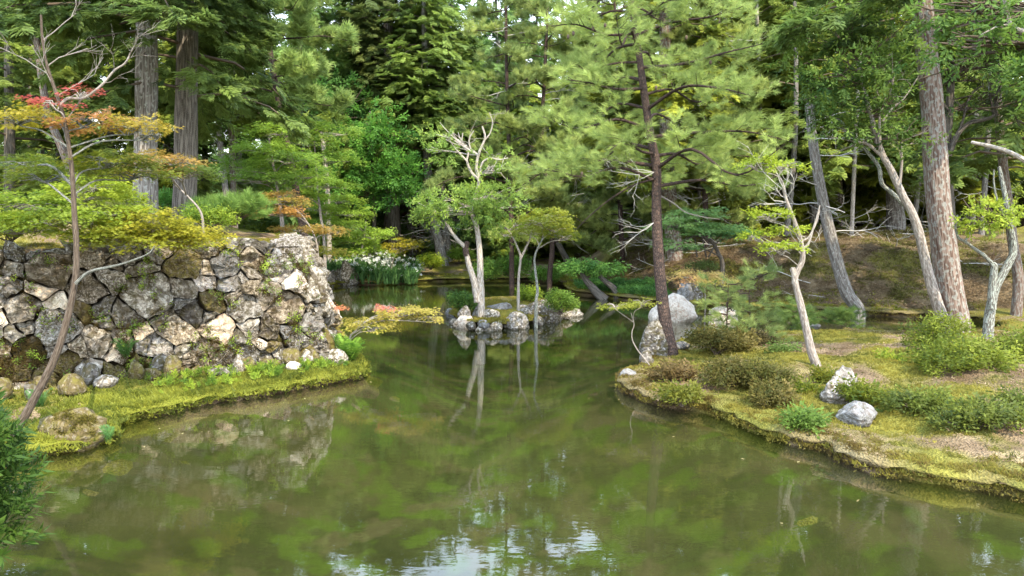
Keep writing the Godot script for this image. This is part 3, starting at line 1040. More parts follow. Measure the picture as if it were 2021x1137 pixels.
# flat, layered plates of foliage: [centre (world), radius x, radius z, how many, tone]
func plates(t: Node3D, ln: PackedVector3Array, list: Array, leaf: String, c0: Color, c1: Color, size := 1.0, bark := "bark_smooth", thick := 0.10, limb_r := 0.02) -> void:
	var cr := Crown.new()
	for pl in list:
		var c: Vector3 = pl[0] - t.position
		# the limb that carries it leaves the trunk a little lower
		var best := 0
		for i in ln.size():
			if absf(ln[i].y - (c.y - 0.25)) + 0.3 * Vector2(ln[i].x - c.x, ln[i].z - c.z).length() < absf(ln[best].y - (c.y - 0.25)) + 0.3 * Vector2(ln[best].x - c.x, ln[best].z - c.z).length():
				best = i
		var s := Shape.new()
		var p0 := ln[best]
		var span := c - p0
		var pts := curve([p0, p0 + span * 0.45 + Vector3(rnd(-.1, .1), 0.08 * span.length(), rnd(-.1, .1)), c - Vector3(0, 0.05, 0), c + Vector3(span.x, 0, span.z).limit_length(1.0) * pl[1] * 0.7], 4)
		tube(s, pts, limb_r + 0.008 * span.length(), 0.006, 5, 0.05)
		for k in 12:
			var a := rnd(0, TAU)
			var at := along_line(pts, rnd(0.5, 0.95))
			var e := c + Vector3(cos(a) * pl[1] * 0.75, rnd(-.04, .06), sin(a) * pl[2] * 0.75)
			tube(s, PackedVector3Array([at[0], (at[0] as Vector3).lerp(e, 0.5) + Vector3(0, 0.04, 0), e]), 0.009, 0.004, 3)
		part("limb", s.mesh(), M[bark], t)
		for k in int(pl[3]):
			var a := rnd(0, TAU)
			var f := sqrt(R.randf()) * (0.82 + 0.18 * sin(a * 3.0 + c.x * 9.0))
			var p := c + Vector3(cos(a) * f * pl[1], (1.0 - f * f) * thick * 1.6 + rnd(-thick, thick) * 0.8 + wob.get_noise_2d((c.x + cos(a) * f * pl[1]) * 1.6, (c.z + sin(a) * f * pl[2]) * 1.6) * (0.08 + thick), sin(a) * f * pl[2])
			cr.put(p, Vector3(cos(a) + rnd(-.6, .6), rnd(-.22, .05), sin(a) + rnd(-.6, .6)).normalized(), clampf(pl[4] + rnd(-.12, .12), 0, 1))
	leaves(t, "crown", cr, LEAF[leaf], 0.75 * size, 1.2 * size, c0, c1, 0.38, 0.22)

# loose masses of foliage: [centre (world), radius x, y, z, how many, tone]
func masses(t: Node3D, ln: PackedVector3Array, list: Array, leaf: String, c0: Color, c1: Color, size := 1.0, bark := "twig", shell := 0.45) -> void:
	var cr := Crown.new()
	for ms in list:
		var c: Vector3 = ms[0] - t.position
		var rad := Vector3(ms[1], ms[2], ms[3])
		var s := Shape.new()
		var from: Vector3 = ln[0]
		for p in ln:
			if p.distance_to(c) + maxf(0.0, p.y - c.y) * 1.5 < from.distance_to(c) + maxf(0.0, from.y - c.y) * 1.5:
				from = p
		for k in 5:
			var e := c + Vector3(rnd(-1, 1), rnd(-.3, 1), rnd(-1, 1)) * rad * 0.6
			fork(s, from, (e - from).normalized(), from.distance_to(e) * 0.75, 0.012 + 0.010 * from.distance_to(e), 1, 0.22, null)
		part("limbs", s.mesh(), M[bark], t).set_meta("kind", "stuff")
		var lumps := []
		for k in 7:
			lumps.append(Vector3(rnd(-1, 1), rnd(-.8, 1), rnd(-1, 1)).limit_length(0.8))
		for k in int(ms[4]):
			var lump: Vector3 = lumps[R.randi() % 7]
			var d := Vector3(rnd(-1, 1), rnd(-1, 1), rnd(-1, 1)).normalized()
			var q := lump + d * 0.5 * lerpf(shell, 1.0, sqrt(R.randf()))
			cr.put(c + q * rad, (d + Vector3(0, -0.15, 0) + Vector3(rnd(-.4, .4), rnd(-.4, .4), rnd(-.4, .4))).normalized(), clampf(ms[5] + lump.y * 0.2 + rnd(-.1, .1), 0, 1))
	leaves(t, "crown", cr, LEAF[leaf], 0.75 * size, 1.25 * size, c0, c1, 0.45, 0.3)

# pine limbs: long, nearly level, tufts standing on their upper side
func pine_crown(t: Node3D, ln: PackedVector3Array, f0: float, f1: float, limbs: int, reach: float, per: float, c0: Color, c1: Color, leaf := "pine", size := 1.0) -> void:
	var cr := Crown.new()
	for k in limbs:
		var u := (k + R.randf()) / limbs
		var at := along_line(ln, lerpf(f0, f1, u))
		var a := k * 2.4 + rnd(-0.4, 0.4)
		var ll := reach * (1.0 - 0.45 * u) * rnd(0.65, 1.15)
		var out := Vector3(cos(a), 0, sin(a))
		var across := out.cross(Vector3.UP)
		var p0: Vector3 = at[0]
		var bendy := rnd(-0.3, 0.3)
		var pts := curve([p0, p0 + out * ll * 0.35 + Vector3(0, rnd(-.05, .12) * ll, 0), p0 + out * ll * 0.7 + across * bendy * ll * 0.3 + Vector3(0, rnd(-.12, .1) * ll, 0), p0 + out * ll + across * bendy * ll * 0.7 + Vector3(0, rnd(-.12, .15) * ll, 0)], 4)
		var s := Shape.new()
		tube(s, pts, 0.012 + ll * 0.010, 0.006, 5, 0.04)
		var tone := rnd(0.15, 0.85)
		for j in int(ll * 4.5) + 2:
			var f := rnd(0.22, 1.0)
			var q := along_line(pts, f)
			var e := rnd(-1, 1)
			var tw := (ll * 0.30 * (1.15 - f) + 0.14) * rnd(0.6, 1.2)
			var d: Vector3 = (q[1] * 0.8 + across * (1.0 if e > 0 else -1.0) * 0.9 + Vector3(0, rnd(-.15, .35), 0)).normalized()
			var p1: Vector3 = q[0] + d * tw
			tube(s, PackedVector3Array([q[0], (q[0] as Vector3).lerp(p1, 0.5) + Vector3(0, rnd(-.02, .04), 0), p1]), 0.007, 0.003, 3)
			for i in int(per * tw * 2.2) + 2:
				var g := sqrt(rnd(0.1, 1.0))
				cr.put((q[0] as Vector3).lerp(p1, g) + Vector3(rnd(-.13, .13), rnd(-.12, .18), rnd(-.13, .13)), (d + Vector3(rnd(-.8, .8), rnd(-.2, .95), rnd(-.8, .8))).normalized(), tone)
		part("limb", s.mesh(), M.bark_pine, t)
	leaves(t, "crown", cr, LEAF[leaf], 0.8 * size, 1.2 * size, c0, c1, 0.5, 0.35)

# a bush: stems from one foot and a lumpy dome of leaf clusters
func bush(called: String, label: String, at: Vector3, rx: float, high: float, rz: float, count: int, leaf: String, c0: Color, c1: Color, size := 1.0, group := "", flat := 0.0, category := "shrub") -> Node3D:
	var t := thing(called, label, category, at, group)
	var s := Shape.new()
	var cr := Crown.new()
	var lumps := []
	for k in 9:
		var a := k * 2.4 + rnd(-.3, .3)
		var f := rnd(0.15, 0.75)
		lumps.append(Vector3(cos(a) * f * rx, high * rnd(0.30, 0.72) * (1.0 - 0.30 * f), sin(a) * f * rz))
	for l in lumps:
		for k in 2:
			var foot := Vector3(rnd(-.06, .06) * rx, -0.05, rnd(-.06, .06) * rz)
			tube(s, PackedVector3Array([foot, foot.lerp(l, 0.5) + Vector3(rnd(-.05, .05), 0, rnd(-.05, .05)), l * 1.15 + Vector3(rnd(-.1, .1), 0, rnd(-.1, .1)) * rx]), 0.010, 0.004, 4)
	part("stems", s.mesh(), M.twig, t).set_meta("kind", "stuff")
	for k in int(count * 0.62):
		var l: Vector3 = lumps[R.randi() % 9]
		var d := Vector3(rnd(-1, 1), rnd(-.75, 1), rnd(-1, 1)).normalized()
		var p := l + d * Vector3(rx * 0.36, high * 0.30, rz * 0.36) * (0.5 + 0.6 * sqrt(R.randf()))
		p.y = maxf(p.y, 0.02)
		var up := lerpf(rnd(0.1, 1.0), rnd(-0.2, 0.15), flat)
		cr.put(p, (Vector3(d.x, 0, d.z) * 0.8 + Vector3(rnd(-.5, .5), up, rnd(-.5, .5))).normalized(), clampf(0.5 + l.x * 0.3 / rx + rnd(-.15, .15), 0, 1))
	leaves(t, "foliage", cr, LEAF[leaf], 0.75 * size, 1.25 * size, c0, c1, 0.5, 0.35)
	return t


# ---------- the tea house among the trunks, the hut at the side, the visitors ----------
func make_house() -> void:
	var at := Vector3(-5.55, 0.0, -38.5)
	at.y = h_at(at.x, at.z + 1.0) - 0.02
	var t := thing("tea_house", "dark timber tea house with brown earth walls and pale lattice window behind the trunks", "house", at)
	var s := Shape.new()
	s.box(Vector3(-3.2, 0, -3.0), Vector3(2.9, 0.28, 0.5))
	part("stone_base", s.mesh(), M.rock_dark, t)
	for q in [["mud_wall", -0.6, 1.22, 0.28, 2.3], ["mud_wall", 2.02, 2.8, 0.28, 2.3], ["mud_wall", 1.22, 2.02, 0.28, 0.62], ["mud_wall", 1.22, 2.02, 1.66, 2.3], ["mud_wall", -3.1, -2.0, 0.28, 2.3]]:
		s = Shape.new()
		s.box(Vector3(q[1], q[3], -0.06), Vector3(q[2], q[4], 0.06))
		part("wall", s.mesh(), M.mud_wall, t)
	s = Shape.new()
	s.box(Vector3(-2.0, 0.28, -1.5), Vector3(-0.6, 2.3, -1.4))
	part("inner_wall", s.mesh(), M.mud_wall, t)
	s = Shape.new()
	s.box(Vector3(-3.1, 0.28, -2.9), Vector3(2.8, 2.3, -2.8))
	part("rear_wall", s.mesh(), M.mud_wall, t)
	for x in [-3.12, 2.8]:
		s = Shape.new()
		s.box(Vector3(x, 0.28, -2.8), Vector3(x + 0.08, 2.3, -0.06))
		part("side_wall", s.mesh(), M.mud_wall, t)
	for x in [-3.1, -2.03, -0.64, 0.5, 1.16, 2.03, 2.78]:
		s = Shape.new()
		s.box(Vector3(x - 0.05, 0.28, -0.07), Vector3(x + 0.05, 2.34, 0.09))
		part("post", s.mesh(), M.timber, t)
	var w := MeshInstance3D.new()
	s = Shape.new()
	s.box(Vector3(1.24, 0.64, -0.03), Vector3(2.0, 1.64, -0.01))
	w = part("window", s.mesh(), M.paper, t)
	for k in 7:
		s = Shape.new()
		s.box(Vector3(1.24 + k * 0.124, 0.64, 0.0), Vector3(1.262 + k * 0.124, 1.64, 0.03))
		part("slat", s.mesh(), M.timber, w)
	for y in [0.64, 1.0, 1.32, 1.62]:
		s = Shape.new()
		s.box(Vector3(1.22, y, 0.031), Vector3(2.02, y + 0.03, 0.05))
		part("rail", s.mesh(), M.timber, w)
	s = Shape.new()      # board cladding left of the trunks
	for k in 9:
		s = Shape.new()
		s.box(Vector3(-0.55 + k * 0.12, 0.9, 0.065), Vector3(-0.445 + k * 0.12, 2.0, 0.085))
		part("board", s.mesh(), M.timber, t)
	s = Shape.new()
	var e0 := Vector3(-3.9, 2.3, .62)
	var e1 := Vector3(3.6, 2.3, .62)
	var r0 := Vector3(-3.0, 3.75, -1.5)
	var r1 := Vector3(2.7, 3.75, -1.5)
	var b0 := Vector3(-3.9, 2.25, -3.9)
	var b1 := Vector3(3.6, 2.25, -3.9)
	var d := Vector3(0, 0.16, 0)
	s.face([e0 + d, e1 + d, r1 + d, r0 + d])
	s.face([b1 + d, b0 + d, r0 + d, r1 + d])
	s.face([e1 + d, b1 + d, r1 + d])
	s.face([b0 + d, e0 + d, r0 + d])
	s.face([e0, e1, e1 + d, e0 + d])
	s.face([e1, b1, b1 + d, e1 + d])
	s.face([b0, e0, e0 + d, b0 + d])
	s.face([e1, e0, b0, b1])
	var roof := part("roof", s.mesh(), M.shingle, t)
	for k in 14:      # courses of bark shingle
		s = Shape.new()
		var f := k / 14.0
		var y := lerpf(2.48, 3.9, f)
		var z := lerpf(.64, -1.46, f)
		var xr := lerpf(3.58, 2.72, f)
		s.box(Vector3(-xr - 0.3, y - 0.03, z - 0.16), Vector3(xr, y + 0.012, z))
		part("shingle_course", s.mesh(), M.shingle, roof)
	s = Shape.new()
	s.box(Vector3(-3.2, 3.86, -1.66), Vector3(2.9, 4.06, -1.34))
	part("ridge", s.mesh(), M.shingle, roof)
	# low stone edging below it
	var low := thing("low_stone_edging", "low dark edging of small stones below the tea house", "wall", Vector3(-4.0, h_at(-4.0, -36.4), -36.4))
	for k in 14:
		var o := part("stone", boulder(Vector3(rnd(.35, .55), rnd(.3, .45), .4), 8, 0.1, 900 + k, 1), M[["rock_dark", "rock_grey"][k % 2]], low, Vector3(-1.6 + k * 0.36, rnd(-.08, .02), rnd(-.1, .1)))
		o.rotation.y = rnd(0, TAU)

	var at2 := Vector3(20.74, 1.57, -26.50)
	at2.y = h_at(at2.x, at2.z)
	var hut := thing("garden_hut", "dark open hut with a grey tiled roof at the right edge, behind the leaning trunks", "hut", at2)
	s = Shape.new()
	s.box(Vector3(-1.7, 0, -2.2), Vector3(2.0, 2.0, -2.1))
	part("rear_wall", s.mesh(), M.timber, hut)
	for x in [-1.7, 0.2, 1.9]:
		s = Shape.new()
		s.box(Vector3(x - 0.07, 0, -0.07), Vector3(x + 0.07, 2.05, 0.07))
		part("post", s.mesh(), M.timber, hut)
	for y in [0.5, 0.8, 1.1, 1.4]:
		s = Shape.new()
		s.box(Vector3(-1.7, y, -0.02), Vector3(0.2, y + 0.24, 0.02))
		part("board", s.mesh(), M.timber, hut)
	s = Shape.new()
	s.box(Vector3(-2.1, 1.98, 0.3), Vector3(2.6, 2.12, 0.42))
	part("eave_beam", s.mesh(), M.timber, hut)
	s = Shape.new()
	s.face([Vector3(-2.4, 2.1, .6), Vector3(2.8, 2.1, .6), Vector3(2.8, 3.3, -1.2), Vector3(-2.4, 3.3, -1.2)])
	s.face([Vector3(2.8, 2.1, -3.0), Vector3(-2.4, 2.1, -3.0), Vector3(-2.4, 3.3, -1.2), Vector3(2.8, 3.3, -1.2)])
	s.face([Vector3(-2.4, 2.1, -3.0), Vector3(-2.4, 2.1, .6), Vector3(-2.4, 3.3, -1.2)])
	s.face([Vector3(-2.4, 2.1, .6), Vector3(-2.4, 2.1, -3.0), Vector3(2.8, 2.1, -3.0), Vector3(2.8, 2.1, .6)])
	var hr := part("roof", s.mesh(), M.roof_tile, hut)
	for k in 18:
		s = Shape.new()
		var x := -2.35 + k * 0.3
		tube(s, PackedVector3Array([Vector3(x, 2.13, .64), Vector3(x, 2.72, -.3), Vector3(x, 3.33, -1.2)]), 0.08, 0.08, 7)
		part("tile", s.mesh(), M.roof_tile, hr)

	var at3 := Vector3(-29.52, 2.51, -40.00)
	at3.y = h_at(at3.x, at3.z)
	var far := thing("pale_roofed_building", "low building with a pale grey roof glimpsed at the left edge through the maples", "house", at3)
	s = Shape.new()
	s.box(Vector3(-4, 0, -4), Vector3(4, 2.3, 0))
	part("wall", s.mesh(), M.mud_wall, far)
	s = Shape.new()
	var hi := maxf(2.9, 3.95 - at3.y)
	s.face([Vector3(-4.6, 2.3, .6), Vector3(4.6, 2.3, .6), Vector3(4.2, hi, -2), Vector3(-4.2, hi, -2)])
	s.face([Vector3(4.6, 2.3, -4.6), Vector3(-4.6, 2.3, -4.6), Vector3(-4.2, hi, -2), Vector3(4.2, hi, -2)])
	s.face([Vector3(4.6, 2.3, .6), Vector3(4.6, 2.3, -4.6), Vector3(4.2, hi, -2)])
	part("roof", s.mesh(), M.pale_roof, far)

# two visitors in dark clothes: one smooth body each, from bones joined by a soft minimum
func visitor(called: String, label: String, at: Vector3, turn: float, bent: bool) -> void:
	var t := thing(called, label, "person", at)
	t.rotation.y = turn
	var bones := [[Vector3(0, .95, 0), Vector3(0, 1.18, .01), .125, .12], [Vector3(0, 1.18, .01), Vector3(0, 1.38, -.01), .125, .12], [Vector3(-.13, 1.40, -.01), Vector3(.13, 1.40, -.01), .07, .07], [Vector3(0, 1.40, -.01), Vector3(0, 1.52, .01), .05, .048],
		[Vector3(-.09, .92, 0), Vector3(-.10, .50, .02), .085, .058], [Vector3(-.10, .50, .02), Vector3(-.10, .08, -.01), .055, .036], [Vector3(.09, .92, 0), Vector3(.11, .50, .03), .085, .058], [Vector3(.11, .50, .03), Vector3(.12, .08, .0), .055, .036],
		[Vector3(-.10, .05, -.02), Vector3(-.11, .03, .14), .04, .035], [Vector3(.12, .05, -.01), Vector3(.13, .03, .15), .04, .035],
		[Vector3(-.19, 1.39, -.01), Vector3(-.25, 1.12, -.04), .052, .042], [Vector3(.19, 1.39, -.01), Vector3(.29, 1.13, -.05), .052, .042]]
	var skin := []
	if bent:
		skin = [[Vector3(-.25, 1.12, -.04), Vector3(-.12, 1.02, .16), .038, .028], [Vector3(.29, 1.13, -.05), Vector3(.14, 1.24, .17), .038, .028]]
	else:
		skin = [[Vector3(-.25, 1.12, -.04), Vector3(-.26, .86, .05), .038, .028], [Vector3(.29, 1.13, -.05), Vector3(.16, 1.02, .14), .038, .028]]
	var all := bones + skin
	for q in skin:      # palm, four fingers and a thumb, slightly curled
		var d: Vector3 = (q[1] - q[0]).normalized()
		var side := d.cross(Vector3.UP).normalized() if absf(d.y) < .9 else Vector3.RIGHT
		var down := d.cross(side)
		all.append([q[1], q[1] + d * .07, .024, .030])
		for f in 4:
			var r: Vector3 = q[1] + d * .075 + side * (f - 1.5) * .019
			all.append([r, r + d * .065 + down * .02, .0095, .008])
		all.append([q[1] + d * .02 + side * .028, q[1] + d * .065 + side * .055, .011, .009])
	body_mesh(t, "body", all, bones.size(), Vector3(-.42, -.02, -.25), Vector3(.46, 1.56, .33), .024, M.black_cloth, M.skin)
	var s := boulder(Vector3(.155, .235, .19), 0, .03, 7, 2)
	var head := part("head", s, M.skin, t, Vector3(0, 1.485, .02))
	part("hair", boulder(Vector3(.18, .17, .215), 0, .05, 8, 2), M.black_cloth, head, Vector3(0, .095, -.02))
	part("nose", boulder(Vector3(.026, .045, .03), 0, .02, 9, 1), M.skin, head, Vector3(0, .095, .095))
	for x in [-.034, .034]:
		part("eye", boulder(Vector3(.022, .012, .012), 0, 0, 10, 1), M.black_cloth, head, Vector3(x, .125, .088))
	for x in [-.078, .078]:
		part("ear", boulder(Vector3(.018, .055, .035), 0, 0, 12, 1), M.skin, head, Vector3(x, .09, 0))

func bone_distance(p: Vector3, b: Array) -> float:
	var a: Vector3 = b[0]
	var ab: Vector3 = b[1] - a
	var h := clampf((p - a).dot(ab) / ab.length_squared(), 0.0, 1.0)
	return (p - a - ab * h).length() - lerpf(b[2], b[3], h)

func body_mesh(parent: Node, called: String, bones: Array, dressed: int, lo: Vector3, hi: Vector3, cell: float, cloth: Material, bare: Material) -> void:
	var n := Vector3i(((hi - lo) / cell).ceil()) + Vector3i.ONE
	var f := PackedFloat32Array()
	f.resize(n.x * n.y * n.z)
	for k in n.z:
		for j in n.y:
			for i in n.x:
				var p := lo + Vector3(i, j, k) * cell
				var d := 1.0
				for b in bones:
					var e := bone_distance(p, b)
					if e < d + .05:
						var h := clampf(.5 + .5 * (d - e) / .035, 0.0, 1.0)
						d = lerpf(d, e, h) - .035 * h * (1.0 - h)
				f[(k * n.y + j) * n.x + i] = d
	var at := {}
	var s := Shape.new()
	var corner := [0, 1, n.x, n.x + 1, n.x * n.y, n.x * n.y + 1, n.x * n.y + n.x, n.x * n.y + n.x + 1]
	var edges := [[0, 1], [2, 3], [4, 5], [6, 7], [0, 2], [1, 3], [4, 6], [5, 7], [0, 4], [1, 5], [2, 6], [3, 7]]
	for k in n.z - 1:
		for j in n.y - 1:
			for i in n.x - 1:
				var o := (k * n.y + j) * n.x + i
				var sum := Vector3.ZERO
				var c := 0
				for e in edges:
					var a: float = f[o + corner[e[0]]]
					var b: float = f[o + corner[e[1]]]
					if (a < 0.0) != (b < 0.0):
						var pa := Vector3(e[0] & 1, (e[0] >> 1) & 1, e[0] >> 2)
						var pb := Vector3(e[1] & 1, (e[1] >> 1) & 1, e[1] >> 2)
						sum += pa.lerp(pb, a / (a - b))
						c += 1
				if c:
					var p := lo + (Vector3(i, j, k) + sum / c) * cell
					var clothed := 1.0
					var naked := 1.0
					for q in bones.size():
						if q < dressed:
							clothed = minf(clothed, bone_distance(p, bones[q]))
						else:
							naked = minf(naked, bone_distance(p, bones[q]))
					at[o] = s.add(p, Vector3.UP, Vector2.ZERO, lin(.48, .30, .22) if naked < clothed else lin(.014, .014, .017))
	var sx := 1
	var sy := n.x
	var sz := n.x * n.y
	for k in range(1, n.z - 1):
		for j in range(1, n.y - 1):
			for i in range(1, n.x - 1):
				var o := (k * n.y + j) * n.x + i
				var inside := f[o] < 0.0
				for e in [[sx, sy, sz], [sy, sz, sx], [sz, sx, sy]]:
					if inside != (f[o + e[0]] < 0.0):
						var q := [at.get(o), at.get(o - e[1]), at.get(o - e[1] - e[2]), at.get(o - e[2])]
						if null in q:
							continue
						if inside:
							s.quad(q[2], q[3], q[0], q[1])
						else:
							s.quad(q[1], q[0], q[3], q[2])
	s.smooth()
	part(called, s.mesh(), M.person, parent)

func make_visitors() -> void:
	var at := Vector3(-3.0, 0, -40.5)
	at.y = h_at(at.x, at.z)
	visitor("person", "person in black standing with bent arms beyond the twisted tree, left of two", at, .5, true)
	at = Vector3(-2.25, 0, -41.0)
	at.y = h_at(at.x, at.z)
	visitor("person", "person in black standing sideways beyond the twisted tree, right of two", at, -.9, false)


# ---------- the trees one can tell apart ----------
func make_trees() -> void:
	R.seed = 4
	var hin0 := lin(.042, .066, .016)
	var hin1 := lin(.150, .180, .030)
	var dk0 := lin(.030, .052, .015)
	var dk1 := lin(.095, .130, .028)
	var pine0 := lin(.075, .110, .030)
	var pine1 := lin(.19, .24, .065)
	var map0 := lin(.050, .10, .014)
	var map1 := lin(.145, .20, .024)
	var brd0 := lin(.022, .050, .012)
	var brd1 := lin(.105, .150, .025)
	var a: Array

	# the pair of great trunks on the terrace
	a = trunk_tree("conifer_tree", "thick grey straight conifer trunk on the terrace, left one of the great pair", [Vector3(-7.44, 2.50, -14.50), Vector3(-7.34, 4.32, -14.50), Vector3(-7.25, 5.80, -14.50), Vector3(-7.20, 6.78, -14.50), Vector3(-7.09, 8.49, -14.50), Vector3(-6.96, 10.72, -14.50), Vector3(-6.77, 14.10, -14.50)], .235, .11, "bark_grey", 16, 0.25)
	conifer_crown(a[0], a[1], 0.50, 40, 2.6, 26, "cypress", dk0, dk1, 0.7, 0.4)
	a = trunk_tree("conifer_tree", "thick dark furrowed conifer trunk on the terrace, right one of the great pair", [Vector3(-6.99, 2.44, -15.20), Vector3(-6.90, 3.57, -15.20), Vector3(-6.82, 4.93, -15.20), Vector3(-6.70, 6.98, -15.20), Vector3(-6.59, 8.78, -15.20), Vector3(-6.48, 11.11, -15.20), Vector3(-6.35, 13.74, -15.20)], .25, .12, "bark_dark", 16, 0.2)
	conifer_crown(a[0], a[1], 0.43, 46, 2.5, 28, "cypress", dk0, dk1, 0.7, 0.5)

	# the thin maple leaning up from the near corner of the wall
	a = trunk_tree("maple_tree", "slender maple leaning up from the mossy corner, with yellow, orange and red leaf layers", [Vector3(-5.23, 0.14, -7.20), Vector3(-4.98, 0.57, -7.20), Vector3(-4.67, 1.13, -7.20), Vector3(-4.46, 1.78, -7.20), Vector3(-4.41, 2.19, -7.20), Vector3(-4.41, 2.55, -7.20), Vector3(-4.41, 3.01, -7.20), Vector3(-4.45, 3.45, -7.20), Vector3(-4.51, 3.70, -7.20), Vector3(-4.59, 3.99, -7.20), Vector3(-4.62, 4.24, -7.20), Vector3(-4.62, 4.48, -7.20)], .047, .010, "bark_maple", 12, 0.2)
	var mt: Node3D = a[0]
	var s := Shape.new()
	var off := mt.position
	tube(s, curve(local([Vector3(-4.49, 3.61, -7.20), Vector3(-4.40, 3.68, -7.20), Vector3(-4.26, 3.68, -7.20), Vector3(-4.14, 3.75, -7.20), Vector3(-4.04, 3.83, -7.20), Vector3(-3.93, 3.95, -7.20), Vector3(-3.82, 4.02, -7.20), Vector3(-3.76, 4.12, -7.20)], off), 4), .016, .008, 7, 0.1)
	for q in local([Vector3(-4.04, 3.83, -7.20), Vector3(-3.82, 4.02, -7.20), Vector3(-3.76, 4.12, -7.20), Vector3(-3.76, 4.12, -7.20), Vector3(-3.93, 3.95, -7.20), Vector3(-3.77, 4.09, -7.20)], off):
		fork(s, q, Vector3(rnd(.2, 1), rnd(.0, .7), rnd(-.5, .5)).normalized(), .26, .005, 2, 0.35, null)
	part("limb", s.mesh(), M.bark_pale, mt)
	s = Shape.new()
	for q in local([Vector3(-4.59, 3.99, -7.20), Vector3(-4.54, 3.79, -7.20), Vector3(-4.62, 4.24, -7.20), Vector3(-4.51, 3.70, -7.20), Vector3(-4.56, 3.90, -7.20)], off):
		fork(s, q, Vector3(rnd(-1, 1), rnd(.0, .9), rnd(-.5, .5)).normalized(), .42, .007, 2, 0.35, null)
	part("limb", s.mesh(), M.bark_pale, mt)
	s = Shape.new()
	tube(s, curve(local([Vector3(-4.41, 1.84, -7.15), Vector3(-4.26, 1.96, -7.15), Vector3(-3.96, 2.03, -7.15), Vector3(-3.68, 2.13, -7.15), Vector3(-3.59, 2.22, -7.15)], off), 4), .017, .006, 7, 0.1)
	part("limb", s.mesh(), M.bark_lichen, mt)
	plates(mt, a[1], [[Vector3(-5.00, 3.48, -7.40), .32, .26, 44, .5], [Vector3(-4.82, 3.52, -7.60), .18, .2, 18, .4]], "maple", lin(.26, .215, .02), lin(.31, .25, .025), .62, "bark_lichen", .04, .006)
	plates(mt, a[1], [[Vector3(-4.31, 3.48, -7.40), .27, .22, 36, .4]], "maple", lin(.34, .14, .06), lin(.33, .19, .04), .62, "bark_lichen", .04, .006)
	plates(mt, a[1], [[Vector3(-3.97, 3.41, -7.50), .27, .18, 30, .4], [Vector3(-3.74, 3.35, -7.50), .13, .12, 12, .4]], "maple", lin(.33, .225, .03), lin(.28, .24, .03), .62, "bark_lichen", .035, .005)
	plates(mt, a[1], [[Vector3(-4.55, 3.63, -7.20), .13, .10, 13, .4], [Vector3(-4.28, 3.71, -7.20), .12, .08, 9, .4]], "maple", lin(.34, .06, .055), lin(.38, .09, .06), .5, "bark_pale", .03, .004)
	plates(mt, a[1], [[Vector3(-4.26, 3.08, -7.60), .34, .3, 60, .6], [Vector3(-5.00, 2.92, -7.70), .34, .3, 52, .3], [Vector3(-4.24, 2.96, -7.90), .40, .3, 60, .5], [Vector3(-5.66, 3.08, -8.20), .3, .3, 40, .2]], "maple", lin(.060, .10, .012), lin(.20, .20, .016), .66, "bark_lichen", .05, .006)

	# small maples along the terrace edge
	a = trunk_tree("maple_tree", "low spreading maple on the wall top with yellow-green layers, left of the great trunks", [Vector3(-6.30, 2.20, -10.60), Vector3(-6.26, 2.43, -10.60), Vector3(-6.31, 2.73, -10.60), Vector3(-6.33, 2.95, -10.60)], .035, .012, "bark_smooth", 7)
	plates(a[0], a[1], [[Vector3(-6.33, 2.65, -9.40), .55, .4, 95, .3], [Vector3(-5.83, 2.74, -9.80), .45, .4, 80, .6], [Vector3(-5.88, 2.44, -9.20), .65, .35, 110, .4], [Vector3(-5.41, 2.54, -9.60), .45, .4, 80, .5], [Vector3(-6.48, 2.34, -9.30), .4, .3, 60, .3], [Vector3(-5.72, 2.90, -9.80), .45, .3, 70, .6]], "maple", lin(.055, .095, .010), lin(.17, .19, .014), .72, "bark_smooth", .08, .008)
	a = trunk_tree("maple_tree", "dense golden-green maple cushion draped over the wall top below the great trunks", [Vector3(-5.66, 2.10, -11.20), Vector3(-5.69, 2.18, -11.20), Vector3(-5.72, 2.34, -11.20)], .03, .012, "bark_smooth", 7)
	plates(a[0], a[1], [[Vector3(-4.90, 2.35, -9.70), .45, .35, 100, .8], [Vector3(-5.21, 2.23, -9.50), .5, .3, 100, .5], [Vector3(-4.63, 2.19, -10.00), .42, .3, 90, .9], [Vector3(-4.39, 2.07, -10.10), .28, .25, 50, 1.0], [Vector3(-4.79, 2.16, -9.60), .45, .3, 90, .6], [Vector3(-5.56, 2.24, -9.30), .45, .3, 80, .3]], "maple", lin(.10, .15, .012), lin(.31, .27, .018), .72, "bark_smooth", .10, .006)
	a = trunk_tree("maple_tree", "small maple with orange-tipped layers in front of the furrowed trunk", [Vector3(-5.15, 2.23, -11.90), Vector3(-5.18, 2.59, -11.90), Vector3(-5.37, 2.84, -11.90), Vector3(-5.59, 3.05, -11.90)], .03, .010, "bark_smooth", 7)
	plates(a[0], a[1], [[Vector3(-5.07, 3.29, -10.40), .34, .26, 40, .8], [Vector3(-4.93, 3.33, -10.60), .24, .2, 26, .6], [Vector3(-5.26, 3.13, -10.50), .3, .25, 34, .7]], "maple", lin(.13, .135, .014), lin(.34, .19, .05), .7, "bark_smooth", .05, .006)
	plates(a[0], a[1], [[Vector3(-4.82, 3.14, -10.70), .30, .26, 44, .2], [Vector3(-5.07, 3.20, -10.80), .28, .2, 36, .3]], "maple", lin(.05, .075, .015), lin(.12, .13, .02), .7, "bark_smooth", .07, .006)

	# trunks at the left, further back
	a = trunk_tree("leaning_tree", "reddish curving trunk leaning left behind the maple, bare below", [Vector3(-10.00, 2.50, -16.50), Vector3(-10.03, 3.20, -16.50), Vector3(-10.22, 3.89, -16.50), Vector3(-10.51, 4.69, -16.50), Vector3(-10.65, 5.48, -16.50), Vector3(-10.69, 6.15, -16.50), Vector3(-10.80, 7.36, -16.50), Vector3(-10.87, 8.67, -16.50)], .105, .05, "bark_red", 9)
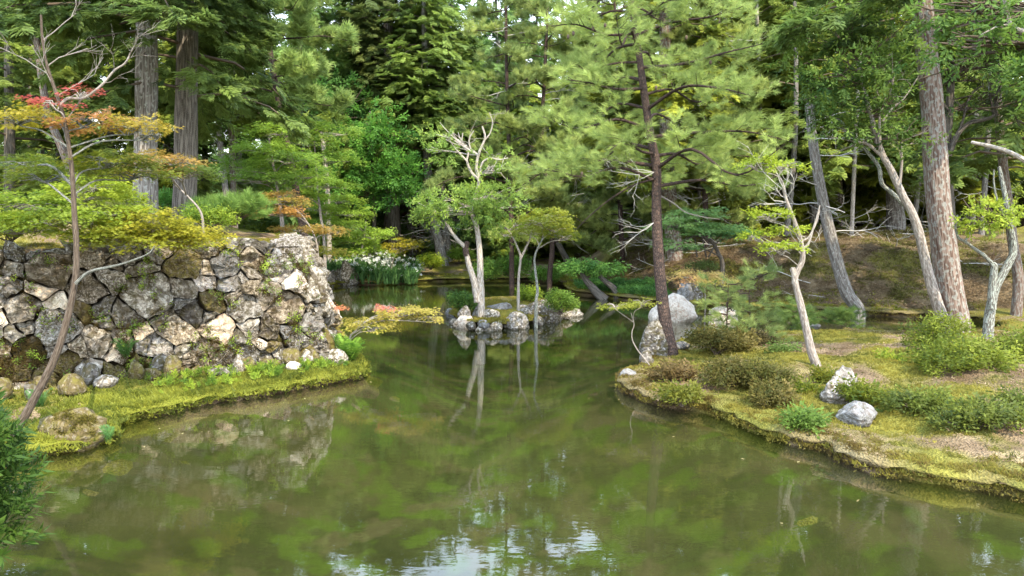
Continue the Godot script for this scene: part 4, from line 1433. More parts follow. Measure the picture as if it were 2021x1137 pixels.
	masses(a[0], a[1], [[Vector3(-10.65, 7.85, -16.00), 1.7, 1.0, 1.4, 260, .4], [Vector3(-10.75, 7.31, -17.50), 1.1, .7, 1.2, 120, .4]], "cypress", dk0, hin1, .7)
	for q in [[[Vector3(-9.57, 3.04, -24.00), Vector3(-9.69, 4.69, -24.00), Vector3(-9.76, 6.34, -24.00), Vector3(-9.79, 7.97, -24.00), Vector3(-9.78, 11.16, -24.00), Vector3(-9.72, 14.58, -24.00)], .115, "slim grey trunk standing left of the reddish pair behind the terrace"], [[Vector3(-9.72, 3.17, -25.00), Vector3(-9.71, 4.78, -25.00), Vector3(-9.73, 6.50, -25.00), Vector3(-9.72, 8.20, -25.00), Vector3(-9.66, 10.87, -25.00), Vector3(-9.53, 15.40, -25.00)], .13, "slim reddish trunk in front of its grey twin behind the terrace"], [[Vector3(-10.97, 3.28, -29.00), Vector3(-11.00, 5.54, -29.00), Vector3(-11.00, 7.73, -29.00), Vector3(-11.00, 9.89, -29.00), Vector3(-10.92, 12.95, -29.00)], .15, "grey stub-limbed trunk close behind the slim reddish one"]]:
		a = trunk_tree("slim_conifer", q[2], q[0], q[1], .06, "bark_grey" if q[1] != .13 else "bark_red", 8)
		conifer_crown(a[0], a[1], .45, 36, 1.9, 18, "cypress", hin0, hin1, 1.0, .3)
		bare_limbs(a[0], a[1], .25, .55, 9, .9, .014, "dead_wood")
	a = trunk_tree("pine_tree", "pine with rounded bright green tufts high behind the terrace", [Vector3(-6.13, 1.91, -21.00), Vector3(-6.32, 3.24, -21.00), Vector3(-6.63, 5.14, -21.00), Vector3(-6.93, 7.00, -21.00), Vector3(-7.09, 8.69, -21.00), Vector3(-7.18, 10.36, -21.00), Vector3(-7.19, 11.99, -21.00)], .13, .05, "bark_pine", 9)
	pine_crown(a[0], a[1], .48, 1.0, 30, 2.4, 14, pine0, pine1, "pine_far", 1.25)
	var spots := [[[Vector3(-14.76, 2.35, -21.00), Vector3(-14.55, 5.86, -21.00), Vector3(-14.38, 8.69, -21.00), Vector3(-14.13, 12.80, -21.00)], "left-edge dark cypress, nearest of those behind the maples", 40, 2.6, .10], [[Vector3(-15.20, 2.33, -24.00), Vector3(-14.92, 6.34, -24.00), Vector3(-14.69, 9.58, -24.00), Vector3(-14.40, 13.66, -24.00)], "dark cypress between the reddish leaning trunk and the left edge", 40, 2.4, .16], [[Vector3(-12.99, 2.34, -23.00), Vector3(-12.74, 6.18, -23.00), Vector3(-12.52, 9.28, -23.00), Vector3(-12.28, 12.90, -23.00)], "dark cypress just left of the grey great trunk, dense to the ground", 46, 2.4, .12], [[Vector3(-13.04, 2.31, -27.00), Vector3(-12.86, 6.82, -27.00), Vector3(-12.73, 10.46, -27.00), Vector3(-12.56, 14.70, -27.00)], "cypress seen in the gap between the two great trunks", 44, 2.2, .15], [[Vector3(-20.91, 2.29, -31.00), Vector3(-20.57, 7.46, -31.00), Vector3(-20.19, 13.12, -31.00)], "hazy cypress at far left with sky showing through its top", 40, 2.6, .2], [[Vector3(-12.46, 2.30, -29.00), Vector3(-12.32, 6.14, -29.00), Vector3(-12.13, 11.05, -29.00), Vector3(-12.08, 12.68, -29.00)], "cypress just right of the furrowed great trunk", 38, 2.0, .25]]
	for q in spots:
		a = trunk_tree("cypress_tree", q[1], q[0], .17, .05, "bark_dark", 8)
		conifer_crown(a[0], a[1], q[4], int(q[2] * 1.3), q[3], 19, "cypress", dk0, hin1, .95, .35, true, "twig", .3)

	# green maples and the laurel between terrace and far bank
	for q in [[[Vector3(-6.41, 1.94, -20.00), Vector3(-6.49, 2.93, -20.00), Vector3(-6.63, 3.90, -20.00), Vector3(-6.74, 4.74, -20.00)], [[Vector3(-6.72, 4.28, -19.50), .9, .7, 130, .6], [Vector3(-7.48, 3.84, -20.00), .8, .7, 110, .3], [Vector3(-5.89, 3.97, -19.00), .8, .7, 110, .5], [Vector3(-6.58, 3.44, -19.00), 1.0, .7, 130, .3], [Vector3(-5.79, 3.63, -20.00), .8, .6, 100, .6], [Vector3(-6.53, 4.81, -20.00), .7, .6, 90, .7]], "wide green maple in flat layers right of the slim trunks"],
		[[Vector3(-6.07, 1.69, -23.00), Vector3(-6.17, 2.67, -23.00), Vector3(-6.25, 3.79, -23.00), Vector3(-6.30, 4.91, -23.00)], [[Vector3(-6.33, 4.78, -22.50), .9, .7, 120, .7], [Vector3(-5.71, 4.24, -22.50), .9, .7, 120, .5], [Vector3(-6.78, 5.39, -23.00), .8, .6, 90, .6], [Vector3(-5.76, 3.43, -22.00), .9, .7, 120, .4], [Vector3(-6.62, 3.12, -22.00), .8, .6, 100, .4], [Vector3(-5.57, 5.15, -23.00), .7, .6, 80, .6]], "yellow-green layered maple in front of the broken trunk"],
		[[Vector3(-7.35, 0.81, -26.50), Vector3(-7.17, 1.75, -26.50), Vector3(-6.93, 2.50, -26.50), Vector3(-6.95, 3.06, -26.50)], [[Vector3(-6.69, 2.76, -24.50), .8, .6, 110, .9], [Vector3(-5.87, 3.01, -24.00), .7, .6, 90, 1.0], [Vector3(-5.45, 2.59, -24.00), .7, .5, 90, .9], [Vector3(-6.31, 2.25, -24.00), .8, .6, 110, .7], [Vector3(-7.01, 1.82, -24.00), .6, .5, 70, .8]], "pale green maple on the far bank, forked grey stems, near the dark grotto rock"],
		[[Vector3(-6.09, 0.50, -28.20), Vector3(-6.00, 1.10, -28.20), Vector3(-5.82, 1.91, -28.20), Vector3(-5.77, 2.40, -28.20)], [[Vector3(-5.59, 1.61, -25.30), .8, .6, 120, .8], [Vector3(-4.90, 1.80, -25.00), .7, .6, 110, .9], [Vector3(-5.27, 1.17, -25.00), .9, .6, 130, .7], [Vector3(-5.83, 2.14, -25.60), .6, .5, 70, .7]], "bright yellow-green maple bush on the far bank left of the white flowers"],
		[[Vector3(-4.60, 0.39, -27.00), Vector3(-4.52, 0.93, -27.00), Vector3(-4.32, 1.26, -27.00)], [[Vector3(-4.34, 1.32, -27.00), .38, .3, 36, 1.0], [Vector3(-3.99, 1.47, -27.00), .3, .25, 22, 1.0], [Vector3(-3.70, 1.39, -27.00), .22, .2, 12, .8], [Vector3(-4.59, 1.16, -27.00), .22, .2, 14, 1.0]], "tiny golden maple sapling in front of the wide trunk by the tea house"]]:
		a = trunk_tree("maple_tree", q[2], q[0], .07, .02, "bark_smooth", 7)
		plates(a[0], a[1], q[1], "maple", map0, map1 if not "golden" in q[2] else lin(.36, .31, .03), 1.0, "bark_smooth", .14, .012)
	a = trunk_tree("maple_tree", "maple with salmon-tinted layers at the corner behind the wall end", [Vector3(-4.64, 1.42, -17.00), Vector3(-4.70, 2.02, -17.00), Vector3(-4.95, 2.50, -17.00), Vector3(-5.24, 2.80, -17.00)], .05, .012, "bark_smooth", 7)
	plates(a[0], a[1], [[Vector3(-5.24, 2.84, -16.00), .5, .3, 60, .3], [Vector3(-5.28, 2.59, -16.00), .55, .3, 70, .9], [Vector3(-5.08, 2.20, -17.00), .5, .4, 60, .5], [Vector3(-4.48, 2.13, -17.50), .35, .3, 40, .5], [Vector3(-4.95, 1.61, -18.00), .7, .5, 80, .1], [Vector3(-5.19, 2.98, -16.30), .35, .3, 36, .6]], "maple", lin(.15, .17, .015), lin(.50, .27, .08), .85, "bark_smooth", .06, .008)
	a = trunk_tree("laurel_tree", "lush glossy green laurel filling the gap above the tea house", [Vector3(-5.59, 1.27, -29.00), Vector3(-5.60, 2.71, -29.00), Vector3(-5.63, 4.33, -29.00), Vector3(-5.66, 5.94, -29.00), Vector3(-5.69, 6.74, -29.00)], .10, .04, "bark_dark", 8)
	masses(a[0], a[1], [[Vector3(-5.41, 5.79, -28.00), 1.5, 1.1, 1.2, 150, .5], [Vector3(-6.12, 4.86, -28.00), 1.5, 1.1, 1.2, 170, .5], [Vector3(-4.84, 4.66, -28.00), 1.4, 1.1, 1.2, 170, .6], [Vector3(-5.54, 4.05, -27.50), 1.7, .9, 1.2, 190, .5], [Vector3(-4.56, 3.84, -28.00), 1.2, .7, 1.0, 120, .4], [Vector3(-6.35, 3.39, -28.00), 1.1, .7, 1.0, 110, .4]], "broad", lin(.020, .065, .014), lin(.085, .18, .022), 1.5)
	a = trunk_tree("laurel_tree", "darker laurel left of the lush one, higher up behind the layered maples", [Vector3(-7.84, 1.41, -31.00), Vector3(-7.88, 4.25, -31.00), Vector3(-7.87, 6.39, -31.00), Vector3(-7.83, 7.88, -31.00)], .10, .04, "bark_dark", 8)
	masses(a[0], a[1], [[Vector3(-7.76, 7.20, -30.00), 1.7, 1.1, 1.3, 170, .4], [Vector3(-8.89, 7.14, -31.00), 1.5, 1.0, 1.3, 130, .4], [Vector3(-6.93, 6.78, -30.00), 1.4, 1.0, 1.3, 130, .5]], "broad", lin(.020, .055, .014), lin(.065, .14, .022), 1.5)

	# trunks round the tea house
	a = trunk_tree("broken_tree", "pale broken trunk left of the laurel, fronds hanging at its top", [Vector3(-6.94, 2.69, -27.00), Vector3(-6.97, 3.83, -27.00), Vector3(-7.04, 4.77, -27.00), Vector3(-7.11, 5.67, -27.00)], .105, .09, "bark_pale", 9)
	masses(a[0], a[1], [[Vector3(-7.29, 5.98, -27.00), .9, .6, .8, 70, .7], [Vector3(-6.81, 5.36, -27.30), .5, .9, .5, 50, .5]], "cypress", hin0, hin1, .8)
	for q in [[[Vector3(-5.45, 0.58, -33.00), Vector3(-5.47, 2.04, -33.00), Vector3(-5.50, 4.82, -33.00), Vector3(-5.56, 8.00, -33.00), Vector3(-5.58, 10.91, -33.00), Vector3(-5.59, 13.22, -33.00), Vector3(-5.61, 14.58, -33.00)], .34, .16, .56, 44, 3.0, "widest trunk by the tea house, carrying a dark crown", dk0, lin(.085, .10, .025), "bark_dark"],
		[[Vector3(-6.03, 0.53, -34.00), Vector3(-5.95, 2.26, -34.00), Vector3(-5.88, 3.70, -34.00), Vector3(-5.81, 4.89, -34.00)], .17, .12, 2.0, 0, 0.0, "narrow reddish trunk pressed against the left of the widest one", dk0, dk1, "bark_red"],
		[[Vector3(-5.12, 0.92, -36.00), Vector3(-5.15, 2.50, -36.00), Vector3(-5.20, 4.28, -36.00), Vector3(-5.16, 7.02, -36.00), Vector3(-5.14, 10.22, -36.00), Vector3(-5.08, 13.97, -36.00)], .19, .08, .50, 34, 2.2, "straight slim trunk in front of the tea house wall", hin0, hin1, "bark_grey"],
		[[Vector3(-3.02, 0.48, -31.00), Vector3(-3.19, 1.41, -31.00), Vector3(-3.42, 2.50, -31.00), Vector3(-3.58, 3.81, -31.00), Vector3(-3.67, 5.32, -31.00), Vector3(-3.70, 7.03, -31.00), Vector3(-3.71, 9.56, -31.00), Vector3(-3.71, 12.57, -31.00)], .23, .09, .62, 34, 2.5, "grey trunk with a swept foot leaning left beside the lattice window", hin0, lin(.15, .20, .04), "bark_grey"],
		[[Vector3(-2.93, 0.77, -32.50), Vector3(-3.06, 2.27, -32.50), Vector3(-3.18, 4.33, -32.50), Vector3(-3.24, 6.58, -32.50), Vector3(-3.31, 9.47, -32.50), Vector3(-3.34, 12.67, -32.50)], .20, .08, .62, 34, 2.5, "grey trunk standing just behind the swept one", hin0, lin(.15, .20, .04), "bark_grey"],
		[[Vector3(-8.41, 0.87, -33.00), Vector3(-8.40, 2.27, -33.00), Vector3(-8.41, 3.67, -33.00)], .13, .11, 2.0, 0, 0.0, "dark trunk between the pale green maple and its forked stems", dk0, dk1, "bark_dark"],
		[[Vector3(-7.03, 1.23, -36.00), Vector3(-7.03, 2.76, -36.00), Vector3(-7.03, 4.02, -36.00)], .17, .14, 2.0, 0, 0.0, "reddish trunk at the left end of the tea house", dk0, dk1, "bark_red"],
		[[Vector3(-7.66, 1.27, -35.00), Vector3(-7.64, 3.24, -35.00), Vector3(-7.64, 5.69, -35.00), Vector3(-7.56, 9.29, -35.00), Vector3(-7.47, 13.66, -35.00)], .17, .07, .55, 36, 2.4, "trunk lost among the laurels with a browning crown", dk0, lin(.13, .10, .03), "bark_dark"]]:
		a = trunk_tree("conifer_tree", q[6], q[0], q[1], q[2], q[9], 10, .5)
		if q[4] > 0:
			conifer_crown(a[0], a[1], q[3], int(q[4] * 1.3), q[5], 18, "cypress", q[7], q[8], 1.05, .3, true, "twig", .55)
			bare_limbs(a[0], a[1], .25, .6, 14, 1.5, .02, "dead_wood", -.2)

	# the far side, centre and right
	for q in [[[Vector3(3.34, 0.28, -34.00), Vector3(3.54, 1.42, -34.00), Vector3(3.75, 2.50, -34.00), Vector3(3.87, 4.89, -34.00), Vector3(3.89, 9.10, -34.00), Vector3(3.87, 13.13, -34.00)], .19, .09, .42, 34, 2.4, "pinkish straight trunk right of the leaning dark one, centre far bank", "bark_red"],
		[[Vector3(2.60, 0.26, -31.00), Vector3(2.24, 0.96, -31.00), Vector3(1.84, 1.67, -31.00), Vector3(1.42, 2.18, -31.00), Vector3(1.13, 2.46, -31.00)], .17, .08, 2.0, 0, 0.0, "dark trunk leaning hard to the left on the centre far bank", "bark_dark"],
		[[Vector3(2.76, 0.41, -36.00), Vector3(2.70, 1.74, -36.00), Vector3(2.61, 3.77, -36.00), Vector3(2.55, 8.26, -36.00), Vector3(2.46, 13.55, -36.00)], .13, .06, .40, 30, 2.2, "slim brown trunk close behind the hard-leaning one", "bark_red"],
		[[Vector3(4.38, 0.47, -35.00), Vector3(4.31, 2.01, -35.00), Vector3(4.18, 4.47, -35.00), Vector3(4.04, 8.58, -35.00), Vector3(3.94, 13.12, -35.00)], .17, .07, .38, 34, 2.4, "dark twin-stemmed trunk left of the far clearing", "bark_dark"],
		[[Vector3(4.74, 0.51, -33.00), Vector3(4.61, 1.57, -33.00), Vector3(4.44, 2.50, -33.00), Vector3(4.31, 4.82, -33.00), Vector3(4.16, 9.13, -33.00), Vector3(4.07, 12.82, -33.00)], .20, .08, .4, 36, 2.5, "mossy two-toned trunk at the foot of the mound", "bark_lichen"],
		[[Vector3(5.39, 0.57, -23.00), Vector3(5.27, 1.36, -23.00), Vector3(5.15, 2.34, -23.00), Vector3(5.03, 3.31, -23.00), Vector3(4.93, 4.91, -23.00), Vector3(4.85, 7.43, -23.00), Vector3(4.77, 10.20, -23.00), Vector3(4.71, 12.30, -23.00)], .27, .14, .55, 34, 2.4, "stout reddish trunk with spreading roots on the mound behind the pine", "bark_red"],
		[[Vector3(5.90, 0.96, -29.00), Vector3(5.90, 3.12, -29.00), Vector3(5.92, 6.14, -29.00), Vector3(5.95, 8.72, -29.00), Vector3(5.98, 11.05, -29.00), Vector3(6.00, 12.17, -29.00)], .22, .10, .5, 26, 2.0, "pale silvery trunk half hidden behind the pine", "bark_pale"],
		[[Vector3(8.29, 1.51, -27.00), Vector3(8.23, 2.50, -27.00), Vector3(8.09, 4.40, -27.00), Vector3(7.94, 7.74, -27.00), Vector3(7.77, 11.53, -27.00)], .12, .06, .35, 34, 2.4, "thin grey trunk rising from the mound crest right of the dark layered tree", "bark_grey"],
		[[Vector3(9.64, 1.48, -30.00), Vector3(9.60, 2.72, -30.00), Vector3(9.54, 5.23, -30.00), Vector3(9.43, 9.34, -30.00), Vector3(9.37, 12.06, -30.00)], .17, .07, .4, 36, 2.6, "blue-grey trunk beside the thin one on the mound crest", "bark_grey"],
		[[Vector3(11.46, 1.74, -27.00), Vector3(11.40, 2.69, -27.00), Vector3(11.27, 4.40, -27.00), Vector3(11.11, 6.82, -27.00), Vector3(10.92, 10.46, -27.00), Vector3(10.77, 13.30, -27.00)], .17, .08, .5, 34, 2.6, "grey trunk straight behind the leaning broken one", "bark_grey"],
		[[Vector3(14.02, 1.62, -26.00), Vector3(13.97, 2.50, -26.00), Vector3(13.88, 3.42, -26.00), Vector3(13.72, 5.23, -26.00), Vector3(13.50, 7.54, -26.00), Vector3(13.24, 10.17, -26.00), Vector3(13.02, 12.74, -26.00)], .32, .16, .5, 34, 2.6, "broad pale grey trunk behind the smooth curved tree", "bark_grey"],
		[[Vector3(15.15, 1.68, -29.00), Vector3(15.05, 2.91, -29.00), Vector3(14.95, 4.33, -29.00), Vector3(14.77, 7.14, -29.00), Vector3(14.49, 11.92, -29.00)], .17, .08, .42, 30, 2.4, "narrower pale trunk just left of the broad one", "bark_pale"],
		[[Vector3(10.90, 1.63, -31.00), Vector3(10.81, 3.59, -31.00), Vector3(10.72, 5.75, -31.00), Vector3(10.54, 9.14, -31.00), Vector3(10.38, 12.46, -31.00)], .23, .09, .35, 40, 3.0, "grey trunk among the yellow-green cypress tops", "bark_grey"],
		[[Vector3(15.95, 1.57, -33.00), Vector3(15.84, 3.90, -33.00), Vector3(15.66, 6.65, -33.00), Vector3(15.44, 10.46, -33.00), Vector3(15.26, 13.22, -33.00)], .20, .08, .35, 36, 2.8, "grey trunk in the thicket right of the broken one", "bark_grey"],
		[[Vector3(18.43, 1.51, -28.00), Vector3(18.26, 3.49, -28.00), Vector3(18.02, 6.21, -28.00), Vector3(17.76, 9.63, -28.00), Vector3(17.57, 11.76, -28.00)], .21, .09, .4, 34, 2.6, "pale trunk far behind the forked lichened tree", "bark_grey"]]:
		a = trunk_tree("conifer_tree", q[6], q[0], q[1], q[2], q[7], 10, .6)
		if q[4] > 0:
			conifer_crown(a[0], a[1], q[3], int(q[4] * 1.35), q[5], 19, "cypress", hin0, lin(.19, .20, .022) if q[0][0].x > 5.0 else hin1, 1.1, .35, true, "twig", .3)
			bare_limbs(a[0], a[1], .2, .6, 16, 1.6, .018, "dead_wood", -.15)

	# the pine at the headland
	a = trunk_tree("pine_tree", "slender red pine at the tip of the headland, long needled boughs over the water", [Vector3(2.69, 0.21, -11.80), Vector3(2.58, 0.73, -11.80), Vector3(2.48, 1.41, -11.80), Vector3(2.41, 2.17, -11.80), Vector3(2.38, 2.75, -11.80), Vector3(2.37, 3.33, -11.80), Vector3(2.26, 3.86, -11.80), Vector3(2.13, 4.63, -11.80), Vector3(2.03, 5.27, -11.80), Vector3(1.95, 5.74, -11.80), Vector3(1.86, 6.37, -11.80), Vector3(1.75, 7.15, -11.80)], .112, .030, "bark_pine", 14, .6, "", 6)
	pine_crown(a[0], a[1], .44, 1.0, 36, 2.35, 7, lin(.085, .115, .030), lin(.21, .25, .070), "pine", 1.0)
	s = Shape.new()
	off = a[0].position
	tube(s, curve(local([Vector3(2.34, 3.14, -11.70), Vector3(1.98, 3.03, -11.70), Vector3(1.61, 2.81, -11.70), Vector3(1.28, 2.54, -11.70), Vector3(1.06, 2.32, -11.70)], off), 4), .020, .007, 6, .05)
	part("limb", s.mesh(), M.bark_pine, a[0])
	s = Shape.new()
	tube(s, curve(local([Vector3(2.44, 2.88, -11.90), Vector3(2.69, 2.74, -11.90), Vector3(2.88, 2.60, -11.90), Vector3(3.16, 2.52, -11.90), Vector3(3.46, 2.48, -11.90)], off), 4), .014, .006, 6, .05)
	part("limb", s.mesh(), M.bark_smooth, a[0])
	s = Shape.new()
	for q in local([Vector3(2.30, 2.42, -11.60), Vector3(2.29, 3.23, -11.60), Vector3(2.06, 3.19, -11.60)], off):
		for k in 3:
			fork(s, q, Vector3(rnd(-1, -.3), rnd(-.8, .2), rnd(-.3, .3)).normalized(), rnd(.3, .6), .0065, 2, .4, null)
	part("dead_twigs", s.mesh(), M.dead_wood, a[0]).set_meta("kind", "stuff")
	var cone := boulder(Vector3(.045, .055, .045), 0, 0.3, 5, 1)
	for q in [Vector3(1.76, 5.78, -11.50), Vector3(1.96, 5.79, -11.50), Vector3(1.45, 5.46, -11.40), Vector3(0.86, 5.24, -11.20), Vector3(0.94, 5.29, -11.20), Vector3(1.25, 5.38, -11.30), Vector3(2.74, 5.30, -11.50), Vector3(2.98, 4.93, -11.60), Vector3(1.10, 3.17, -11.30), Vector3(0.87, 3.16, -11.30), Vector3(3.13, 4.92, -11.50), Vector3(2.26, 4.51, -11.40)]:
		part("cone", cone, M.twig, a[0], q - off)
	# a second pine mass deeper in
	for q in [[[Vector3(1.33, 0.46, -25.00), Vector3(1.41, 1.62, -25.00), Vector3(1.23, 3.38, -25.00), Vector3(1.04, 5.30, -25.00), Vector3(1.12, 7.35, -25.00), Vector3(1.20, 9.37, -25.00), Vector3(1.22, 11.36, -25.00)], 2.5, "pale-needled pine behind the islet, its trunk hidden by foliage"], [[Vector3(-0.01, 0.82, -25.00), Vector3(-0.04, 3.03, -25.00), Vector3(-0.11, 5.12, -25.00), Vector3(-0.18, 7.35, -25.00), Vector3(-0.22, 9.87, -25.00), Vector3(-0.23, 11.85, -25.00)], 2.6, "pine left of the pale-needled one, across the pond"], [[Vector3(4.08, 0.66, -26.00), Vector3(3.98, 2.14, -26.00), Vector3(3.88, 3.96, -26.00), Vector3(3.77, 6.12, -26.00), Vector3(3.69, 8.42, -26.00), Vector3(3.59, 11.20, -26.00)], 2.4, "pine standing behind the headland pine's left boughs"], [[Vector3(6.30, 1.36, -23.00), Vector3(6.21, 2.99, -23.00), Vector3(6.13, 4.91, -23.00), Vector3(6.04, 6.96, -23.00), Vector3(5.95, 9.28, -23.00), Vector3(5.88, 11.10, -23.00)], 2.4, "pine behind the headland pine's right boughs"]]:
		a = trunk_tree("pine_tree", q[2], q[0], .10, .04, "bark_pine", 9)
		pine_crown(a[0], a[1], .28, 1.0, 34, q[1], 9, lin(.085, .115, .035), lin(.22, .25, .07), "pine_far", 1.05)
		bare_limbs(a[0], a[1], .25, .8, 12, 1.4, .015, "dead_wood", 0.0)

	# dark layered tree propped on the mound
	a = trunk_tree("layered_tree", "dark bent tree on the mound, blue-green foliage in flat layers on props", [Vector3(6.11, 1.16, -20.60), Vector3(5.98, 1.48, -20.60), Vector3(5.83, 1.77, -20.60), Vector3(5.59, 1.92, -20.60), Vector3(5.30, 1.98, -20.60), Vector3(4.98, 1.86, -20.60)], .085, .03, "bark_dark", 9)
	plates(a[0], a[1], [[Vector3(5.27, 2.53, -20.40), .75, .5, 100, .6], [Vector3(4.66, 2.25, -20.20), .7, .5, 90, .9], [Vector3(5.65, 2.14, -20.40), .8, .5, 110, .5], [Vector3(6.29, 1.95, -20.60), .55, .5, 80, .2], [Vector3(4.58, 1.63, -19.80), .5, .4, 60, .8], [Vector3(5.23, 2.10, -20.20), .6, .5, 80, .6]], "maple", lin(.025, .075, .028), lin(.11, .17, .045), .95, "bark_dark", .10, .012)
	for q in [[Vector3(5.34, 1.37, -20.50), Vector3(5.27, 1.92, -20.50)], [Vector3(5.61, 1.37, -20.50), Vector3(5.47, 1.95, -20.50)], [Vector3(5.64, 1.37, -20.40), Vector3(5.83, 1.75, -20.40)]]:
		s = Shape.new()
		tube(s, PackedVector3Array(local(q, a[0].position)), .025, .02, 6)
		part("prop", s.mesh(), M.bark_dark, a[0])

	# right-hand group
	a = trunk_tree("broken_tree", "grey-brown tree with a snapped top leaning left from the channel bank", [Vector3(8.64, 0.19, -17.60), Vector3(8.35, 0.62, -17.60), Vector3(8.09, 1.31, -17.60), Vector3(7.85, 2.13, -17.60), Vector3(7.66, 2.87, -17.60), Vector3(7.43, 3.86, -17.60), Vector3(7.28, 4.71, -17.60), Vector3(7.21, 5.25, -17.60)], .17, .10, "bark_grey", 12, .35)
	bare_limbs(a[0], a[1], .5, 1.0, 9, 1.1, .015, "dead_wood", .0)
	a = trunk_tree("cedar_tree", "great red-barked cedar with one grey lichened side at the right of the headland", [Vector3(9.02, 0.30, -14.30), Vector3(8.84, 1.07, -14.30), Vector3(8.67, 2.00, -14.30), Vector3(8.51, 2.90, -14.30), Vector3(8.38, 3.90, -14.30), Vector3(8.26, 4.88, -14.30), Vector3(8.10, 5.85, -14.30), Vector3(7.97, 6.72, -14.30), Vector3(7.76, 8.41, -14.30), Vector3(7.52, 10.60, -14.30), Vector3(7.36, 12.55, -14.30)], .26, .12, "bark_red", 18, .25, "", 6)
	conifer_crown(a[0], a[1], .66, 32, 2.6, 20, "cypress", dk0, dk1, .8, .35)
	a = trunk_tree("smooth_tree", "smooth grey many-limbed tree leaning left against the great red cedar", [Vector3(8.38, 0.38, -13.60), Vector3(8.20, 0.85, -13.60), Vector3(7.99, 1.44, -13.60), Vector3(7.78, 2.17, -13.60), Vector3(7.61, 2.60, -13.60), Vector3(7.43, 2.90, -13.60), Vector3(7.17, 3.40, -13.60), Vector3(7.01, 3.66, -13.60), Vector3(6.86, 4.02, -13.60), Vector3(6.75, 4.38, -13.60), Vector3(6.64, 4.73, -13.60), Vector3(6.53, 5.05, -13.60), Vector3(6.44, 5.41, -13.60)], .115, .03, "bark_smooth", 12, .2, "", 5)
	off = a[0].position
	for q in [[[Vector3(7.01, 3.63, -13.60), Vector3(6.76, 3.85, -13.60), Vector3(6.58, 3.92, -13.60), Vector3(6.45, 3.90, -13.60)], .034, .028], [[Vector3(6.90, 3.77, -13.50), Vector3(6.86, 4.20, -13.50), Vector3(6.88, 4.52, -13.50), Vector3(7.02, 4.86, -13.50), Vector3(7.10, 5.14, -13.50)], .032, .012], [[Vector3(6.86, 4.28, -13.40), Vector3(7.04, 4.53, -13.40), Vector3(7.22, 4.68, -13.40), Vector3(7.37, 4.90, -13.40), Vector3(7.47, 5.08, -13.40)], .018, .009], [[Vector3(7.94, 2.31, -13.90), Vector3(7.67, 2.70, -13.90), Vector3(7.36, 2.99, -13.90), Vector3(7.16, 3.17, -13.90), Vector3(7.09, 3.48, -13.90), Vector3(6.85, 3.77, -13.90), Vector3(6.61, 4.02, -13.90), Vector3(6.32, 4.34, -13.90), Vector3(6.12, 4.42, -13.90), Vector3(5.89, 4.53, -13.90), Vector3(5.73, 4.59, -13.90)], .05, .02], [[Vector3(7.40, 3.08, -13.70), Vector3(7.42, 3.56, -13.70), Vector3(7.38, 3.94, -13.70)], .03, .02]]:
		s = Shape.new()
		var cl := curve(local(q[0], off), 4)
		tube(s, cl, q[1], q[2], 8, .06)
		for k in 6:
			var at := along_line(cl, rnd(.5, 1.0))
			fork(s, at[0], Vector3(rnd(-1, 1), rnd(-.1, 1), rnd(-1, 1)).normalized(), rnd(.3, .6), .010, 1, .35, null)
		part("limb", s.mesh(), M["bark_smooth" if q[1] != .05 else "bark_lichen"], a[0])
	masses(a[0], a[1], [[Vector3(6.42, 5.19, -13.40), 1.0, .55, .8, 130, .4], [Vector3(5.96, 5.00, -13.60), .8, .5, .7, 90, .4], [Vector3(6.83, 5.26, -13.30), .55, .5, .6, 80, .5], [Vector3(6.59, 4.49, -13.30), .9, .5, .7, 110, .5], [Vector3(7.21, 4.52, -13.50), .42, .5, .5, 60, .4], [Vector3(5.93, 5.69, -13.60), .8, .5, .7, 80, .5], [Vector3(7.28, 4.06, -13.50), .5, .4, .5, 55, .4], [Vector3(6.48, 4.16, -13.60), .5, .3, .5, 40, .5], [Vector3(6.57, 5.98, -13.50), .8, .6, .8, 100, .5]], "broad", brd0, brd1, .95)
	a = trunk_tree("dark_tree", "dark upright tree behind the red cedar with limbs reaching right", [Vector3(10.16, 0.42, -16.20), Vector3(10.04, 1.70, -16.20), Vector3(9.90, 2.84, -16.20), Vector3(9.77, 3.98, -16.20), Vector3(9.78, 4.87, -16.20), Vector3(9.76, 5.97, -16.20), Vector3(9.71, 7.06, -16.20), Vector3(9.67, 8.13, -16.20)], .14, .05, "bark_dark", 10)
	off = a[0].position
	for q in [[[Vector3(9.70, 3.85, -16.00), Vector3(9.85, 4.31, -16.00), Vector3(10.10, 4.58, -16.00), Vector3(10.41, 4.66, -16.00), Vector3(10.65, 4.77, -16.00), Vector3(10.69, 5.17, -16.00), Vector3(10.75, 5.44, -16.00), Vector3(11.01, 5.66, -16.00), Vector3(11.33, 5.91, -16.00)], .065], [[Vector3(9.85, 4.31, -16.00), Vector3(9.96, 4.62, -16.00), Vector3(10.10, 5.17, -16.00), Vector3(10.47, 5.50, -16.00)], .03], [[Vector3(9.66, 4.84, -16.00), Vector3(9.37, 5.17, -16.00), Vector3(9.13, 5.50, -16.00)], .03], [[Vector3(10.65, 4.77, -16.00), Vector3(10.54, 5.17, -16.00), Vector3(10.55, 5.60, -16.00)], .03]]:
		s = Shape.new()
		var cl := curve(local(q[0], off), 4)
		tube(s, cl, q[1], .015, 8, .06)
		for k in 7:
			var at := along_line(cl, rnd(.35, 1.0))
			fork(s, at[0], Vector3(rnd(-1, 1), rnd(-.1, 1), rnd(-1, 1)).normalized(), rnd(.4, .8), .012, 2, .35, null)
		part("limb", s.mesh(), M.bark_dark, a[0])
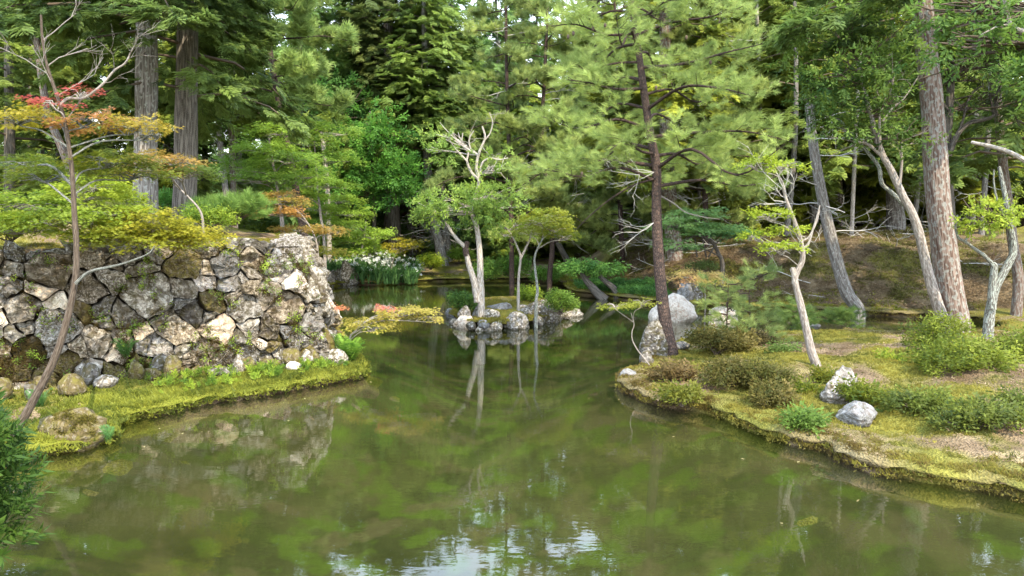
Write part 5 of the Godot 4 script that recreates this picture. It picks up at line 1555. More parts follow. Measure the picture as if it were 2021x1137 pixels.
	masses(a[0], a[1], [[Vector3(9.94, 5.67, -15.80), 1.0, .7, .9, 120, .4], [Vector3(10.55, 5.95, -15.60), 1.0, .7, .9, 120, .4], [Vector3(10.33, 6.68, -16.00), 1.2, .7, .9, 130, .5], [Vector3(10.80, 5.03, -15.80), .8, .5, .8, 80, .4], [Vector3(9.63, 6.63, -16.20), 1.0, .6, .9, 100, .5], [Vector3(11.11, 6.47, -15.60), 1.0, .8, .9, 100, .4]], "broad", brd0, lin(.085, .12, .022), .9)
	a = trunk_tree("forked_tree", "black-crusted forked tree with lichened limbs right of the red cedar", [Vector3(8.74, 0.60, -12.90), Vector3(8.76, 0.89, -12.90), Vector3(8.83, 1.26, -12.90), Vector3(8.98, 1.58, -12.90), Vector3(9.09, 1.86, -12.90), Vector3(9.06, 2.14, -12.90), Vector3(8.96, 2.50, -12.90), Vector3(8.90, 2.82, -12.90), Vector3(8.81, 3.14, -12.90), Vector3(8.74, 3.41, -12.90)], .10, .03, "bark_lichen", 11, .25)
	off = a[0].position
	for q in [[[Vector3(8.71, 0.85, -12.80), Vector3(8.69, 1.22, -12.80), Vector3(8.70, 1.59, -12.80), Vector3(8.66, 1.68, -12.80)], .075, .06], [[Vector3(8.68, 1.65, -12.80), Vector3(8.53, 1.81, -12.80), Vector3(8.34, 1.94, -12.80), Vector3(8.15, 2.08, -12.80), Vector3(8.03, 2.14, -12.80), Vector3(7.96, 2.32, -12.80), Vector3(7.98, 2.55, -12.80)], .038, .014], [[Vector3(8.15, 2.08, -12.80), Vector3(8.25, 2.28, -12.80), Vector3(8.35, 2.40, -12.80), Vector3(8.49, 2.41, -12.80), Vector3(8.56, 2.36, -12.80)], .02, .012], [[Vector3(9.01, 2.32, -12.90), Vector3(8.86, 2.59, -12.90), Vector3(8.74, 2.82, -12.90), Vector3(8.66, 3.14, -12.90), Vector3(8.65, 3.36, -12.90)], .025, .012]]:
		s = Shape.new()
		tube(s, curve(local(q[0], off), 4), q[1], q[2], 8, .06)
		part("limb", s.mesh(), M.bark_lichen, a[0])
	masses(a[0], a[1], [[Vector3(8.26, 2.55, -12.60), .42, .18, .35, 60, .7], [Vector3(8.82, 2.55, -12.70), .3, .16, .3, 40, .7], [Vector3(8.00, 2.48, -12.60), .2, .14, .2, 22, .8]], "broad", lin(.08, .12, .014), lin(.18, .215, .024), .75)
	a = trunk_tree("conifer_tree", "narrow reddish trunk at the right edge behind the forked tree", [Vector3(12.01, 1.04, -16.80), Vector3(11.82, 1.91, -16.80), Vector3(11.67, 2.74, -16.80), Vector3(11.50, 3.56, -16.80), Vector3(11.36, 4.38, -16.80), Vector3(11.17, 5.76, -16.80), Vector3(10.99, 7.45, -16.80), Vector3(10.81, 9.44, -16.80)], .12, .06, "bark_red", 9)
	conifer_crown(a[0], a[1], .55, 26, 2.0, 13, "cypress", dk0, dk1, 1.0, .35)
	a = trunk_tree("lichened_tree", "pale lichened limbs reaching in from the right edge, trunk out of view", [Vector3(8.15, 1.06, -9.60), Vector3(7.91, 2.37, -9.60), Vector3(7.53, 3.71, -9.60), Vector3(7.20, 4.56, -9.60), Vector3(6.92, 5.59, -9.60)], .12, .04, "bark_lichen", 10)
	off = a[0].position
	for q in [[[Vector3(7.57, 2.83, -9.40), Vector3(7.09, 3.02, -9.40), Vector3(6.71, 3.24, -9.40), Vector3(6.47, 3.36, -9.40), Vector3(6.24, 3.43, -9.40), Vector3(5.99, 3.48, -9.40)], .045, .022], [[Vector3(7.08, 4.66, -9.50), Vector3(6.77, 4.84, -9.50), Vector3(6.62, 4.91, -9.50), Vector3(6.47, 4.97, -9.50), Vector3(6.41, 5.11, -9.50), Vector3(6.36, 5.27, -9.50), Vector3(6.30, 5.49, -9.50)], .042, .02], [[Vector3(6.46, 5.00, -9.50), Vector3(6.30, 4.97, -9.50), Vector3(6.17, 4.91, -9.50), Vector3(6.08, 4.86, -9.50)], .016, .008]]:
		s = Shape.new()
		tube(s, curve(local(q[0], off), 4), q[1], q[2], 9, .06)
		part("limb", s.mesh(), M.bark_pale, a[0])
	masses(a[0], a[1], [[Vector3(6.52, 4.75, -9.60), .5, .3, .5, 50, .5], [Vector3(6.48, 5.15, -9.40), .6, .35, .5, 60, .4], [Vector3(5.68, 4.82, -9.90), .30, .2, .3, 22, .5], [Vector3(5.81, 5.19, -9.80), .34, .16, .3, 20, .5], [Vector3(6.86, 4.32, -9.40), .7, .5, .6, 80, .4]], "broad", brd0, lin(.10, .15, .022), .9)
	# the slim tree standing on the headland
	a = trunk_tree("slim_tree", "slim pale-barked tree with a kinked stem and dead white limbs on the headland moss", [Vector3(4.46, 0.28, -10.20), Vector3(4.36, 0.56, -10.20), Vector3(4.26, 0.93, -10.20), Vector3(4.17, 1.26, -10.20), Vector3(4.08, 1.59, -10.20), Vector3(4.11, 1.74, -10.20), Vector3(4.17, 1.89, -10.20), Vector3(4.16, 2.07, -10.20), Vector3(4.10, 2.28, -10.20), Vector3(4.00, 2.54, -10.20), Vector3(3.91, 2.75, -10.20), Vector3(3.86, 2.92, -10.20)], .072, .02, "bark_smooth", 11, .25)
	off = a[0].position
	for q in [[[Vector3(4.08, 1.56, -10.20), Vector3(4.06, 1.70, -10.20), Vector3(4.03, 1.78, -10.20)], .045, .04], [[Vector3(4.16, 2.05, -10.20), Vector3(4.25, 2.14, -10.20), Vector3(4.30, 2.32, -10.20), Vector3(4.35, 2.50, -10.20), Vector3(4.39, 2.68, -10.20)], .02, .008], [[Vector3(4.16, 2.18, -10.20), Vector3(4.25, 2.23, -10.20), Vector3(4.35, 2.43, -10.20), Vector3(4.39, 2.61, -10.20)], .015, .006], [[Vector3(3.89, 2.75, -10.15), Vector3(3.83, 3.00, -10.15), Vector3(3.72, 3.14, -10.15), Vector3(3.61, 3.21, -10.15)], .014, .006]]:
		s = Shape.new()
		var cl := curve(local(q[0], off), 4)
		tube(s, cl, q[1], q[2], 7, .06)
		part("limb", s.mesh(), M["bark_pale"], a[0])
	s = Shape.new()
	for k in 9:
		var at := along_line(a[1], rnd(.86, 1.0))
		fork(s, at[0], Vector3(rnd(-1, .5), rnd(-.7, .7), rnd(-.6, .6)).normalized(), rnd(.25, .6), .007, 2, .4, null)
	part("dead_twigs", s.mesh(), M.dead_wood, a[0]).set_meta("kind", "stuff")
	plates(a[0], a[1], [[Vector3(3.77, 2.04, -10.00), .26, .22, 40, .6], [Vector3(3.65, 2.50, -10.10), .28, .22, 36, .6], [Vector3(3.55, 2.21, -10.20), .22, .2, 26, .5], [Vector3(4.02, 2.32, -10.30), .2, .2, 22, .6], [Vector3(3.84, 3.22, -10.20), .30, .26, 34, .7], [Vector3(3.52, 3.22, -10.30), .26, .22, 28, .6]], "broad", lin(.08, .12, .012), lin(.20, .23, .02), .62, "bark_pale", .06, .004)

	# islet trees
	a = trunk_tree("twisted_tree", "taller twisted pale tree on the islet, twin stems and bare white crown limbs", [Vector3(-0.71, 0.55, -16.30), Vector3(-0.73, 1.11, -16.30), Vector3(-0.74, 1.69, -16.30), Vector3(-0.80, 2.27, -16.30), Vector3(-0.90, 2.56, -16.30), Vector3(-0.92, 2.75, -16.30), Vector3(-0.82, 3.02, -16.30), Vector3(-0.75, 3.36, -16.30), Vector3(-0.81, 3.64, -16.30), Vector3(-0.74, 3.98, -16.30), Vector3(-0.61, 4.30, -16.30), Vector3(-0.67, 4.55, -16.30)], .115, .02, "bark_pale", 11, .3)
	off = a[0].position
	for q in [[[Vector3(-0.78, 0.57, -16.30), Vector3(-0.87, 1.05, -16.30), Vector3(-0.98, 1.40, -16.30), Vector3(-1.04, 1.69, -16.30), Vector3(-1.07, 1.83, -16.30), Vector3(-1.26, 2.02, -16.30), Vector3(-1.40, 2.21, -16.30), Vector3(-1.51, 2.41, -16.30)], .095, .03, "bark_pale"], [[Vector3(-1.04, 1.63, -16.30), Vector3(-1.06, 1.81, -16.30), Vector3(-1.02, 1.95, -16.30)], .07, .06, "bark_pine"], [[Vector3(-0.75, 3.36, -16.30), Vector3(-0.92, 3.53, -16.30), Vector3(-1.02, 3.78, -16.30), Vector3(-0.99, 3.98, -16.30), Vector3(-1.13, 4.15, -16.30), Vector3(-1.11, 4.41, -16.30)], .035, .012, "bark_pale"], [[Vector3(-1.02, 3.78, -16.30), Vector3(-1.21, 3.98, -16.30), Vector3(-1.31, 4.10, -16.30), Vector3(-1.45, 4.32, -16.30)], .025, .01, "bark_pale"], [[Vector3(-0.74, 3.47, -16.30), Vector3(-0.67, 3.74, -16.30), Vector3(-0.49, 3.85, -16.30), Vector3(-0.29, 3.81, -16.30), Vector3(-0.09, 3.85, -16.30)], .03, .012, "bark_pale"], [[Vector3(-0.76, 3.89, -16.30), Vector3(-0.92, 4.03, -16.30), Vector3(-0.97, 4.26, -16.30), Vector3(-0.86, 4.46, -16.30)], .022, .01, "bark_pale"], [[Vector3(-0.63, 4.23, -16.30), Vector3(-0.49, 4.41, -16.30), Vector3(-0.44, 4.66, -16.30), Vector3(-0.51, 4.86, -16.30)], .018, .008, "bark_pale"]]:
		s = Shape.new()
		var cl := curve(local(q[0], off), 4)
		tube(s, cl, q[1], q[2], 7, .08)
		if q[1] < .05:
			for k in 3:
				var at := along_line(cl, rnd(.5, 1.0))
				fork(s, at[0], Vector3(rnd(-1, 1), rnd(0, 1), rnd(-1, 1)).normalized(), .35, .006, 1, .35, null)
		part("limb", s.mesh(), M[q[3]], a[0])
	masses(a[0], a[1], [[Vector3(-1.21, 2.82, -16.20), .85, .34, .7, 190, .6], [Vector3(-0.58, 2.87, -16.20), .65, .32, .6, 140, .6], [Vector3(-1.71, 2.62, -16.20), .6, .28, .5, 100, .6], [Vector3(-0.94, 2.48, -16.40), .65, .28, .5, 90, .4], [Vector3(-0.30, 2.91, -16.40), .55, .32, .5, 100, .5], [Vector3(-1.39, 4.11, -16.40), .7, .4, .6, 90, .6], [Vector3(-0.24, 3.66, -16.50), .5, .3, .5, 50, .6]], "broad", lin(.045, .095, .018), lin(.17, .22, .04), .72, "bark_pale")
	a = trunk_tree("birch_tree", "small white-barked tree with a forked stem in the middle of the islet", [Vector3(0.15, 0.67, -16.70), Vector3(0.16, 1.14, -16.70), Vector3(0.20, 1.58, -16.70), Vector3(0.11, 1.85, -16.70), Vector3(0.02, 2.05, -16.70), Vector3(-0.10, 2.24, -16.70)], .055, .018, "bark_pale", 9)
	off = a[0].position
	s = Shape.new()
	tube(s, curve(local([Vector3(0.20, 1.55, -16.70), Vector3(0.32, 1.79, -16.70), Vector3(0.42, 2.01, -16.70), Vector3(0.47, 2.21, -16.70)], off), 4), .035, .012, 7, .06)
	part("limb", s.mesh(), M.bark_pale, a[0])
	masses(a[0], a[1], [[Vector3(-0.12, 2.06, -16.60), .45, .2, .4, 50, .5], [Vector3(0.23, 2.38, -16.70), .6, .25, .5, 70, .6], [Vector3(-0.30, 2.24, -16.70), .3, .18, .3, 30, .5]], "broad", lin(.06, .11, .02), lin(.20, .25, .04), .62, "bark_pale")
	a = trunk_tree("lichened_maple", "small lichened maple with a yellow-green top at the right of the islet", [Vector3(0.55, 0.50, -16.10), Vector3(0.58, 0.84, -16.10), Vector3(0.53, 1.30, -16.10), Vector3(0.51, 1.59, -16.10), Vector3(0.59, 1.84, -16.10), Vector3(0.70, 2.05, -16.10)], .06, .018, "bark_lichen", 9, .6)
	plates(a[0], a[1], [[Vector3(0.65, 2.39, -16.00), .5, .4, 90, .7], [Vector3(0.97, 2.22, -16.20), .35, .3, 50, .8], [Vector3(0.39, 2.14, -16.10), .35, .3, 50, .5], [Vector3(0.86, 2.53, -16.30), .35, .3, 46, .9], [Vector3(1.22, 2.04, -16.40), .25, .25, 28, .4]], "maple", lin(.09, .13, .015), lin(.26, .27, .025), .75, "bark_pale", .09, .006)


func make_deep_wood() -> void:
	R.seed = 12
	var base := Vector3.ZERO
	var n := 0
	for row in 5:
		var z := -40.0 - row * 8.5
		for k in 11:
			var x := (k - 5.0 + rnd(-.35, .35) + (row % 2) * 0.5) * (7.0 + row * 1.6)
			var zz := z + rnd(-3, 3)
			if absf(x + 5.0) < 8.0 and zz > -56.0:
				continue
			if absf(x) > -zz * 0.86:
				continue
			var high := rnd(13, 18)
			var y := h_at(x, zz)
			var lean := rnd(-.8, .8)
			var a := trunk_tree("wood_tree", "conifer deep in the wood behind the garden, one of many alike", [Vector3(x, y, zz), Vector3(x + lean * .3, y + high * .4, zz), Vector3(x + lean, y + high, zz)], rnd(.16, .28), .05, ["bark_grey", "bark_dark", "bark_grey", "bark_red"][n % 4], 7, .4, "conifers deep in the wood", 3)
			conifer_crown(a[0], a[1], rnd(.10, .42), 46, rnd(2.8, 3.8), 15, "cypress", lin(.055, .098, .035), lin(.145, .215, .062) if n % 3 else lin(.18, .235, .06), 1.6, .3, true, "twig", .55)
			n += 1
	# younger, brighter growth between the old trunks
	var young := [Vector3(0.69, 1.34, -33.00), Vector3(5.72, 1.39, -35.00), Vector3(11.26, 1.60, -32.00), Vector3(10.94, 1.81, -28.00), Vector3(13.90, 1.76, -30.00), Vector3(17.59, 1.65, -30.00), Vector3(-1.37, 0.89, -38.00), Vector3(7.73, 1.54, -34.00), Vector3(-9.11, 1.94, -40.00), Vector3(4.82, 1.23, -40.00), Vector3(-10.88, 2.02, -34.00), Vector3(19.09, 1.65, -30.00), Vector3(10.48, 1.61, -36.00)]
	for i in young.size():
		var p: Vector3 = young[i]
		p.y = h_at(p.x, p.z)
		var high := rnd(6.0, 10.5)
		var a := trunk_tree("young_cypress", "bright young cypress filling a gap between the old trunks, one of many alike", [p, p + Vector3(rnd(-.2, .2), high * .5, 0), p + Vector3(rnd(-.4, .4), high, 0)], .09, .02, "bark_red", 6, .3, "young cypresses between the trunks", 3)
		conifer_crown(a[0], a[1], .14, 46, rnd(1.5, 2.3), 15, "cypress", lin(.055, .085, .016), lin(.17, .22, .030).lerp(lin(.23, .24, .028), R.randf()), 1.1, .3, true, "twig", .3)
	for i in 19:
		var p: Vector3 = [Vector3(-11.96, 2.10, -58.00), Vector3(-10.58, 2.07, -62.00), Vector3(-8.05, 2.10, -58.00), Vector3(-7.06, 2.06, -64.00), Vector3(-4.75, 2.10, -58.00), Vector3(-3.32, 2.07, -62.00), Vector3(-14.08, 2.08, -60.00), Vector3(-1.44, 2.11, -57.00), Vector3(-8.94, 2.26, -34.00), Vector3(-8.15, 2.24, -37.00), Vector3(-7.54, 2.22, -40.00), Vector3(-2.77, 2.24, -37.00), Vector3(-0.69, 2.24, -38.00), Vector3(1.41, 2.22, -40.00), Vector3(-8.81, 2.29, -31.00), Vector3(12.25, 2.25, -36.00), Vector3(14.82, 2.24, -38.00), Vector3(-0.67, 2.18, -46.00), Vector3(-21.56, 2.27, -33.00)][i]
		p.y = h_at(p.x, p.z)
		var high := rnd(13, 16)
		var a := trunk_tree("wood_tree", "conifer deep in the wood behind the garden, one of many alike", [p, p + Vector3(rnd(-.4, .4), high * .5, 0), p + Vector3(rnd(-.6, .6), high, 0)], .2, .05, "bark_grey", 7, .3, "conifers deep in the wood", 3)
		conifer_crown(a[0], a[1], rnd(.2, .35), 52, rnd(2.6, 3.2), 17, "cypress", lin(.055, .098, .035), lin(.145, .215, .06), 1.3, .3, true, "twig", .5)
	var slim := [[1372, 25], [1405, 29], [1488, 26], [1528, 30], [1545, 24], [1650, 27], [1672, 24], [1715, 31], [1792, 25], [1812, 30], [1905, 27], [1925, 23], [1952, 29], [1560, 33]]
	var marks := ["reddish slim trunk nearest the layered dark tree", "slim trunk behind the layered dark tree", "slim grey trunk first right of the mound crest", "slim trunk second right of the mound crest", "slim trunk directly behind the headland's kinked tree", "slim trunk just right of the leaning broken tree", "slim forked-looking trunk second right of the leaning broken tree", "slim far trunk between the broken tree and the broad pale one", "slim trunk just right of the broad pale one", "slim trunk left of the great cedar, deeper in", "slim trunk right of the great cedar, deeper in", "slim trunk second right of the great cedar", "slim trunk third right of the great cedar", "slim distant trunk left of the broken tree"]
	for i in slim.size():
		var d: float = slim[i][1]
		var x: float = (slim[i][0] - 1010.0) / 1403.0 * d * 1.01
		var p := Vector3(x, h_at(x, -d), -d)
		var a := trunk_tree("slim_conifer", marks[i], [p, p + Vector3(rnd(-.3, .2), 4.5, 0), p + Vector3(rnd(-.7, .4), 12.0, 0)], rnd(.07, .13), .04, ["bark_grey", "bark_red", "bark_pale", "bark_grey"][i % 4], 8, .5)
		conifer_crown(a[0], a[1], .52, 26, 1.7, 13, "cypress", lin(.055, .085, .022), lin(.17, .205, .04), 1.0, .3, true, "twig", .3)
		bare_limbs(a[0], a[1], .15, .55, 8, 1.0, .012, "dead_wood", -.1)
	# evergreen undergrowth between the trunks
	var spots := [Vector3(-15.34, 2.33, -24.00), Vector3(-12.19, 2.35, -22.00), Vector3(-18.60, 2.31, -27.00), Vector3(-11.32, 2.22, -27.00), Vector3(-10.88, 2.08, -30.00), Vector3(-11.90, 2.33, -25.00), Vector3(-10.17, 1.54, -34.00), Vector3(-9.22, 1.46, -37.00), Vector3(-1.44, 0.80, -40.00), Vector3(0.30, 0.32, -44.00), Vector3(2.08, 0.72, -42.00), Vector3(4.57, 0.55, -46.00), Vector3(6.56, 0.87, -42.00), Vector3(6.58, 0.93, -37.00), Vector3(9.99, 1.43, -38.00), Vector3(11.76, 1.61, -36.00), Vector3(12.81, 1.54, -34.00), Vector3(15.25, 1.59, -37.00), Vector3(14.10, 1.74, -31.00), Vector3(17.17, 1.51, -35.00), Vector3(17.27, 1.76, -30.00), Vector3(20.41, 1.57, -33.00), Vector3(20.94, 1.63, -31.00), Vector3(24.19, 1.30, -34.00), Vector3(-10.16, 1.20, -46.00), Vector3(-17.15, 2.34, -23.00), Vector3(-15.06, 2.22, -40.00), Vector3(22.08, 1.48, -29.00)]
	for i in spots.size():
		var p: Vector3 = spots[i]
		p.y = h_at(p.x, p.z) - 0.1
		var f := R.randf()
		bush("undergrowth_bush", "rounded evergreen bush in the shade between the far trunks, one of many alike", p, rnd(1.4, 2.4), rnd(1.6, 3.4), rnd(1.0, 1.8), 330, ["broad", "cypress", "broad", "maple"][i % 4], lin(.02, .05, .012), lin(.07, .13, .02).lerp(lin(.16, .17, .02), f), 1.5, "undergrowth between the far trunks")

func make_rocks() -> void:
	R.seed = 30
	# headland
	rock("notched_rock", "upright grey lichened rock with a dark notch, on the headland beside the round boulder", Vector3(4.07, 0.08, -8.67), Vector3(.50, .56, .46), "rock_grey", 31, 0.4, 9, .2)
	rock("round_boulder", "round two-toned boulder, pale on one side and brown on the other, at the headland edge", Vector3(3.92, 0.16, -7.90), Vector3(.46, .25, .36), "rock_slate", 32, 0.2, 4, .08)
	rock("low_rock", "small low grey rock touching the round boulder", Vector3(3.90, 0.14, -8.17), Vector3(.22, .14, .2), "rock_grey", 33, 1.0, 8, .1, 2)
	rock("small_rock", "small pale rock half sunk in litter below the slim tree", Vector3(3.47, 0.22, -8.80), Vector3(.16, .10, .14), "rock_cream", 34, 0.6, 8, .1, 2)
	rock("tip_stone", "flat grey stone at the very tip of the headland", Vector3(1.75, 0.12, -10.37), Vector3(.32, .16, .24), "rock_slate", 35, 0.4, 9, .1, 2)
	rock("standing_rock", "dark crusted rock standing upright behind the foot of the headland pine", Vector3(2.42, 0.00, -11.89), Vector3(.50, .78, .5), "rock_dark", 36, 0.8, 9, .14)
	rock("standing_rock", "smaller dark rock below the crusted one, at the water by the headland pine", Vector3(2.18, -0.05, -11.26), Vector3(.34, .42, .34), "rock_dark", 37, 0.3, 9, .14, 2)
	rock("splash_stone", "small pale blue-grey stone behind the headland pine", Vector3(2.98, 0.22, -12.30), Vector3(.30, .12, .2), "rock_slate", 38, 0.2, 9, .1, 2)
	rock("white_boulder", "large cream-white boulder standing in the inlet behind the headland pine", Vector3(3.97, -0.12, -17.27), Vector3(1.2, .74, .8), "rock_white", 39, -0.25, 10, .08)
	rock("white_boulder", "cream-white boulder behind the young pine, right of the large white one", Vector3(4.85, -0.10, -16.35), Vector3(.85, .62, .7), "rock_white", 40, 0.5, 12, .12)
	rock("low_white_rock", "low white rock sloping into the water left of the large white boulder", Vector3(3.55, -0.12, -17.27), Vector3(.5, .42, .5), "rock_white", 41, 0.2, 8, .1)
	rock("grey_rock", "grey pointed rock behind the large white boulder", Vector3(4.91, -0.10, -20.00), Vector3(.78, .86, .55), "rock_slate", 42, 0.1, 9, .12)
	rock("dark_rock", "dark split rock between the grey pointed one and the bank", Vector3(5.22, -0.10, -20.00), Vector3(.42, .78, .45), "rock_dark", 43, 0.5, 8, .14)
	rock("channel_slab", "pale flat slab lying in the channel behind the slim tree", Vector3(6.49, 0.00, -15.87), Vector3(.52, .16, .36), "rock_slate", 44, 0.1, 9, .08, 2)
	rock("channel_slab", "smaller pale slab right of the slim tree in the channel", Vector3(6.86, 0.00, -15.94), Vector3(.3, .12, .26), "rock_slate", 45, 0.6, 9, .08, 2)
	# near left corner
	rock("mossy_boulder", "brown mossy boulder at the water's edge by the leaning maple's foot", Vector3(-4.78, 0.02, -7.57), Vector3(.66, .48, .5), "rock_moss", 46, 0.3, 7, .14)
	rock("mossy_stone", "small grey stone in the moss right of the mossy boulder", Vector3(-4.62, 0.06, -7.65), Vector3(.16, .12, .14), "rock_slate", 47, 0.4, 9, .1, 2)
	for q in [["pale_stone", "pale upright squared stone leaning at the wall foot near its end", 606, 714, .20, .27, .22, "rock_cream", 51], ["pale_stone", "white oblong stone lying tilted at the wall foot", 580, 724, .24, .13, .16, "rock_white", 52], ["brown_stone", "thin brown stone propped beside the white oblong one", 556, 720, .12, .26, .14, "rock_dark", 53], ["pale_stone", "pale jagged stone at the wall end above the fern", 660, 712, .38, .26, .3, "rock_cream", 54], ["grey_stone", "rounded grey mossy stone stacked at the wall end", 634, 700, .46, .50, .4, "rock_grey", 55], ["cap_stone", "small tan stone perched on the wall top", 462, 470, .15, .13, .14, "rock_cream", 56]]:
		var at := WALL_FOOT
		match q[2]:
			606: at = Vector3(-3.20, 0.20, -10.94)
			580: at = Vector3(-3.32, 0.20, -10.64)
			556: at = Vector3(-3.60, 0.20, -10.94)
			660: at = Vector3(-2.79, 0.16, -11.13)
			634: at = Vector3(-3.19, 0.16, -11.79)
			462: at = Vector3(-4.77, 2.02, -12.20)
		rock(q[0], q[1], at, Vector3(q[4], q[5], q[6]), q[7], q[8], 0.5, 9, .08, 2)
	# foot of the wall: tumbled mossy stones
	for k in 26:
		var f := k / 25.0
		var p := WALL_FOOT + WALL_ALONG * lerpf(-1.6, 4.2, f) + WALL_OUT * (rnd(.02, .25) if k % 2 else rnd(.2, .6)) + WALL_ALONG * rnd(-.15, .15)
		p.y = h_at(p.x, p.z) - .02
		rock("foot_stone", ["dark mossy stone tumbled at the foot of the wall, one of several alike"][0], p, Vector3(rnd(.16, .62), rnd(.12, .36), rnd(.2, .42)), ["rock_moss", "rock_dark", "rock_moss", "rock_moss", "rock_dark", "rock_cream", "rock_moss"][k % 7], 60 + k, rnd(0, 6), 8, .12, 2, "tumbled stones along the wall foot")
	# islet
	var st := [[Vector3(-1.08, 0.16, -16.20),0,0.34,0.37,0.33,"rock_grey","pinkish grey stone with a peaked top, at the left end of the islet",0], [Vector3(-1.10, -0.02, -16.14),0,0.41,0.37,0.33,"rock_white","bright white block at the islet's left waterline",0], [Vector3(-0.79, 0.02, -16.50),0,0.34,0.46,0.33,"rock_grey","mauve stone leaning beside the white block",0], [Vector3(-0.50, 0.06, -16.23),0,0.53,0.33,0.33,"rock_cream","pale slanting stone in the middle of the islet front",0], [Vector3(-0.31, 0.24, -16.82),0,0.71,0.26,0.37,"rock_slate","long blue-grey capping stone along the islet top",0], [Vector3(0.09, -0.05, -16.03),0,0.57,0.40,0.40,"rock_grey","rounded purplish stone at the islet waterline",0], [Vector3(0.73, -0.05, -16.97),0,0.99,0.62,0.55,"rock_dark","largest dark domed rock at the right of the islet",0], [Vector3(-1.28, -0.04, -16.50),0,0.23,0.20,0.22,"rock_dark","small reddish stone left of the white block",0], [Vector3(-0.74, -0.04, -15.68),0,0.17,0.13,0.17,"rock_cream","orange-brown pebble at the islet waterline",0], [Vector3(-0.52, -0.04, -15.76),0,0.28,0.14,0.22,"rock_grey","flat brown stone beside the orange pebble",0], [Vector3(-0.19, 0.10, -16.61),0,0.18,0.15,0.17,"rock_cream","little tan stone wedged under the capping stone",0], [Vector3(0.27, 0.16, -16.79),0,0.39,0.20,0.28,"rock_grey","flat stone stacked left of the birch root",0], [Vector3(0.24, 0.28, -17.08),0,0.34,0.13,0.28,"rock_grey","thin slab on the islet top by the white root",0], [Vector3(-1.57, -0.05, -17.83),0,0.34,0.26,0.29,"rock_slate","dark stone with a yellow moss skirt standing off the islet's left end",0]]
	for k in st.size():
		var q: Array = st[k]
		rock("islet_stone", q[6], q[0], Vector3(q[2] * 1.05, q[3], q[4]), q[5], 80 + k, rnd(-.4, .4), 9, .09, 2)
	for k in 13:
		var f := k / 12.0
		var e: Vector2 = isle[int(lerpf(2, 26, f))]
		var o := rock("islet_edging_stone", "weathered stone edging the front of the islet at the waterline, one of many alike", Vector3(e.x, rnd(-.07, .04), e.y - rnd(.02, .2)), Vector3(rnd(.3, .55), rnd(.15, .27), rnd(.25, .36)), ["rock_grey", "rock_cream", "rock_dark", "rock_slate", "rock_cream"][k % 5], 140 + k, rnd(0, 6), 9, .10, 2, "stones edging the islet")
	# far bank
	rock("grotto_rock", "dark hollow overhanging rock at the far waterline beyond the wall end", Vector3(-6.49, -0.10, -26.47), Vector3(1.5, .85, .9), "rock_dark", 101, .1, 8, .2)
	rock("grotto_rock", "grey lichened rock left of the hollow one at the far waterline", Vector3(-6.83, -0.10, -25.72), Vector3(.8, .7, .7), "rock_grey", 102, .4, 9, .14)
	rock("upright_stone", "pale upright stone standing above the hollow rock", Vector3(-6.02, 0.35, -25.64), Vector3(.42, .62, .36), "rock_cream", 103, .2, 8, .06, 2)
	rock("blue_stone", "blue-grey stones behind the hollow rock", Vector3(-7.12, 0.40, -26.89), Vector3(.9, .55, .6), "rock_slate", 104, .2, 9, .14, 2)
	rock("moss_hump", "low yellow moss-covered hump in the water right of the hollow rock", Vector3(-5.59, -0.12, -27.07), Vector3(.85, .42, .6), "rock_moss", 105, .2, 5, .06, 2)
	rock("pale_boulder", "single pale rounded boulder in front of the white flowers", Vector3(-4.81, -0.08, -27.06), Vector3(.46, .42, .4), "rock_cream", 106, .2, 6, .06, 2)

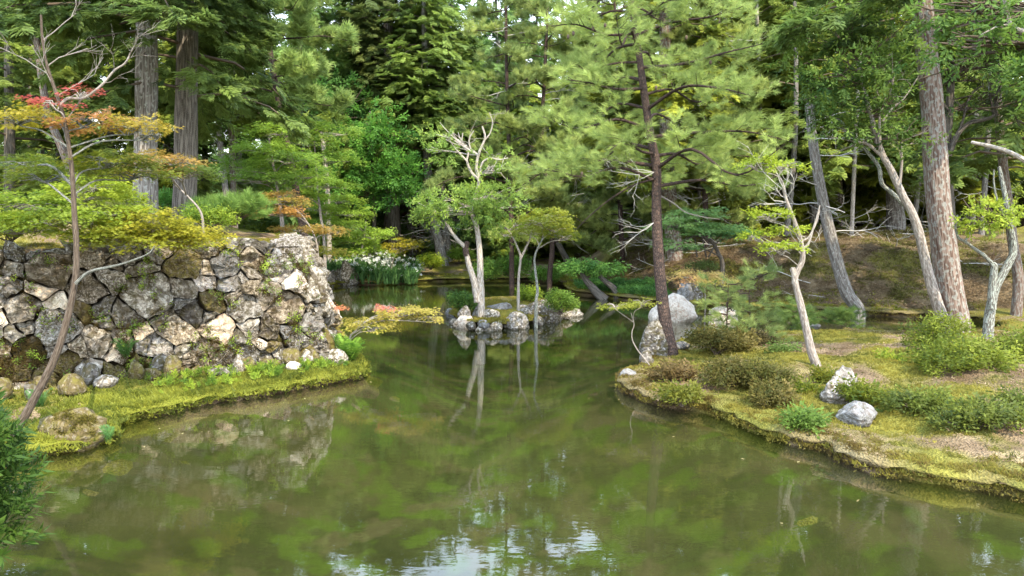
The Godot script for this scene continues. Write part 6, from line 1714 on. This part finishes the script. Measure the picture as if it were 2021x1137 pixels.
func make_shrubs() -> void:
	R.seed = 50
	var az0 := lin(.065, .075, .016)
	var az1 := lin(.20, .155, .040)
	var gr0 := lin(.06, .10, .014)
	var gr1 := lin(.20, .22, .022)
	var list := [
		[Vector3(3.40, 0.28, -11.70), .62, .34, .42, 620, "azalea", az0, az1, "wide low olive azalea beside the headland pine, in front of the white boulders"],
		[Vector3(2.98, 0.22, -9.57), .40, .30, .34, 380, "azalea", az0, az1, "olive azalea on the headland, largest of the three below the wide one"],
		[Vector3(3.39, 0.24, -9.43), .40, .28, .34, 330, "azalea", az0, lin(.17, .15, .035), "dark olive azalea joined to the right of the largest one"],
		[Vector3(2.29, 0.20, -9.90), .30, .20, .24, 220, "azalea", lin(.11, .085, .03), lin(.24, .16, .06), "reddish-brown azalea low behind the tip of the headland"],
		[Vector3(2.16, 0.16, -8.86), .26, .17, .2, 170, "azalea", lin(.09, .11, .015), lin(.24, .23, .03), "yellow-green azalea hanging over the water near the headland tip"],
		[Vector3(3.17, 0.20, -8.58), .26, .24, .22, 190, "azalea", az0, az1, "small round azalea in front of the dark olive one"],
		[Vector3(3.19, 0.14, -7.69), .20, .20, .18, 150, "azalea", lin(.04, .075, .016), lin(.10, .15, .025), "dark green azalea at the edge left of the notched rock"],
		[Vector3(3.77, 0.20, -8.98), .20, .13, .16, 90, "azalea", gr0, lin(.20, .21, .015), "bright lime tuft left of the notched rock"],
		[Vector3(4.17, 0.30, -8.44), .27, .17, .2, 190, "azalea", gr0, lin(.20, .21, .015), "bright lime azalea growing over the notched rock"],
		[Vector3(4.23, 0.28, -9.55), .14, .10, .12, 60, "azalea", gr0, lin(.20, .19, .015), "small yellow tuft at the foot of the slim tree"],
		[Vector3(4.70, 0.28, -8.02), .36, .20, .28, 260, "azalea", lin(.035, .05, .012), lin(.115, .135, .02), "low green azalea between the round boulder and the right edge"],
		[Vector3(4.98, 0.26, -7.37), .48, .24, .34, 380, "azalea", lin(.03, .045, .012), lin(.12, .135, .02), "long low azalea spreading along the right edge in front"],
		[Vector3(5.69, 0.30, -7.58), .34, .26, .3, 260, "azalea", lin(.03, .045, .012), lin(.12, .135, .02), "azalea cut by the right edge of the view"],
		[Vector3(6.01, 0.36, -9.42), .70, .54, .5, 640, "azalea", lin(.04, .06, .010), lin(.145, .165, .018), "large feathery yellow-green bush in front of the red cedar"],
		[Vector3(6.50, 0.42, -10.72), .40, .62, .35, 330, "azalea", lin(.045, .065, .010), lin(.145, .165, .018), "upright yellow-green bush against the foot of the smooth tree"],
		[Vector3(7.24, 0.42, -9.96), .40, .52, .4, 380, "azalea", lin(.04, .06, .010), lin(.13, .15, .018), "feathery yellow-green bush at the right edge"],
		[Vector3(4.38, 0.30, -11.33), .20, .12, .16, 90, "azalea", lin(.05, .08, .02), lin(.10, .14, .03), "tiny dark tuft on bare soil left of the slim tree"],
		[Vector3(4.38, 0.26, -12.38), .30, .18, .24, 150, "azalea", lin(.10, .09, .035), lin(.19, .15, .06), "brownish low azalea right of the wide olive one"],
		[Vector3(5.50, 0.42, -10.14), .2, .05, .14, 50, "azalea", gr0, gr1, "flat green tuft in the middle of the moss"],
		[Vector3(5.41, 0.90, -20.48), .5, .35, .4, 120, "azalea", lin(.04, .07, .02), lin(.10, .14, .04), "dark cushion bush on the face of the mound"],
		[Vector3(1.11, 0.30, -16.38), .34, .55, .3, 420, "azalea", lin(.05, .10, .014), lin(.12, .17, .025), "fresh green bush at the right end of the islet"],
		[Vector3(-1.15, 0.28, -16.71), .30, .55, .3, 330, "azalea", lin(.025, .06, .014), lin(.08, .14, .025), "dark green bush at the left end of the islet, behind the twin stems"],
		[Vector3(0.38, 0.30, -17.92), .30, .45, .25, 240, "azalea", lin(.05, .09, .012), lin(.20, .25, .02), "yellow-green bush behind the birch on the islet"],
	]
	for q in list:
		bush("azalea", q[8], q[0], q[1], q[2], q[3], int(q[4]), q[5], q[6], q[7])
	# far bank bushes
	for q in [[Vector3(-3.23, 0.50, -28.19), .55, .5, .45, 240, lin(.10, .15, .012), lin(.19, .22, .018), "lime rounded bush on the far bank right of the white flowers"], [Vector3(-0.01, 0.30, -26.24), .8, .8, .5, 360, lin(.05, .12, .018), lin(.11, .17, .03), "soft green bush on the far bank seen through the islet trees"], [Vector3(-0.94, 0.25, -25.95), .6, .7, .45, 260, lin(.05, .12, .018), lin(.11, .17, .03), "soft green bush on the far bank left of the birch"], [Vector3(-2.36, 0.50, -31.35), .6, .7, .45, 230, lin(.07, .14, .015), lin(.13, .19, .025), "bright bush behind the twisted tree on the far bank"], [Vector3(1.29, 0.20, -25.88), .7, .55, .5, 280, lin(.05, .12, .018), lin(.13, .22, .035), "low spreading green bush at the inlet mouth"], [Vector3(-5.16, 0.50, -31.35), .5, .4, .4, 160, lin(.06, .10, .015), lin(.16, .2, .03), "low bush behind the white flowers"], [Vector3(-11.23, 0.60, -38.37), .9, .6, .5, 260, lin(.05, .10, .012), lin(.18, .2, .02), "green bush on the far bank beyond the wall end"]]:
		bush("far_bank_bush", q[7], q[0], q[1], q[2], q[3], q[4], "azalea", q[5], q[6], 1.7)
	var sc := bush("cloud_pruned_tree", "low cloud-pruned tree with a dark leaning trunk at the inlet", Vector3(2.33, 0.15, -21.99), 1.0, .45, .6, 380, "azalea", lin(.03, .085, .02), lin(.11, .20, .035), 1.8, "", .6, "tree")
	sc.position.y += 0.55
	var s := Shape.new()
	tube(s, curve([Vector3(.55, -.75, .1), Vector3(.25, -.45, .05), Vector3(-.05, -.1, 0), Vector3(-.2, .15, 0)], 4), .17, .06, 9, .06)
	part("trunk", s.mesh(), M.bark_dark, sc)
	s = Shape.new()
	tube(s, curve([Vector3(.95, -.7, .1), Vector3(.85, -.4, .05), Vector3(.5, -.1, 0), Vector3(.3, .15, 0)], 4), .13, .05, 9, .06)
	part("trunk", s.mesh(), M.bark_dark, sc)
	# terrace top
	bush("terrace_bush", "bright green pine-like cushion on the wall top right of the great trunks", Vector3(-5.31, 2.41, -13.60), .85, .55, .6, 380, "pine", lin(.045, .085, .018), lin(.13, .19, .04), 1.2)
	bush("terrace_bush", "dark glossy bush in the gap between the great trunks", Vector3(-7.47, 2.50, -15.60), .4, .55, .4, 170, "broad", lin(.025, .08, .015), lin(.08, .18, .03), .8)
	bush("terrace_bush", "small-leaved grey-green bush on the wall top left of the great trunks", Vector3(-6.14, 2.31, -10.80), .55, .42, .4, 420, "azalea", lin(.06, .08, .02), lin(.20, .20, .06), 1.0)
	bush("terrace_bush", "light green bush behind the wall top, left of the grey great trunk", Vector3(-7.32, 2.50, -13.40), .55, .55, .4, 260, "azalea", lin(.08, .13, .012), lin(.16, .19, .018), 1.2)
	bush("terrace_bush", "green cushion on the wall top at the right of the furrowed trunk", Vector3(-5.59, 2.34, -13.00), .5, .4, .4, 260, "azalea", lin(.05, .10, .015), lin(.16, .20, .02), 1.2)
	bush("terrace_bush", "low juniper-like mat by the left edge of the wall top", Vector3(-7.19, 2.21, -10.20), .6, .35, .4, 300, "azalea", lin(.09, .12, .012), lin(.16, .17, .018), 1.2)
	# near shrub leaning over the water, lower left
	var near := bush("waterside_shrub", "glossy green shrub leaning over the water in the lower left corner", Vector3(-3.55, .34, -3.74), .70, 1.42, .6, 2500, "whorl", lin(.010, .027, .005), lin(.042, .075, .012), 1.15)
	near.rotation.y = 0.3
	# young pine on the headland
	var a := trunk_tree("young_pine", "feathery young pine standing on the headland in front of the second white boulder", [Vector3(3.75, 0.18, -12.30), Vector3(3.75, 0.56, -12.30), Vector3(3.76, 1.01, -12.30), Vector3(3.76, 1.36, -12.30)], .018, .006, "bark_pine", 6, .2)
	pine_crown(a[0], a[1], .22, 1.0, 9, .50, 10, lin(.06, .085, .028), lin(.17, .20, .06), "pine", .95)
	a = trunk_tree("young_pine", "taller young pine with bristling tips right of the feathery one", [Vector3(4.27, 0.24, -12.60), Vector3(4.27, 0.61, -12.60), Vector3(4.23, 1.06, -12.60), Vector3(4.23, 1.61, -12.60)], .02, .006, "bark_pine", 6, .2)
	pine_crown(a[0], a[1], .12, 1.0, 12, .62, 9, lin(.06, .085, .028), lin(.17, .20, .06), "pine", .95)
	a = trunk_tree("pine_seedling", "pine seedling beside the pale slab in the channel", [Vector3(6.09, 0.14, -15.00), Vector3(6.07, 0.35, -15.00), Vector3(6.05, 0.55, -15.00)], .012, .004, "bark_pine", 5, .2)
	pine_crown(a[0], a[1], .3, 1.0, 7, .3, 24, lin(.04, .07, .02), lin(.10, .14, .035), "pine", 1.0)
	a = trunk_tree("pine_seedling", "little pine seedling in front of the round boulder", [Vector3(4.41, -0.05, -8.30), Vector3(4.41, 0.04, -8.30), Vector3(4.41, 0.10, -8.30)], .006, .003, "bark_pine", 5, .2)
	pine_crown(a[0], a[1], .6, 1.0, 6, .14, 40, lin(.03, .08, .025), lin(.08, .15, .04), "pine", .62)
	a = trunk_tree("pine_seedling", "sprig of young pine on the channel's near edge right of the slim tree", [Vector3(7.32, 0.16, -15.60), Vector3(7.30, 0.25, -15.60), Vector3(7.29, 0.34, -15.60)], .008, .004, "bark_pine", 5, .2)
	pine_crown(a[0], a[1], .2, 1.0, 7, .3, 24, lin(.04, .07, .02), lin(.10, .14, .03), "pine", .9)
	# leaning sapling at the headland tip, and the little maples over the water
	a = trunk_tree("sapling", "thin bare sapling leaning out over the water at the headland tip", [Vector3(2.21, 0.10, -10.90), Vector3(2.06, 0.32, -10.90), Vector3(1.95, 0.46, -10.90), Vector3(1.87, 0.61, -10.90), Vector3(1.86, 0.74, -10.90), Vector3(1.89, 0.86, -10.90), Vector3(1.84, 1.04, -10.90)], .016, .006, "bark_smooth", 6, .2)
	plates(a[0], a[1], [[Vector3(1.61, 1.14, -10.80), .20, .14, 22, .5], [Vector3(2.01, 1.18, -10.90), .18, .14, 16, .5]], "maple", lin(.14, .18, .02), lin(.30, .30, .04), .55, "bark_smooth", .03, .002)
	a = trunk_tree("small_maple", "little salmon and yellow maple between the white boulders and the mound", [Vector3(4.52, 0.50, -16.50), Vector3(4.49, 0.80, -16.50), Vector3(4.43, 0.97, -16.50)], .03, .014, "bark_smooth", 6, .2)
	plates(a[0], a[1], [[Vector3(4.22, 1.14, -16.20), .55, .35, 90, .5], [Vector3(4.69, 1.04, -16.00), .40, .28, 54, .7], [Vector3(4.05, 1.05, -16.20), .3, .2, 26, .1]], "maple", lin(.55, .32, .16), lin(.42, .38, .07), .75, "bark_pale", .07, .004)
	a = trunk_tree("small_maple", "maple bough with yellow and pink leaves arching over the water from the wall end", [Vector3(-2.68, 0.49, -11.60), Vector3(-2.60, 0.63, -11.60), Vector3(-2.47, 0.76, -11.60), Vector3(-2.30, 0.87, -11.60), Vector3(-2.13, 0.92, -11.60), Vector3(-1.96, 0.94, -11.60)], .022, .010, "bark_pale", 7, .1)
	plates(a[0], a[1], [[Vector3(-1.80, 0.94, -11.60), .38, .22, 80, .6], [Vector3(-2.28, 0.70, -11.50), .32, .2, 50, .7], [Vector3(-1.39, 0.83, -11.70), .18, .14, 22, .5], [Vector3(-2.51, 0.76, -11.60), .2, .14, 24, .6]], "maple", lin(.34, .24, .08), lin(.36, .33, .05), .6, "bark_pale", .045, .003)
	plates(a[0], a[1], [[Vector3(-2.06, 1.00, -11.70), .14, .08, 14, .4]], "maple", lin(.55, .13, .10), lin(.60, .24, .15), .55, "bark_pale", .02, .002)
	a = trunk_tree("small_maple", "salmon-red maple sprig showing at the edge of the wall end", [Vector3(-3.88, 0.37, -13.50), Vector3(-3.77, 0.57, -13.50), Vector3(-3.67, 0.69, -13.50)], .016, .008, "bark_smooth", 6, .1)
	plates(a[0], a[1], [[Vector3(-3.49, 0.74, -13.40), .22, .14, 30, .4], [Vector3(-3.68, 0.82, -13.40), .14, .1, 14, .4]], "maple", lin(.55, .16, .09), lin(.58, .30, .12), .6, "bark_smooth", .03, .002)
	# ferns and leafy plants
	for q in [[Vector3(-2.60, 0.18, -11.27), .5, 16, "clump of bright green ferns at the tip of the wall bank"], [Vector3(-2.87, 0.22, -11.75), .42, 10, "smaller fern against the last stones of the wall"], [Vector3(-5.42, 0.50, -9.86), .34, 8, "dark fern hanging from a joint low in the wall"], [Vector3(-5.63, 0.20, -8.31), .28, 8, "dark leafy fern by the leaning maple"], [Vector3(-4.27, 0.10, -7.32), .2, 6, "small fern in front of the mossy boulder"]]:
		var t := thing("fern", q[3], "fern", q[0])
		var cr := Crown.new()
		for k in int(q[2]) + 4:
			var ang := rnd(0, TAU)
			cr.put(Vector3(0, rnd(0, .08), 0), Vector3(cos(ang), rnd(.5, 1.6), sin(ang)).normalized(), R.randf())
		leaves(t, "fronds", cr, LEAF.fern, q[1] * 1.6, q[1] * 2.3, lin(.035, .08, .012), lin(.11, .18, .022) if q[1] > .4 else lin(.05, .10, .03), .3, .3)
	# white lilies on the far bank
	var cr := Crown.new()
	var fl := Crown.new()
	for k in 330:
		var u := rnd(-1, 1)
		var p := Vector3(-5.35 + u * 1.75, 0, -27.2 + rnd(-.9, .9))
		p.y = maxf(h_at(p.x, p.z), .02)
		cr.put(p, Vector3(rnd(-.2, .2), 1, rnd(-.2, .2)).normalized(), R.randf())
	for k in 300:
		var u := rnd(-1, 1)
		var v := rnd(-1, 1)
		var p := Vector3(-5.2 + u * 1.7, 0, -27.5 + v * .9)
		p.y = maxf(h_at(p.x, p.z), .02) + rnd(.30, .85) * (1.0 - .3 * u * u) * (1.0 + .25 * wob.get_noise_2d(p.x * 1.5, 3.0))
		fl.put(p, Vector3(rnd(-.6, .8), rnd(.2, 1), rnd(.2, 1)).normalized(), R.randf())
	leaves(self, "lily_leaves", cr, LEAF.strap, 1.1, 1.8, lin(.03, .075, .025), lin(.085, .155, .045), .5, .4)
	leaves(self, "white_flowers", fl, LEAF.flower, .8, 1.35, lin(.50, .52, .48), lin(.64, .65, .61), .8, .4)
	get_node("white_flowers").set_meta("label", "drift of white lily flowers on the far bank beyond the wall end")
	get_node("lily_leaves").set_meta("label", "green strap leaves under the white lilies on the far bank")

func make_floor_cover() -> void:
	R.seed = 90
	var head := func(x: float, z: float) -> float:
		var d := -depth_at(x, z)
		if d < -0.05 or z < -17.0:
			return 0.0
		return smoothstep(-.22, .10, patch.get_noise_2d(x, z) + .12 * wob.get_noise_2d(x * 1.3 + 40.0, z * 1.3)) * clampf(9.0 / (-z), 0.35, 1.0) + (0.55 if d < 0.35 + 0.5 * wob.get_noise_2d(x, z) else 0.04)
	scatter("headland_moss", Vector2(1.2, -16.6), Vector2(10.0, -5.0), 46000, head, LEAF.moss, lin(.11, .115, .022), lin(.32, .275, .05), .7, 1.6)
	var litter := func(x: float, z: float) -> float:
		var d := -depth_at(x, z)
		return 0.0 if d < 0.0 else smoothstep(.0, -.35, patch.get_noise_2d(x, z))
	scatter("fallen_litter", Vector2(1.2, -16.6), Vector2(10.0, -5.0), 16000, litter, LEAF.litter, lin(.16, .105, .06), lin(.42, .31, .20), .8, 1.6)
	var strip := func(x: float, z: float) -> float:
		var d := -depth_at(x, z)
		if d < -0.05 or inside_wall(x, z) > -0.72 or z > -6.2:
			return 0.0
		return 1.0 if d < 0.75 else 0.15
	scatter("bank_moss", Vector2(-6.8, -12.0), Vector2(-2.0, -6.2), 30000, strip, LEAF.moss, lin(.08, .105, .014), lin(.29, .30, .04), .8, 2.4)
	var top := func(x: float, z: float) -> float:
		var b := inside_wall(x, z)
		return (1.0 if b < 0.5 else .4) if b > 0.0 and b < 2.2 and z > -15.0 else 0.0
	scatter("terrace_moss", Vector2(-9.5, -15.0), Vector2(-3.2, -8.0), 16000, top, LEAF.moss, lin(.15, .135, .02), lin(.28, .24, .035), 1.0, 1.9)
	var far := func(x: float, z: float) -> float:
		var d := -depth_at(x, z)
		return 0.0 if d < 0.0 or d > 1.2 else 1.0 - d * 0.5
	scatter("far_bank_moss", Vector2(-8.0, -30.5), Vector2(10.0, -17.2), 24000, far, LEAF.moss, lin(.13, .15, .018), lin(.30, .29, .03), 1.5, 2.8)
	var slope := func(x: float, z: float) -> float:
		return 0.0 if depth_at(x, z) > -0.3 else 1.0
	scatter("slope_litter", Vector2(2.6, -27.0), Vector2(14.0, -17.6), 26000, slope, LEAF.litter, lin(.11, .076, .044), lin(.34, .25, .15), 1.4, 3.0)
	var slope_moss := func(x: float, z: float) -> float:
		return 0.0 if depth_at(x, z) > -0.3 else smoothstep(-.1, .25, patch.get_noise_2d(x, z) + .4 * smoothstep(-21.0, -25.0, z))
	scatter("slope_moss", Vector2(2.6, -28.0), Vector2(15.0, -17.6), 26000, slope_moss, LEAF.moss, lin(.11, .11, .025), lin(.25, .235, .055), 1.6, 3.2)
	for k in 16:
		var p := Vector3(rnd(4.5, 13.5), 0, rnd(-23.5, -18.8))
		if depth_at(p.x, p.z) > -0.4:
			continue
		p.y = h_at(p.x, p.z)
		var tw := Shape.new()
		fork(tw, Vector3(0, .03, 0), Vector3(rnd(-1, 1), .05, rnd(-.5, .5)).normalized(), rnd(.5, 1.2), .014, 2, .25, null)
		var st := part("fallen_branch", tw.mesh(), M.dead_wood, self, p)
		st.set_meta("label", "bare fallen branch lying on the earth slope beyond the channel")
		st.set_meta("category", "branch")
		st.set_meta("group", "fallen branches on the slope")
	for q in [[Vector3(6.73, 1.00, -16.22), .45, .4], [Vector3(5.78, 1.40, -17.24), .4, .35], [Vector3(8.24, 1.00, -16.22), .5, .5], [Vector3(9.31, 0.80, -16.46), .45, .5]]:
		var p: Vector3 = q[0]
		p.y = h_at(p.x, p.z)
		bush("slope_bush", "small sparse bush on the earth slope beyond the channel, one of several alike", p, q[1], q[2], q[1] * .8, 110, "azalea", lin(.04, .065, .016), lin(.12, .16, .03), 1.6, "sparse bushes on the slope")
	var cover := func(x: float, z: float) -> float:      # green creeper along the foot of the mound
		var d := -depth_at(x, z)
		return 0.0 if d < 0.1 or d > 1.1 or x > 4.6 or x < 2.2 or z > -19.0 else 1.0
	scatter("bank_creeper", Vector2(2.2, -24.5), Vector2(4.6, -19.0), 5000, cover, LEAF.azalea, lin(.03, .08, .02), lin(.10, .20, .04), .9, 1.5)
	var lip := Crown.new()
	var lip_bright := Crown.new()
	for k in line.size() - 1:
		var a2 := line[k]
		var b2 := line[k + 1]
		if a2.y < -20.0 or a2.y > -4.0:
			continue
		var t := (b2 - a2).normalized()
		var land := Vector2(t.y, -t.x)
		for j in int(a2.distance_to(b2) * (560 if a2.y > -13.0 else 200)):
			var o := rnd(-.075, .46)
			var p2 := a2.lerp(b2, R.randf()) + land * o
			var jig := wob.get_noise_2d(p2.x * 3.0, p2.y * 3.0)
			var y := .185 + jig * .05 - .09 * smoothstep(.03, -.07, o) - rnd(0, .05) * smoothstep(.0, -.05, o)
			var d := Vector3(-land.x * smoothstep(.12, -.07, o), 1.0 - .9 * smoothstep(.05, -.07, o), -land.y * smoothstep(.12, -.07, o))
			(lip_bright if a2.x < -1.9 and a2.y > -13.0 else lip).put(Vector3(p2.x, y, p2.y), (d + Vector3(rnd(-.4, .4), rnd(-.2, .4), rnd(-.4, .4))).normalized(), clampf(.5 + patch.get_noise_2d(p2.x * 2.5, p2.y * 2.5) * 1.4, 0, 1))
	leaves(self, "edge_moss", lip, LEAF.moss, .8, 1.5, lin(.15, .105, .032), lin(.32, .28, .055), 1.0, .45)
	leaves(self, "edge_moss", lip_bright, LEAF.moss, .8, 1.6, lin(.09, .115, .016), lin(.30, .30, .04), 1.0, .45)
	var over := Crown.new()
	var bp := Vector3(-4.78, 0.02, -7.57)
	for k in 700:
		var a3 := rnd(0, TAU)
		var el := rnd(.05, 1.0)
		var d3 := Vector3(cos(a3) * sqrt(1.0 - el * el), el, sin(a3) * sqrt(1.0 - el * el))
		if wob.get_noise_2d(d3.x * 2.0, d3.z * 2.0) > -.05:
			over.put(bp + Vector3(d3.x * .30, .16 + d3.y * .24, d3.z * .22), d3, R.randf())
	leaves(self, "boulder_moss", over, LEAF.moss, .7, 1.2, lin(.085, .070, .016), lin(.20, .17, .03), 1.0, .4)
	var drift := Crown.new()
	for k in 90:
		var q2 := line[int(rnd(10, line.size() - 12))]
		var p3 := q2 + Vector2(rnd(-1.6, 1.6), rnd(-1.6, 1.6))
		if depth_at(p3.x, p3.y) > .1 and p3.y > -20.0:
			drift.put(Vector3(p3.x, .004, p3.y), Vector3(rnd(-1, 1), .05, rnd(-1, 1)).normalized(), R.randf())
	leaves(self, "floating_leaves", drift, LEAF.drift, .8, 1.3, lin(.16, .12, .04), lin(.40, .34, .16), .08, .5)
	# moss cushions and sprigs in the joints of the wall
	var cr := Crown.new()
	var gr := Crown.new()
	for k in 16000:
		var u := rnd(-2.4, 4.3)
		var v := rnd(0.0, 2.0)
		var w := wob.get_noise_2d(u * 1.7 + 9.0, v * 1.7)
		if w < 0.16 - 0.22 * smoothstep(0.9, 0.0, v):
			continue
		var p := WALL_FOOT + WALL_ALONG * u + (Vector3.UP - WALL_OUT * 0.3) * v + WALL_OUT * rnd(-.02, .20)
		if R.randf() < .9:
			cr.put(p, (WALL_OUT + Vector3(rnd(-.4, .4), rnd(.2, 1), rnd(-.4, .4))).normalized(), clampf(w * 2.0, 0, 1))
		elif w > .16:
			gr.put(p + WALL_OUT * .05, (WALL_OUT + Vector3(rnd(-.4, .4), rnd(.2, 1), rnd(-.4, .4))).normalized(), R.randf())
	leaves(self, "wall_moss", cr, LEAF.moss, .55, 1.15, lin(.060, .040, .016), lin(.13, .090, .024), 1.0, .4)
	leaves(self, "wall_sprigs", gr, LEAF.azalea, .5, .9, lin(.06, .10, .015), lin(.20, .25, .03), 1.0, .4)
	# leafy sprigs on the moss bank
	gr = Crown.new()
	for k in 110:
		var f := R.randf()
		var p := WALL_FOOT + WALL_ALONG * lerpf(1.5, 4.4, pow(f, .7)) + WALL_OUT * rnd(.25, 1.15)
		if depth_at(p.x, p.z) > -0.08:
			continue
		p.y = maxf(h_at(p.x, p.z), .19) + .03
		for j in 1 + R.randi() % 3:
			gr.put(p + Vector3(rnd(-.08, .08), 0, rnd(-.08, .08)), Vector3(rnd(-.9, .9), .8, rnd(-.9, .9)).normalized(), R.randf())
	leaves(self, "bank_sprigs", gr, LEAF.whorl, .6, 1.2, lin(.05, .09, .012), lin(.15, .19, .02), 1.0, .4)


func _ready() -> void:
	# camera
	var cam := Camera3D.new()
	cam.name = "camera"
	cam.position = Vector3(0, 2.5, 0)
	cam.rotation_degrees = Vector3(-5.63, 0, 0)
	cam.fov = 44.12
	cam.near = 0.1
	cam.far = 400.0
	cam.current = true
	add_child(cam)
	# sky, exposure
	var sky := ProceduralSkyMaterial.new()
	sky.sky_top_color = Color(0.70, 0.79, 0.91)
	sky.sky_horizon_color = Color(0.95, 0.95, 0.94)
	sky.sky_curve = 0.20
	sky.ground_bottom_color = Color(0.20, 0.22, 0.16)
	sky.ground_horizon_color = Color(0.50, 0.55, 0.48)
	sky.energy_multiplier = 2.9
	var env := Environment.new()
	env.background_mode = Environment.BG_SKY
	env.sky = Sky.new()
	env.sky.sky_material = sky
	env.tonemap_mode = Environment.TONE_MAPPER_LINEAR
	env.tonemap_exposure = 2.4
	env.sdfgi_enabled = true
	env.ssao_enabled = true
	env.ssil_enabled = true
	var we := WorldEnvironment.new()
	we.name = "world_environment"
	we.environment = env
	add_child(we)
	# sun: high, from the right and a little behind the viewer
	var sun := DirectionalLight3D.new()
	sun.name = "sun"
	sun.light_color = Color(1.0, 0.95, 0.85)
	sun.light_energy = 1.3
	sun.light_angular_distance = 0.6
	sun.shadow_enabled = true
	sun.position = Vector3(10, 24, 18)
	add_child(sun)
	sun.look_at_from_position(Vector3(10, 24, 18), Vector3.ZERO)

	R.seed = 1
	make_materials()
	make_leaves()
	make_shores()
	make_ground()
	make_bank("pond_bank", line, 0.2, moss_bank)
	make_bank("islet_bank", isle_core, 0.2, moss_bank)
	make_islet()
	make_wall()
	make_house()
	make_trees()
	make_deep_wood()
	make_rocks()
	make_shrubs()
	make_floor_cover()
	make_visitors()

func moss_bank(x: float, z: float) -> Color:
	if x < -1.9 and z > -13.0:
		return lin(.12, .135, .02).lerp(lin(.21, .215, .032), clampf(wob.get_noise_2d(x, z) + .5, 0, 1))
	return moss_colour(x, z).lerp(lin(.19, .18, .045), .4)

func make_islet() -> void:
	var s := Shape.new()
	var mid := Vector2.ZERO
	for p in isle:
		mid += p
	mid /= isle.size()
	var n := isle.size() - 1
	var rings := [[.80, .12], [.74, .26], [.65, .33], [.4, .38], [.15, .40]]
	for r in rings:
		for i in n:
			var p: Vector2 = mid.lerp(isle[i], r[0])
			s.add(Vector3(p.x, r[1] + .05 * wob.get_noise_2d(p.x * 2.0, p.y * 2.0), p.y), Vector3.UP, p, moss_colour(p.x, p.y).lerp(lin(.20, .17, .04), .5))
	var c := s.add(Vector3(mid.x, .41, mid.y), Vector3.UP, mid, lin(.2, .17, .04))
	for k in rings.size() - 1:
		for i in n:
			var j := (i + 1) % n
			s.quad(k * n + i, k * n + j, (k + 1) * n + j, (k + 1) * n + i)
	for i in n:
		s.tri((rings.size() - 1) * n + i, (rings.size() - 1) * n + (i + 1) % n, c)
	s.smooth()
	part("islet_ground", s.mesh(), M.soil, self).set_meta("kind", "structure")
	R.seed = 66
	var cr := Crown.new()
	for k in 2600:
		var a := rnd(0, n)
		var f := sqrt(R.randf())
		var i := int(a)
		var p := mid.lerp(isle[i].lerp(isle[i + 1], a - i), f * .97)
		cr.put(Vector3(p.x, lerpf(.40, .20, smoothstep(.3, .95, f)), p.y), Vector3(rnd(-.3, .3), 1, rnd(-.3, .3)).normalized(), R.randf())
	leaves(self, "islet_moss", cr, LEAF.moss, 1.0, 1.8, lin(.15, .13, .03), lin(.28, .25, .04), 1.0, .4)
